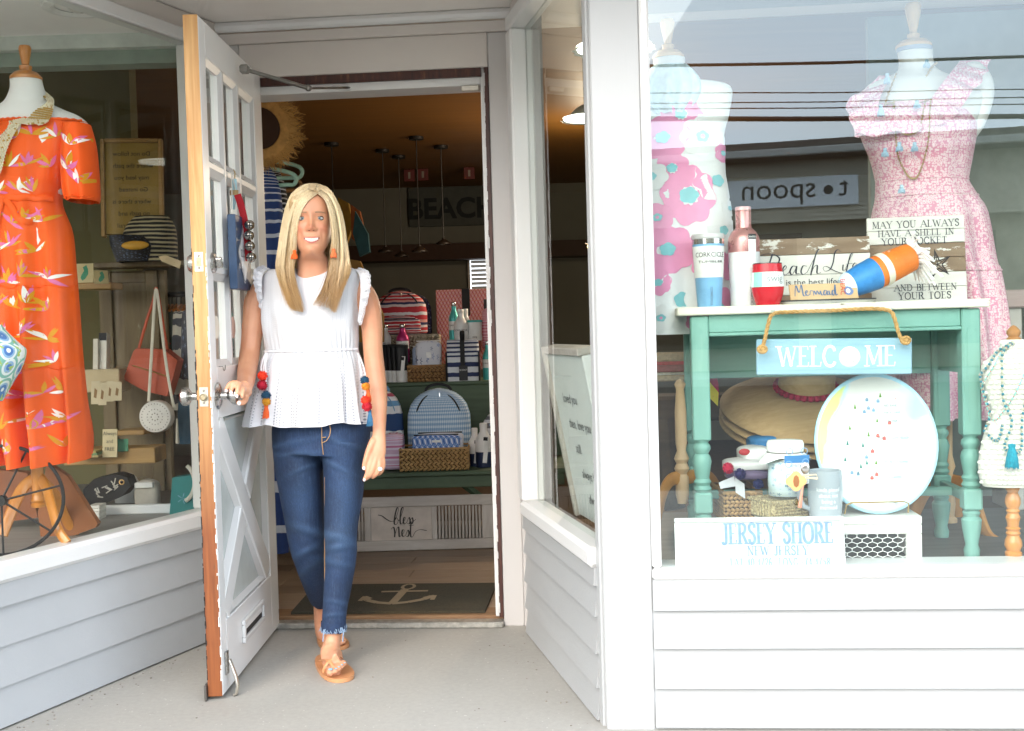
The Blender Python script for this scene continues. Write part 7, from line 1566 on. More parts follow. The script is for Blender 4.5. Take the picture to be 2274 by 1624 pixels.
# beach bottle cushion lying on its side
ax0, ax1 = A(1884, 634, 3.2), A(2020, 572, 3.24); kz = T('beach_cushion', 'orange and blue beach bottle toy with white yarn fringe leaning on the plank sign', 'toy', Vector((ax0.x, ax0.y, ZT)))
dx_ = (ax1-ax0); ln = dx_.length; Rz = dx_.to_track_quat('Z', 'Y').to_matrix(); k = 3.2/FPX
for nm, z0, z1, r0, r1, mt_ in (('mouth', -.1, .02, 22, 30, P('d5e6f0', .4)), ('blue_end', .0201, .42, 30, 37, P('3a86c8', .4, 0, .15, 30)), ('orange_body', .4201, 1.0, 37.5, 32, wood('orange_print', 'dd6c1c', 'ec8830', None, 2, 12, 2, .55, .1, 'f6e2cc', 0, .63, 16))):
    b = B(); b.lathe([(r0*k*(.98 if z0 > 0 else .9), z0*ln), ((r0+r1)/2*k*1.02, (z0+z1)/2*ln), (r1*k, z1*ln)]+([(r1*k*.6, ln*1.06), (0, ln*1.08)] if z1 == 1 else []), ax0, 26, Rz, cap=(z1 != 1)); b.build(nm, mt_, kz)
b = B(); b.lathe([(37.8*k, .50*ln), (38.2*k, .56*ln), (37.6*k, .60*ln)], ax0, 26, Rz, cap=False); b.build('white_stripe', P('efe6d4', .5), kz)
b = B(fr(ax0+Vector((-.015, -.045, -.012)), 0)); bb = B(); text_geo(bb, 'BEACH', 15*k, 0, 0, 0); b.add([(v[2]*1.0-.02, 0, -v[0]) for v in bb.v], bb.f); b.build('lettering', P('c8342c', .6), kz, 0, kind='stuff')
random.seed(9); b = B(); e = ax0+dx_*1.0
for i in range(85):
    a = random.uniform(0, 2*pi); d0 = Rz @ Vector((cos(a), sin(a), .1)); p0 = e+d0*.02*random.random(); p1 = p0+d0*.022+Rz @ Vector((0, 0, .018)); p2 = p1+d0*random.uniform(.008, .042)+Vector((.012, -.012, -.014-.018*random.random())); b.tube([p0, p1, p2], .0034, 6)
b.build('yarn_fringe', P('f0eeee', .9, 0, .04, bump=.6, bscale=300), kz, kind='stuff')
tr = T('tin_tray', 'low dark edged tray on the table under the mermaid packet', 'tray', tbase(1835, 3.16)); b = B(); c = tbase(1838, 3.18); b.lathe([(0, .003), (S(96, 3.18), .003), (S(104, 3.18), .009), (S(106, 3.18), .008), (S(97, 3.18), .0), (0, 0)], c, 40, sy=.42); b.build('dish', P('d4d2ce', .3, .3), tr); b = B(); b.tube([c+Vector((S(105, 3.18)*cos(a), S(105, 3.18)*.42*sin(a), .009)) for a in [i*pi/20 for i in range(41)]], .0022, 5, cap=False); b.build('rim', P('3a3c40', .4), tr)
mp_ = T('paper_packet', 'tan kraft paper packet lettered mermaid lying on the tray', 'packet', c+Vector((0, 0, .01))); M0 = fr(c+Vector((-.015, -.03, .011)), radians(-5), radians(-38)); k = 3.16/FPX; b = B(M0); b.bb((-76*k, 0, 0), (72*k, .008, 46*k), .003); b.build('envelope', P('c6a47a', .75, 0, .08), mp_)
b = B(M0); 
MER = [[(0, 0), (.15, .9), (.3, .3), (.5, .95), (.55, .05), (.7, .1)], [(.68, .2), (.86, .36), (.8, .46), (.7, .25), (.8, .02), (.98, .15)], [(.98, .1), (1.04, .42), (1.2, .4)], [(1.2, .02), (1.26, .42), (1.38, .1), (1.45, .42), (1.58, .1), (1.66, .4), (1.72, .05), (1.85, .1)], [(2.1, .4), (1.95, .42), (1.86, .15), (1.95, .03), (2.1, .38), (2.08, .06), (2.2, .1)], [(2.22, .4), (2.24, .06), (2.36, .1)], [(2.6, .38), (2.46, .4), (2.4, .12), (2.5, .04), (2.66, .9), (2.62, .05), (2.76, .1)]]
script(b, MER, 34*k, -66*k, 10*k, -.0012, .05, .09); b.build('lettering', P('4a6488', .7), mp_, 0, kind='stuff'); b = B(M0); b.add([(52*k+9*k*cos(a)*(1 if sin(a) > 0 else 1.2), -.001, 22*k+13*k*sin(a)) for a in [i*pi/8 for i in range(16)]], [tuple(range(16))]); b.build('mermaid_hair', P('6a7ca8', .7), mp_, 0); b = B(M0); b.add([(51*k+5*k*cos(a), -.0016, 21*k+7*k*sin(a)) for a in [i*pi/6 for i in range(12)]], [tuple(range(12))]); b.build('mermaid_face', P('e8d6c4', .7), mp_, 0)
# ---- hanging welcome sign
Yw = 3.1; cw = A(1851, 792, Yw); MW = Matrix.Translation(cw) @ Matrix.Rotation(radians(-5), 4, 'Z') @ Matrix.Rotation(radians(1.0), 4, 'Y'); k = Yw/FPX
ws = T('welcome_sign', 'pale blue wooden welcome sign hanging from the table by a rope', 'sign', cw); b = B(MW); b.bb((-169*k, -.006, -40*k), (169*k, .008, 40*k), .003); b.build('board', wood('pale_blue_board', '83a7ba', '9bbccb', 'abc8d5', 0, 18, 12, .6, .12), ws)
b = B(MW); serif(b, 'WELC', 44*k, -60*k, -21*k, -.0075, .15, .055, .12, .84); serif(b, 'ME', 44*k, 100*k, -21*k, -.0075, .15, .055, .12, .88); b.build('lettering', P('f2f2f0', .6), ws, 0, kind='stuff')
b = B(MW); b.lathe([(0, .006), (20*k, .004), (23*k, 0)], (34*k, -.006, -1*k), 26, Matrix.Rotation(radians(90), 3, 'X')); sdl = b.build('sand_dollar', P('f0efec', .6), ws); b = B(MW)
for i in range(5): a = pi/2+i*2*pi/5; b.box(((34+14*cos(a))*k, -.0115, (-1+14*sin(a))*k), (1.6*k, .002, 5*k), 0, Matrix.Rotation(pi/2-a, 3, 'Y'))
b.build('slits', P('8a8a86', .7), sdl, 0, kind='stuff')
def rope(pts, r, mat, par, name='rope', turns=7):
    sp_ = [Vector(p) for p in pts]; n = 60*1; L_ = [0]
    for i in range(1, len(sp_)): L_.append(L_[-1]+(sp_[i]-sp_[i-1]).length)
    def pt(s_):
        for i in range(1, len(sp_)):
            if s_ <= L_[i]: return sp_[i-1].lerp(sp_[i], (s_-L_[i-1])/(L_[i]-L_[i-1]+1e-9)), (sp_[i]-sp_[i-1]).normalized()
        return sp_[-1], (sp_[-1]-sp_[-2]).normalized()
    b = B(); N = max(20, int(L_[-1]/.004))
    for st in range(3):
        q = []
        for i in range(N+1):
            p, tg = pt(L_[-1]*i/N); u = tg.cross(Vector((0, 1, 0))).normalized(); v = tg.cross(u); a = 2*pi*st/3+L_[-1]*i/N/.022*2*pi*.5; q.append(p+(u*cos(a)+v*sin(a))*r*.55)
        b.tube(q, r*.6, 5)
    return b.build(name, mat, par)
m_rope = P('b88f58', .9, 0, .2, 80, .6, 200)
sm3 = lambda pts, k_=6: [A(*q) for q in smooth_path(pts, k_)]
rope(sm3(((1690, 778, 3.085), (1698, 756, 3.09), (1706, 720, 3.1), (1717, 698, 3.1), (1760, 693, 3.12), (1850, 690, 3.11), (1930, 686, 3.1), (1974, 690, 3.09), (1986, 706, 3.08), (1995, 738, 3.07), (2004, 758, 3.065))), .0052, m_rope, ws)
for x, y in ((1692, 776), (2010, 756)):
    b = B(); c = A(x, y, 3.07 if x < 1800 else 3.05); random.seed(x)
    for i in range(4): a0 = i*.8; b.tube([c+Vector((.011*cos(a0+t), -.004-.003*sin(t*2), .010*sin(a0+t)*.9)) for t in [j*.45 for j in range(10)]], .0042, 6)
    b.ball(c, .0105, 10, 7)
    b.build('rope_knot', m_rope, ws)
# ---- plate on a wire stand, white crate, mug, jar, small basket
ZC = .553; cl_ = FI @ FZ(1690, 1150, ZC); cr_ = FI @ FZ(2060, 1143, ZC); ycf = .075
ca0, ca1 = cl_.x-.0, (FI @ A(2060, 1200, 3.0)).x
CR = T('crate', 'white painted crate with chicken wire front under the big plate', 'crate', FF @ Vector(((ca0+ca1)/2, .2, .42))); m_wc = wood('white_crate', 'cfcac2', 'e4e1db', 'f0eeea', 0, 22, 10, .6, .25, 'a08a78', 0, .7, 12)
for i in range(2): piece('top_board', FF, (ca0, ycf+i*.11, ZC-.022), (ca1, ycf+.108+i*.11, ZC), m_wc, CR, .002)
piece('front_rail', FF, (ca0, ycf+.002, .497+.008), (ca1, ycf+.02, ZC-.0225), m_wc, CR, .002); piece('front_rail', FF, (ca0, ycf+.002, .421), (ca1, ycf+.02, .432), m_wc, CR, .002)
mx1 = (FI @ A(2026, 1200, 3.0)).x; piece('front_post', FF, (mx1, ycf+.003, .4325), (ca1, ycf+.02, .5045), m_wc, CR, .002); piece('front_post', FF, (ca0, ycf+.003, .4325), (ca0+.04, ycf+.02, .5045), m_wc, CR, .002)
for s_ in (ca0, ca1-.012): piece('side_board', FF, (s_, ycf+.0205, .421), (s_+.012, ycf+.218, ZC-.0225), m_wc, CR, .002)
b = B(FF); hx = .0135; x = ca0+.04; n = int((mx1-x)/hx)
for i in range(n+1):
    for j in range(7):
        X = x+i*hx; Z = .428+j*.0125; o = (j % 2)
        if (i+j) % 2 == 0: b.tube([(X, ycf+.008, Z), (X+hx, ycf+.008, Z+.005)], .0009, 4, cap=False); b.tube([(X, ycf+.008, Z), (X-hx, ycf+.008, Z+.005)], .0009, 4, cap=False); b.tube([(X, ycf+.008, Z), (X, ycf+.008, Z-.0075)], .0011, 4, cap=False)
b.build('chicken_wire', P('e9e8e4', .4), CR, 60, kind='stuff')
# plate
pc = A(1945, 984, 3.13); MPl = Matrix.Translation(pc) @ Matrix.Rotation(radians(-9), 4, 'Z') @ Matrix.Rotation(radians(-12), 4, 'X'); k = 3.13/FPX
plt = T('platter', 'large oval map platter with aqua rim standing on the white crate', 'platter', Vector((pc.x, pc.y, ZC)))
RX_, RZ_ = 133*k, 157*k; RXY = Matrix.Rotation(radians(90), 3, 'X')
def plate_mat():
    t = MT('map_glaze'); v = t.co(); s3 = t.sep(v)
    e = t.noise(v, 7, 5); x = t.math('SUBTRACT', t.math('MULTIPLY', t.math('SUBTRACT', s3[0], pc.x), 1/RX_), 0); z = t.math('MULTIPLY', t.math('SUBTRACT', s3[2], pc.z), 1/RZ_)
    land = t.math('ADD', t.math('ADD', x, t.math('MULTIPLY', z, -.35)), t.math('MULTIPLY', t.math('SUBTRACT', e, .5), .5))
    c_ = t.ramp(t.math('ADD', t.math('MULTIPLY', land, .25), .5), [(.30, H('d3e08c')), (.315, H('b9dcea')), (.33, H('dcdad4')), (.55, H('dcdbd6')), (.64, H('a9d3e4'))])
    return t.fin(c_, .12, Coat_Weight=.5)
b = B(MPl)
def pl(prof, n=56): 
    vs = []; 
    for r, y in prof:
        for j in range(n): a = 2*pi*j/n; vs.append((RX_*r*cos(a), y, RZ_*r*sin(a)))
    return vs, [(i*n+j, i*n+(j+1) % n, (i+1)*n+(j+1) % n, (i+1)*n+j) for i in range(len(prof)-1) for j in range(n)]
b.add(*pl([(.001, .014), (.6, .013), (.72, .009), (.95, .0)])); b.build('well', plate_mat(), plt, 180)
b = B(MPl); b.add(*pl([(.95, .0), (1.0, -.002), (1.005, .004), (.7, .018), (.001, .02)])); b.build('rim', P('a8d4e6', .12), plt, 180)
b = B(MPl); rnd = random.Random(5)
def pd_(x, z): 
    r = min(1, math.hypot(x, z)); return (x*RX_, (.0128-.0128*max(0, (r-.6)/.4)**1.4)-.0016, z*RZ_)
g1, g2, g3, g4, g5, g6 = B(MPl), B(MPl), B(MPl), B(MPl), B(MPl), B(MPl)
def tri(bb, x, z, w, h): bb.face([pd_(x-w, z), pd_(x+w, z), pd_(x, z+h)])
def quad(bb, x, z, w, h): bb.face([pd_(x-w, z-h), pd_(x+w, z-h), pd_(x+w, z+h), pd_(x-w, z+h)])
for x, z in ((-.82, .28), (-.7, .52), (-.56, .66), (-.5, .78), (-.35, .86), (-.78, .1), (-.86, -.1), (-.62, .62), (-.3, .5), (-.4, .2), (-.1, .1), (-.2, -.05), (-.7, -.3), (-.85, -.35), (-.5, -.25), (-.25, -.35), (-.3, -.45), (-.6, -.45), (-.15, -.3), (.05, .3), (.12, .66), (-.45, -.02), (.0, -.3)): tri(g1 if rnd.random() < .6 else g2, x, z, .022, .075)
for x, z in ((.32, .68), (.38, .64), (-.68, .36), (.05, .1), (.15, .06), (.0, -.45), (-.08, -.5), (.45, -.72), (-.45, .62), (.25, .28), (-.05, -.12)): (quad(g3, x, z, .028, .014), tri(g3, x, z+.016, .034, .028))
for x, z in ((-.15, .45), (-.08, .5), (.0, .47), (-.15, -.2), (-.35, -.78), (-.28, -.74), (-.22, -.78), (-.1, .62), (.08, .6), (-.4, -.42), (-.3, -.44)): (quad(g4, x, z, .025, .016), tri(g4, x, z+.018, .03, .02))
for x, z in ((.78, .5), (.86, .3), (.6, -.72), (.72, -.55)): tri(g5, x, z, .035, .09); quad(g4, x, z-.015, .04, .012)
for a in range(10): g6.face([pd_(.72+.07*cos(a*pi/5), .15+.07*sin(a*pi/5)), pd_(.72+.03*cos(a*pi/5+.3), .15+.03*sin(a*pi/5+.3)), pd_(.72+.03*cos(a*pi/5-.3), .15+.03*sin(a*pi/5-.3))])
for bb, cl, nm in ((g1, '2a756b', 'printed_firs'), (g2, '5f8a34', 'printed_trees'), (g3, 'c45048', 'printed_red_houses'), (g4, '6f93b0', 'printed_blue_houses'), (g5, 'f4f4f2', 'printed_sails'), (g6, 'ecc84a', 'printed_sun')): bb.build(nm, P(cl, .3), plt, 0, kind='stuff')
b = B(MPl)
for i, (s_, x, z) in enumerate((('SANDY HOOK', .22, .74), ('RED BANK', .28, .52), ('ASBURY PARK', .3, .42), ('BELMAR', .3, .3), ('POINT PLEASANT BEACH', .3, .06), ('LONG BEACH ISLAND', .3, -.28), ('ATLANTIC CITY', .35, -.5), ('OCEAN CITY', .05, -.72), ('CAPE MAY', -.1, -.86))):
    bb = B(); text_geo(bb, s_, .055, x, z, 0, sx=.8); b.add([pd_(v[0], v[2]) for v in bb.v], bb.f)
b.build('small_lettering', P('78868c', .5), plt, 0, kind='stuff')
b = B(MPl); bb = B(); 
for i, ch in enumerate('the jersey shore'): 
    a = -1.15+i*.075; tx = B(); text_geo(tx, ch, .15, 0, 0, 0, shear=.3) if ch != ' ' else None
    r = .72; an = a; b.add([pd_(r*cos(an)+v[0]*cos(an+pi/2)-v[2]*sin(an+pi/2), r*sin(an)+v[0]*sin(an+pi/2)+v[2]*cos(an+pi/2)) for v in tx.v], tx.f)
b.build('script_lettering', P('f6f6f4', .4), plt, 0, kind='stuff')
ps_ = T('plate_stand', 'brass wire plate stand holding the map platter', 'plate stand', Vector((pc.x, pc.y, ZC))); b = B(); p = A(1945, 1128, 3.07); b.tube([p+Vector((-.085, .0, -.014)), p+Vector((-.083, -.012, .012)), p+Vector((-.07, -.014, .018)), p+Vector((.07, -.02, .018)), p+Vector((.083, -.018, .012)), p+Vector((.085, -.006, -.014))], .0024, 6); b.build('wire', P('b5945a', .3, .8), ps_)
for s_ in (-1, 1): b = B(); b.tube([p+Vector((s_*.06, .0, .016)), p+Vector((s_*.06, .07, -.002)), p+Vector((s_*.05, .13, .12))], .0024, 6); b.build('support', P('b5945a', .3, .8), ps_)
# mug
Ym = 3.06; c = Vector((A(1832, 1100, Ym).x, Ym, ZC)); R_ = S(38, Ym); h = S(108, Ym); mg = T('mug', 'grey mug with white typewriter lettering on the crate', 'mug', c); m_mug = P('a2a8ae', .25, 0, .04)
mp = lambda z: R_*(.84+.16*sin(pi*(.12+.62*z/h))); b = B(); b.lathe([(0, 0)]+[(mp(h*i/14), h*i/14) for i in range(15)]+[(mp(h)-.004, h), (mp(h)-.006, h*.9), (mp(h*.1)-.006, h*.1), (0, h*.08)], c, 36); b.build('body', m_mug, mg)
b = B(); b.tube([c+Vector((-R_*.9, 0, h*.8)), c+Vector((-R_*1.45, -.005, h*.72)), c+Vector((-R_*1.55, -.005, h*.45)), c+Vector((-R_*1.25, 0, h*.26)), c+Vector((-R_*.88, 0, h*.2))], .0065, 8); b.build('handle', m_mug, mg)
b = B()
for i, s_ in enumerate(('kinda pissed', 'about not', 'being a', 'mermaid')): curved(b, s_, S(12, Ym), c, mp(h*.5)+.0013, h*(.6-.12*i), a0=-.05, sx=.92)
b.build('lettering', P('f4f4f2', .5), mg, 0, kind='stuff')
# seagrass box, jar, spoon, tag
def seagrass():
    t = MT('seagrass'); v = t.co(); w_ = t.n('ShaderNodeTexWave'); w_.inputs['Scale'].default_value = 60; w_.inputs['Distortion'].default_value = 3; t.l(v, w_.inputs['Vector']); n = t.noise(v, 180, 4, .7)
    c_ = t.ramp(n, [(.35, H('7a6644')), (.5, H('c0a878')), (.7, H('dccaa0'))]); t.bump(t.math('ADD', n, t.math('MULTIPLY', w_.outputs[1], .5)), 1.0, .006); return t.fin(c_, .85)
m_sg = seagrass(); bx = T('seagrass_box', 'small lidded seagrass box under the mason jar on the crate', 'box', Vector((A(1732, 1140, 3.1).x, 3.1, ZC))); M0 = fr((A(1735, 1140, 3.12).x, 3.12, ZC), radians(24)); b = B(M0); b.bb((-.066, -.055, 0), (.066, .055, .048), .006); b.build('body', m_sg, bx); b = B(M0)
random.seed(2)
for r in range(5):
    for i in range(16):
        for (px_, py_, rx_) in ((-.06+i*.008, -.057, 0), (.067, -.05+i*.0068, 1)): q = (.0035, .002); b.ball((px_, py_, .006+r*.009), .0046, 6, 4, (1, .6, .75) if rx_ == 0 else (.6, 1, .75))
b.build('weave', m_sg, bx, 180, kind='stuff'); b = B(M0); b.tube([(-.067, -.056, .048), (.067, -.056, .048), (.067, .056, .048), (-.067, .056, .048), (-.067, -.056, .048)], .005, 6); b.build('rim', m_sg, bx)
Yj = 3.12; ZJ = ZC+.052; c = Vector((A(1745, 1060, Yj).x, Yj, ZJ)); R_ = S(42, Yj); h = S(128, Yj); jr = T('mason_jar', 'glass mason jar of blue cotton with white cloth cap and tags', 'jar', c); g_jar = glass('jar_glass', .07, (.93, .98, .98), .7)
b = B(); b.lathe([(0, 0.001), (R_*.92, .001), (R_, .008), (R_, h*.62), (R_*.94, h*.7), (R_*.84, h*.75), (R_*.84, h*.8)], c, 30); b.build('glass', g_jar, jr)
b = B(); b.lathe([(0, .006), (R_*.9, .006), (R_*.93, h*.3), (R_*.9, h*.62), (0, h*.64)], c, 26); o = b.build('blue_cotton', starry('blue_cotton', 'e2e8ea', '2a7a98', 14), jr, 180)
b = B(); m_cl = P('eceae4', .9, 0, .04, bump=.9, bscale=160); b.lathe([(R_*.93, h*.78), (R_*.96, h*.83), (R_*.97, h*.93), (R_*.9, h*.985), (0, h)], c, 30); b.build('cloth_cap', m_cl, jr, 180)
b = B(); b.grid(lambda u, v: (c.x+(R_*.93+v*R_*(.42+.2*sin(4*2*pi*u)))*cos(2*pi*u), c.y+(R_*.93+v*R_*(.42+.2*sin(4*2*pi*u)))*sin(2*pi*u), c.z+h*.79-v*h*(.13+.05*sin(8*pi*u))), 60, 6); b.build('cloth_skirt', m_cl, jr, 180)
b = B(); b.lathe([(R_*.95, h*.775), (R_*.97, h*.785), (R_*.95, h*.795)], c, 30, cap=False); b.build('cord', P('4a3a34', .7), jr)
M0 = fr((c.x+.012, c.y-R_*1.32, c.z+h*.28), .05, radians(6)); b = B(M0); b.bb((-.034, 0, 0), (.034, .0015, h*.5), .0005); tg = b.build('paper_tag', P('ecebea', .6), jr); b = B(M0); b.bb((-.034, -.001, h*.37), (.034, -.0002, h*.5)); b.build('tag_band', P('3f7cb4', .6), tg, 0); b = B(M0)
for i, s_ in enumerate(('APRON', '+', 'MASON', 'JAR')): text_geo(b, s_, .0125, 0, h*.29-i*.0155, -.001)
b.build('lettering', P('8a9ab0', .6), tg, 0, kind='stuff'); b = B(M0)
for x, z in ((-.02, .02), (.02, .018), (-.022, .055), (.024, .06), (.02, .09), (-.02, .09)): b.tube([(x+.009*cos(a), -.0008, z+.009*sin(a)) for a in [i*pi/5 for i in range(11)]], .0011, 4, cap=False)
b.build('shell_print', P('8fb0d4', .6), tg, 0, kind='stuff')
spn = T('spoon', 'small copper handled spoon with an orange shaped tag tied beside the mug', 'spoon', A(1778, 1130, 3.0)); b = B(); c = A(1788, 1040, 3.0); b.ball(c, S(12, 3), 14, 8, (.85, .3, 1.15)); b.build('bowl', m_chr, spn, 180); b = B(); b.tube([A(1786, 1054, 3.0), A(1781, 1090, 2.99), A(1776, 1128, 2.985)], [.0035, .0035, .006], 8, flat=.5, up=(0, 1, 0)); b.build('handle', P('c98f78', .3, .6), spn)
M0 = fr(A(1768, 1069, 2.985)); b = B(M0); k = 3/FPX; b.prism([(21*k*(1+.12*cos(4*a))*cos(a), 20*k*(1+.12*cos(4*a))*sin(a)) for a in [i*2*pi/32 for i in range(32)]], -.001, .001); tg = b.build('kraft_tag', P('d8a06a', .7), spn, 0); b = B(M0); b.prism([(7*k*cos(a), 14*k*sin(a)) for a in [i*2*pi/8 for i in range(8)]], -.0018, -.0012); b.build('tag_emblem', P('8a5a34', .7), tg, 0); b = B(); b.tube([A(1752, 1042, 2.99), A(1780, 1056, 2.985), A(1800, 1062, 2.985), A(1815, 1064, 2.985)], .0016, 5); b.tube([A(1782, 1056, 2.985), A(1812, 1054, 2.985), A(1816, 1062, 2.985), A(1790, 1062, 2.985)], .0016, 5); b.build('twine', P('dcc69a', .9), spn, kind='stuff')
# Jersey Shore board
c = A(1688, 1262, 3.02); MJ = fr((c.x, c.y, .424), radians(-5), radians(-7)); k = 3.04/FPX; js = T('jersey_shore_sign', 'white framed board with faded blue Jersey Shore lettering at the glass', 'sign', (c.x, c.y, .424)); wj, hj = 186*k, 118*k
b = B(MJ); b.bb((-wj+.012, 0, .012), (wj-.012, .008, hj-.012)); b.build('panel', P('c6c5c2', .6, 0, .02), js, 0)
for a, e in (((-wj, 0), (wj, .0118)), ((-wj, hj-.0118), (wj, hj)), ((-wj, .012), (-wj+.0118, hj-.012)), ((wj-.0118, .012), (wj, hj-.012))): piece('frame_rail', MJ, (a[0], -.006, a[1]), (e[0], .012, e[1]), m_trim, js, .002)
b = B(MJ); m_jl = P('7593be', .7, 0, .2, 60); serif(b, 'JERSEY SHORE', 44*k, 40*k, 60*k, -.001, .18, .07, .14, .6); serif(b, 'NEW JERSEY', 20*k, 40*k, 34*k, -.001, .15, .06, .16, .82); serif(b, 'LAT 40.4726  LONG -74.4758', 18*k, 44*k, 9*k, -.001, .13, .06, .2, .62); b.build('lettering', m_jl, js, 0, kind='stuff')
# ---- hats, bags and shelf behind the table
m_str = wood('fine_straw', 'a08258', 'bb9c70', 'ccb086', 0, 60, 6, .8, .5)
for i, (dy, lb_, bnd) in enumerate(((0, 'top wide brimmed straw hat of the stack, with a raspberry pompom band', True), (.03, 'second straw hat brim under the raspberry banded one', False), (.055, 'lowest straw hat brim of the stack behind the platter', False))):
    c = A(1790, 868, 3.55)+Vector((0, .01*i, -dy)); Rh = Matrix.Rotation(radians(-20), 3, 'X') ; Rh = Matrix.Rotation(radians(20), 3, 'X'); t = T('straw_hat', lb_, 'hat', c, 'straw hats stacked under the table'); R0 = S(188, 3.55); pr = [(.085, .0), (.12, -.003), (R0*.6, -.012), (R0*.85, -.03), (R0, -.055+.004*i)]
    b = B(); b.lathe(pr+[(R0*1.0, -.058+.004*i), (R0*.85, -.034), (.085, -.004)], c, 56, Rh, cap=False); b.build('brim', m_str, t, 180)
    if i == 0:
        b = B(); b.lathe([(.088, -.002), (.084, .07), (.06, .09), (0, .092)], c, 36, Rh, cap=False); b.build('crown', m_str, t, 180); b = B(); b.lathe([(.0895, .002), (.0895, .02)], c, 36, Rh, cap=False); bd_ = b.build('band', P('9a1f38', .9), t, 180)
        for j in range(30): a = 2*pi*j/30; b = B(); b.ball(c+Rh @ Vector((.094*cos(a), .094*sin(a), .012)), .010, 8, 5); b.build('pompom', P('a3203c', .95, 0, .2), bd_, 180)
m_drift = wood('driftwood', '4a3a2c', '6a5642', '86705a', 0, 14, 7, .8, .5)
b = B(FF); q = FI @ A(1450, 905, 3.8); q2 = FI @ A(1730, 905, 3.8); b.bb((q.x-.05, q.y, q.z-.05), (q2.x, q.y+.2, q.z+.035), .012); o = b.build('driftwood_bench', m_drift); tag(o, 'dark driftwood plank bench behind the table legs', 'bench')
b = B(); b.tube([A(1472, 930, 3.8), A(1478, 1000, 3.79), A(1485, 1060, 3.78), A(1500, 1130, 3.75)], [.05, .045, .05, .035], 9); o = b.build('driftwood_post', m_drift); tag(o, 'gnarled driftwood post standing behind the poppy dress stand', 'post')
cs = T('clutch_bag', 'beige clutch bag with red woven stripes behind the table leg', 'clutch bag', A(1485, 845, 3.6)); p = A(1490, 846, 3.62)
for i, (z0, z1, cl) in enumerate(((0, 14, 'b59a70'), (14, 20, 'd8cfc0'), (20, 36, '9c4a50'), (36, 44, 'c02a3c'), (44, 64, 'c8a98a'))): b = B(); kk = 3.62/FPX; b.bb(p+Vector((-46*kk, -.03, z0*kk)), p+Vector((46*kk, .03, (z1-.5)*kk)), .006); b.build('woven_band', P(cl, .8, 0, .2, 90, .6, 200), cs)
slab('swing_tag', [(1573, 845), (1596, 872), (1594, 902), (1570, 878)], 3.5, .002, P('c9b42c', .6), 'yellow paper swing tag beside the table leg', 'tag'); b = B(); tassel(1583, 815, 882, 3.52, .022, 'a8244c', None); o = bpy.context.scene.collection.objects[-1]; tag(o, 'raspberry tassel hanging behind the yellow tag', 'tassel')
wicker('wicker_basket', 'chunky wicker basket of pouches behind the turned table leg', 1596, 1676, 1082, 1150, 3.35, .2, rows_=4, nper=8, col='b08a58')
for i, (x0, x1, y0, y1, Y, cl, lb_) in enumerate(((1607, 1705, 1018, 1040, 3.3, 'd4d2d0', 'lower pale zip pouch stacked behind the mason jar'), (1640, 1712, 990, 1018, 3.34, 'dcdad8', 'upper pale zip pouch with a printed lobster'), (1612, 1702, 1041, 1060, 3.28, '6a5a78', 'mauve pouch squeezed under the pale ones'), (1660, 1800, 962, 989, 3.42, '2a6ea0', 'bright blue pouch behind the cloth cap of the jar'))):
    c = A((x0+x1)/2, y1, Y); b = B(); puff(b, c, S(x1-x0, Y), S(y1-y0, Y), .12, .4, .5); o = b.build('zip_pouch', P(cl, .6, 0, .08), None, 60); tag(o, lb_, 'pouch', 'stacked pouches behind the jar')
    if i == 1: b = B(); b.ball(A(1640+13, 1004, Y-.06), .014, 10, 6, (1.2, .25, .7)); b.build('lobster_print', P('b0282c', .6), o, 180)
for x, y, r, cl, lb_ in ((1617, 1040, 13, 'b3163c', 'raspberry pompom on the stacked pouches'), (1644, 1053, 13, '2c2458', 'purple pompom beside the raspberry one'), (1684, 1076, 12, '1c2050', 'navy pompom lowest near the mason jar')):
    pm_ = pom(x, y, 3.2, S(r, 3.2), cl, None); tag(pm_, lb_, 'pompom', 'pompoms on the pouches')
for pts, lb_ in (([(1596, 1072), (1630, 1058), (1634, 1080), (1600, 1086)], 'white paper tag hanging by the raspberry pompom'), ([(1632, 1060), (1653, 1075), (1655, 1108), (1634, 1094)], 'long white paper tag under the purple pompom')): slab('paper_tag', pts, 3.22, .002, P('cfd0d6', .6), lb_, 'tag', 'paper tags on the pouches')
# crocheted bust with necklaces
Yc = 3.06; cb_ = T('jewellery_bust', 'cream crocheted bust on a turned wooden stand hung with necklaces', 'jewellery stand', A(2250, 1260, Yc)); BUS = Cloth([(754, 2226, 2282, .03), (775, 2218, 2290, .035), (795, 2196, 2310, .045), (815, 2180, 2330, .05), (860, 2186, 2322, .05), (905, 2200, 2308, .045), (925, 2202, 2306, .045), (965, 2186, 2322, .05), (1020, 2174, 2334, .055), (1060, 2176, 2332, .055), (1078, 2184, 2322, .05)], Yc)
b = B(); BUS.mesh(b, 40); b.build('body', P('dcd6cc', .9, 0, .06), cb_, 180); b = B()
for r, y in enumerate(range(760, 1078, 11)):
    rw_ = BUS.row(y); n = int((rw_[2]-rw_[1])/9)
    for i in range(n+1):
        x = rw_[1]+(rw_[2]-rw_[1])*(i+.5*(r % 2))/(n+.5); 
        if x > 2300: continue
        p = BUS.px(x, y, .001); b.ball(p, S(5.6, Yc), 7, 5, (1, .7, .75))
b.build('crochet_knots', P('e6e1d8', .9, 0, .05, bump=.5, bscale=300), cb_, 180, kind='stuff')
b = B(); p = A(2251, 757, Yc); k = Yc/FPX; b.lathe([(15*k, 0), (15*k, 6*k), (11*k, 9*k), (15*k, 16*k), (15*k, 22*k), (6*k, 32*k), (0, 35*k)], p, 20); b.build('finial', P('a8713c', .4, 0, .1), cb_)
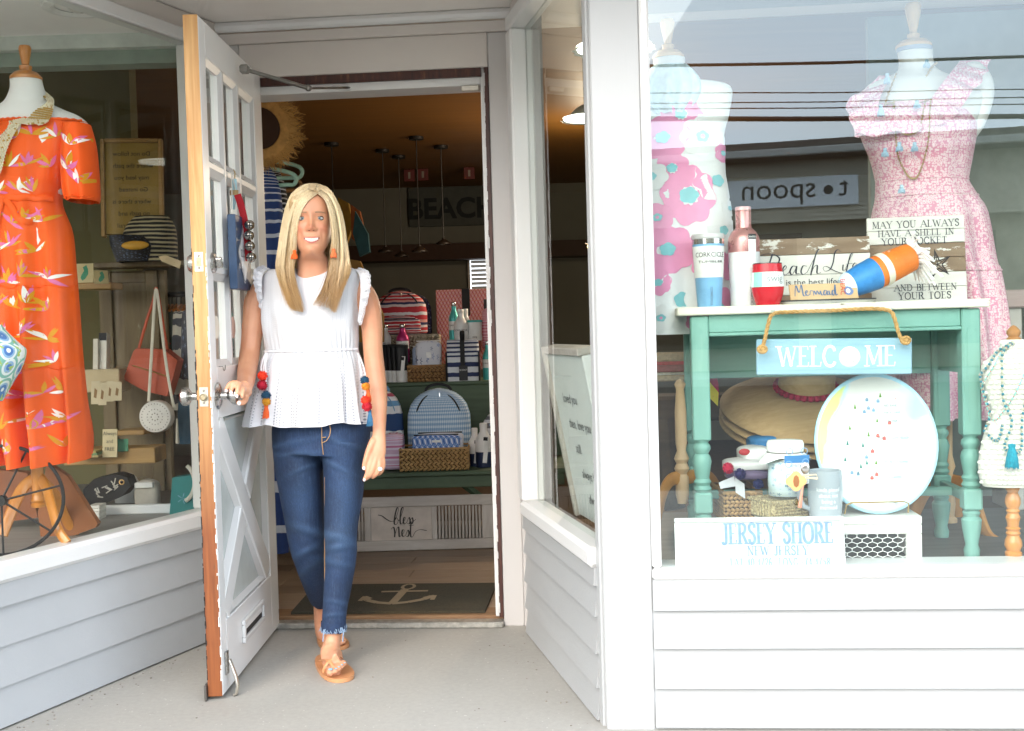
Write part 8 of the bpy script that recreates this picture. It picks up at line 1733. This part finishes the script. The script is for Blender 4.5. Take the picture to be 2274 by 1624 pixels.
b = B(); p = A(2251, 1262, Yc); b.lathe([(30*k, 0), (24*k, 14*k), (15*k, 24*k), (18*k, 30*k), (18*k, 36*k), (14*k, 40*k), (19*k, 52*k), (18*k, 62*k), (13*k, 74*k), (16*k, 79*k), (13*k, 84*k), (16*k, 90*k), (12*k, 94*k), (13*k, 104*k), (16*k, 114*k), (12*k, 124*k), (15*k, 129*k), (12*k, 134*k), (17*k, 146*k), (16*k, 158*k), (11*k, 170*k), (15*k, 178*k), (15*k, 184*k)], p, 22); b.build('stand', m_lwood, cb_)
for i, (pts, c1, c2, lb_) in enumerate((([(2238, 760), (2206, 790), (2180, 830), (2176, 880), (2188, 950), (2204, 974), (2216, 940)], '2f7f92', 'b8b0a0', 'short teal and silver bead strand over the crocheted bust'), ([(2240, 760), (2214, 800), (2216, 880), (2232, 930), (2216, 985), (2230, 1000), (2246, 990), (2250, 930), (2262, 860), (2276, 800)], '2f7f92', 'c9c0a8', 'long teal and silver bead strand ending in a turquoise tassel'), ([(2240, 760), (2206, 800), (2186, 850), (2192, 890), (2206, 930), (2222, 905), (2240, 860), (2262, 800)], 'd0504a', '8fd0c4', 'coral and mint thread necklace on the crocheted bust'))):
    t = T('bead_necklace', lb_, 'necklace', A(2220, 900, 3.0), 'necklaces on the crocheted bust'); b1, b2 = B(), B(); pr = None
    for j, (x, y) in enumerate(smooth_path(pts, 9)):
        p = BUS.px(x, y, .008+.002*i); (b1 if j % 2 else b2).ball(p, .0042 if i < 2 else .002, 6, 4)
        if pr is not None: b2.tube([pr, p], .0016, 4, cap=False)
        pr = p
    b1.build('coloured_beads', P(c1, .3), t, kind='stuff'); b2.build('metal_beads', P(c2, .3, .3), t, kind='stuff')
    if i == 1: tassel(2247, 985, 1040, 2.985, .02, '1f8fa4', t)
# shelf at the back of the window
b = B(FF); q = FI @ A(2215, 665, 3.9); b.bb((q.x, q.y-.05, q.z-.03), (q.x+.9, q.y+.2, q.z+.03), .004); o = b.build('shelf', wood('pinkish_board', 'a08a88', 'bda8a4', 'cfc0bc', 0, 20, 9, .6)); tag(o, 'pale pinkish wooden shelf behind the rose dress', 'shelf')
b = B(FF); b.bb((q.x-.35, q.y+.3, .42), (q.x+1.0, q.y+.34, 2.2)); o = b.build('partition', P('7f857c', .8), None, 0); tag(o, 'grey-green partition board at the back of the display window', 'partition')
b = B(FF); b.bb((q.x+.02, q.y-.03, .42), (q.x+.07, q.y+.15, q.z-.031), .003); o = b.build('shelf_post', P('b9b4ae', .6)); tag(o, 'white post under the pinkish shelf', 'post')
# ---- plaques standing in the splayed side window
PV = T('verse_plaque', 'tall white plaque with printed loving verse in the side window', 'plaque', RF @ Vector((.4, .1, .44)))
MV = RF @ Matrix.Translation((.57, .135, .45)) @ Matrix.Rotation(radians(10), 4, 'X')
b = B(MV); b.bb((-.33, 0, 0), (.13, .03, .56), .003); b.build('panel', P('e2e4e2', .5, 0, .02), PV); b = B(MV); b.bb((-.36, -.012, -.005), (-.331, .045, .585), .003); b.build('side_rail', wood('limed_rail', 'a8a098', 'c4beb6', 'd8d4ce', 2, 26, 8, .6), PV); b = B(MV); b.bb((-.33, -.012, .561), (.13, .045, .585), .003); b.build('top_rail', wood('limed_rail_level', 'a8a098', 'c4beb6', 'd8d4ce', 0, 26, 8, .6), PV)
b = B(MV)
for i, s_ in enumerate(('loved you', 'then, love you', 'still.', 'always have,', 'always will.')): text_geo(b, s_, .046, -.22+i*.02, .40-i*.083, -.0015, 'LEFT', shear=.2)
b.build('lettering', P('6a6c70', .7), PV, 0, kind='stuff')
PF = T('photo_frame', 'pale board frame with a grey portrait photograph by the corner post', 'picture frame', RF @ Vector((.85, .1, .44))); MF = RF @ Matrix.Translation((.865, .135, .45)) @ Matrix.Rotation(radians(10), 4, 'X')
for x0, x1, cl in ((-.088, -.032, 'd9d5cc'), (-.03, .008, 'a98a5c'), (.01, .1, 'd4d0c6')): b = B(MF); b.bb((x0, .006, 0), (x1, .026, .56), .002); b.build('board', wood('frame_board_'+cl, cl, cl, None, 2, 24, 8, .6), PF)
b = B(MF); b.bb((-.06, -.006, .12), (.1, .0055, .37), .002); b.build('mount', P('e2e2e0', .6), PF); b = B(MF); b.bb((-.045, -.0085, .15), (.085, -.0065, .33)); b.build('photograph', starry('grey_photo', '5a5c5e', 'b0b2b2', 2.5), PF, 0); b = B(MF); b.box((-.054, -.012, .24), (.012, .01, .02), .003); b.build('clip', P('3a3a3c', .4, .6), PF)
pendant(1300, 268, 4.7, .1, 2.5, 'second lit white pendant lamp deeper inside, seen through the side window', 2.38)
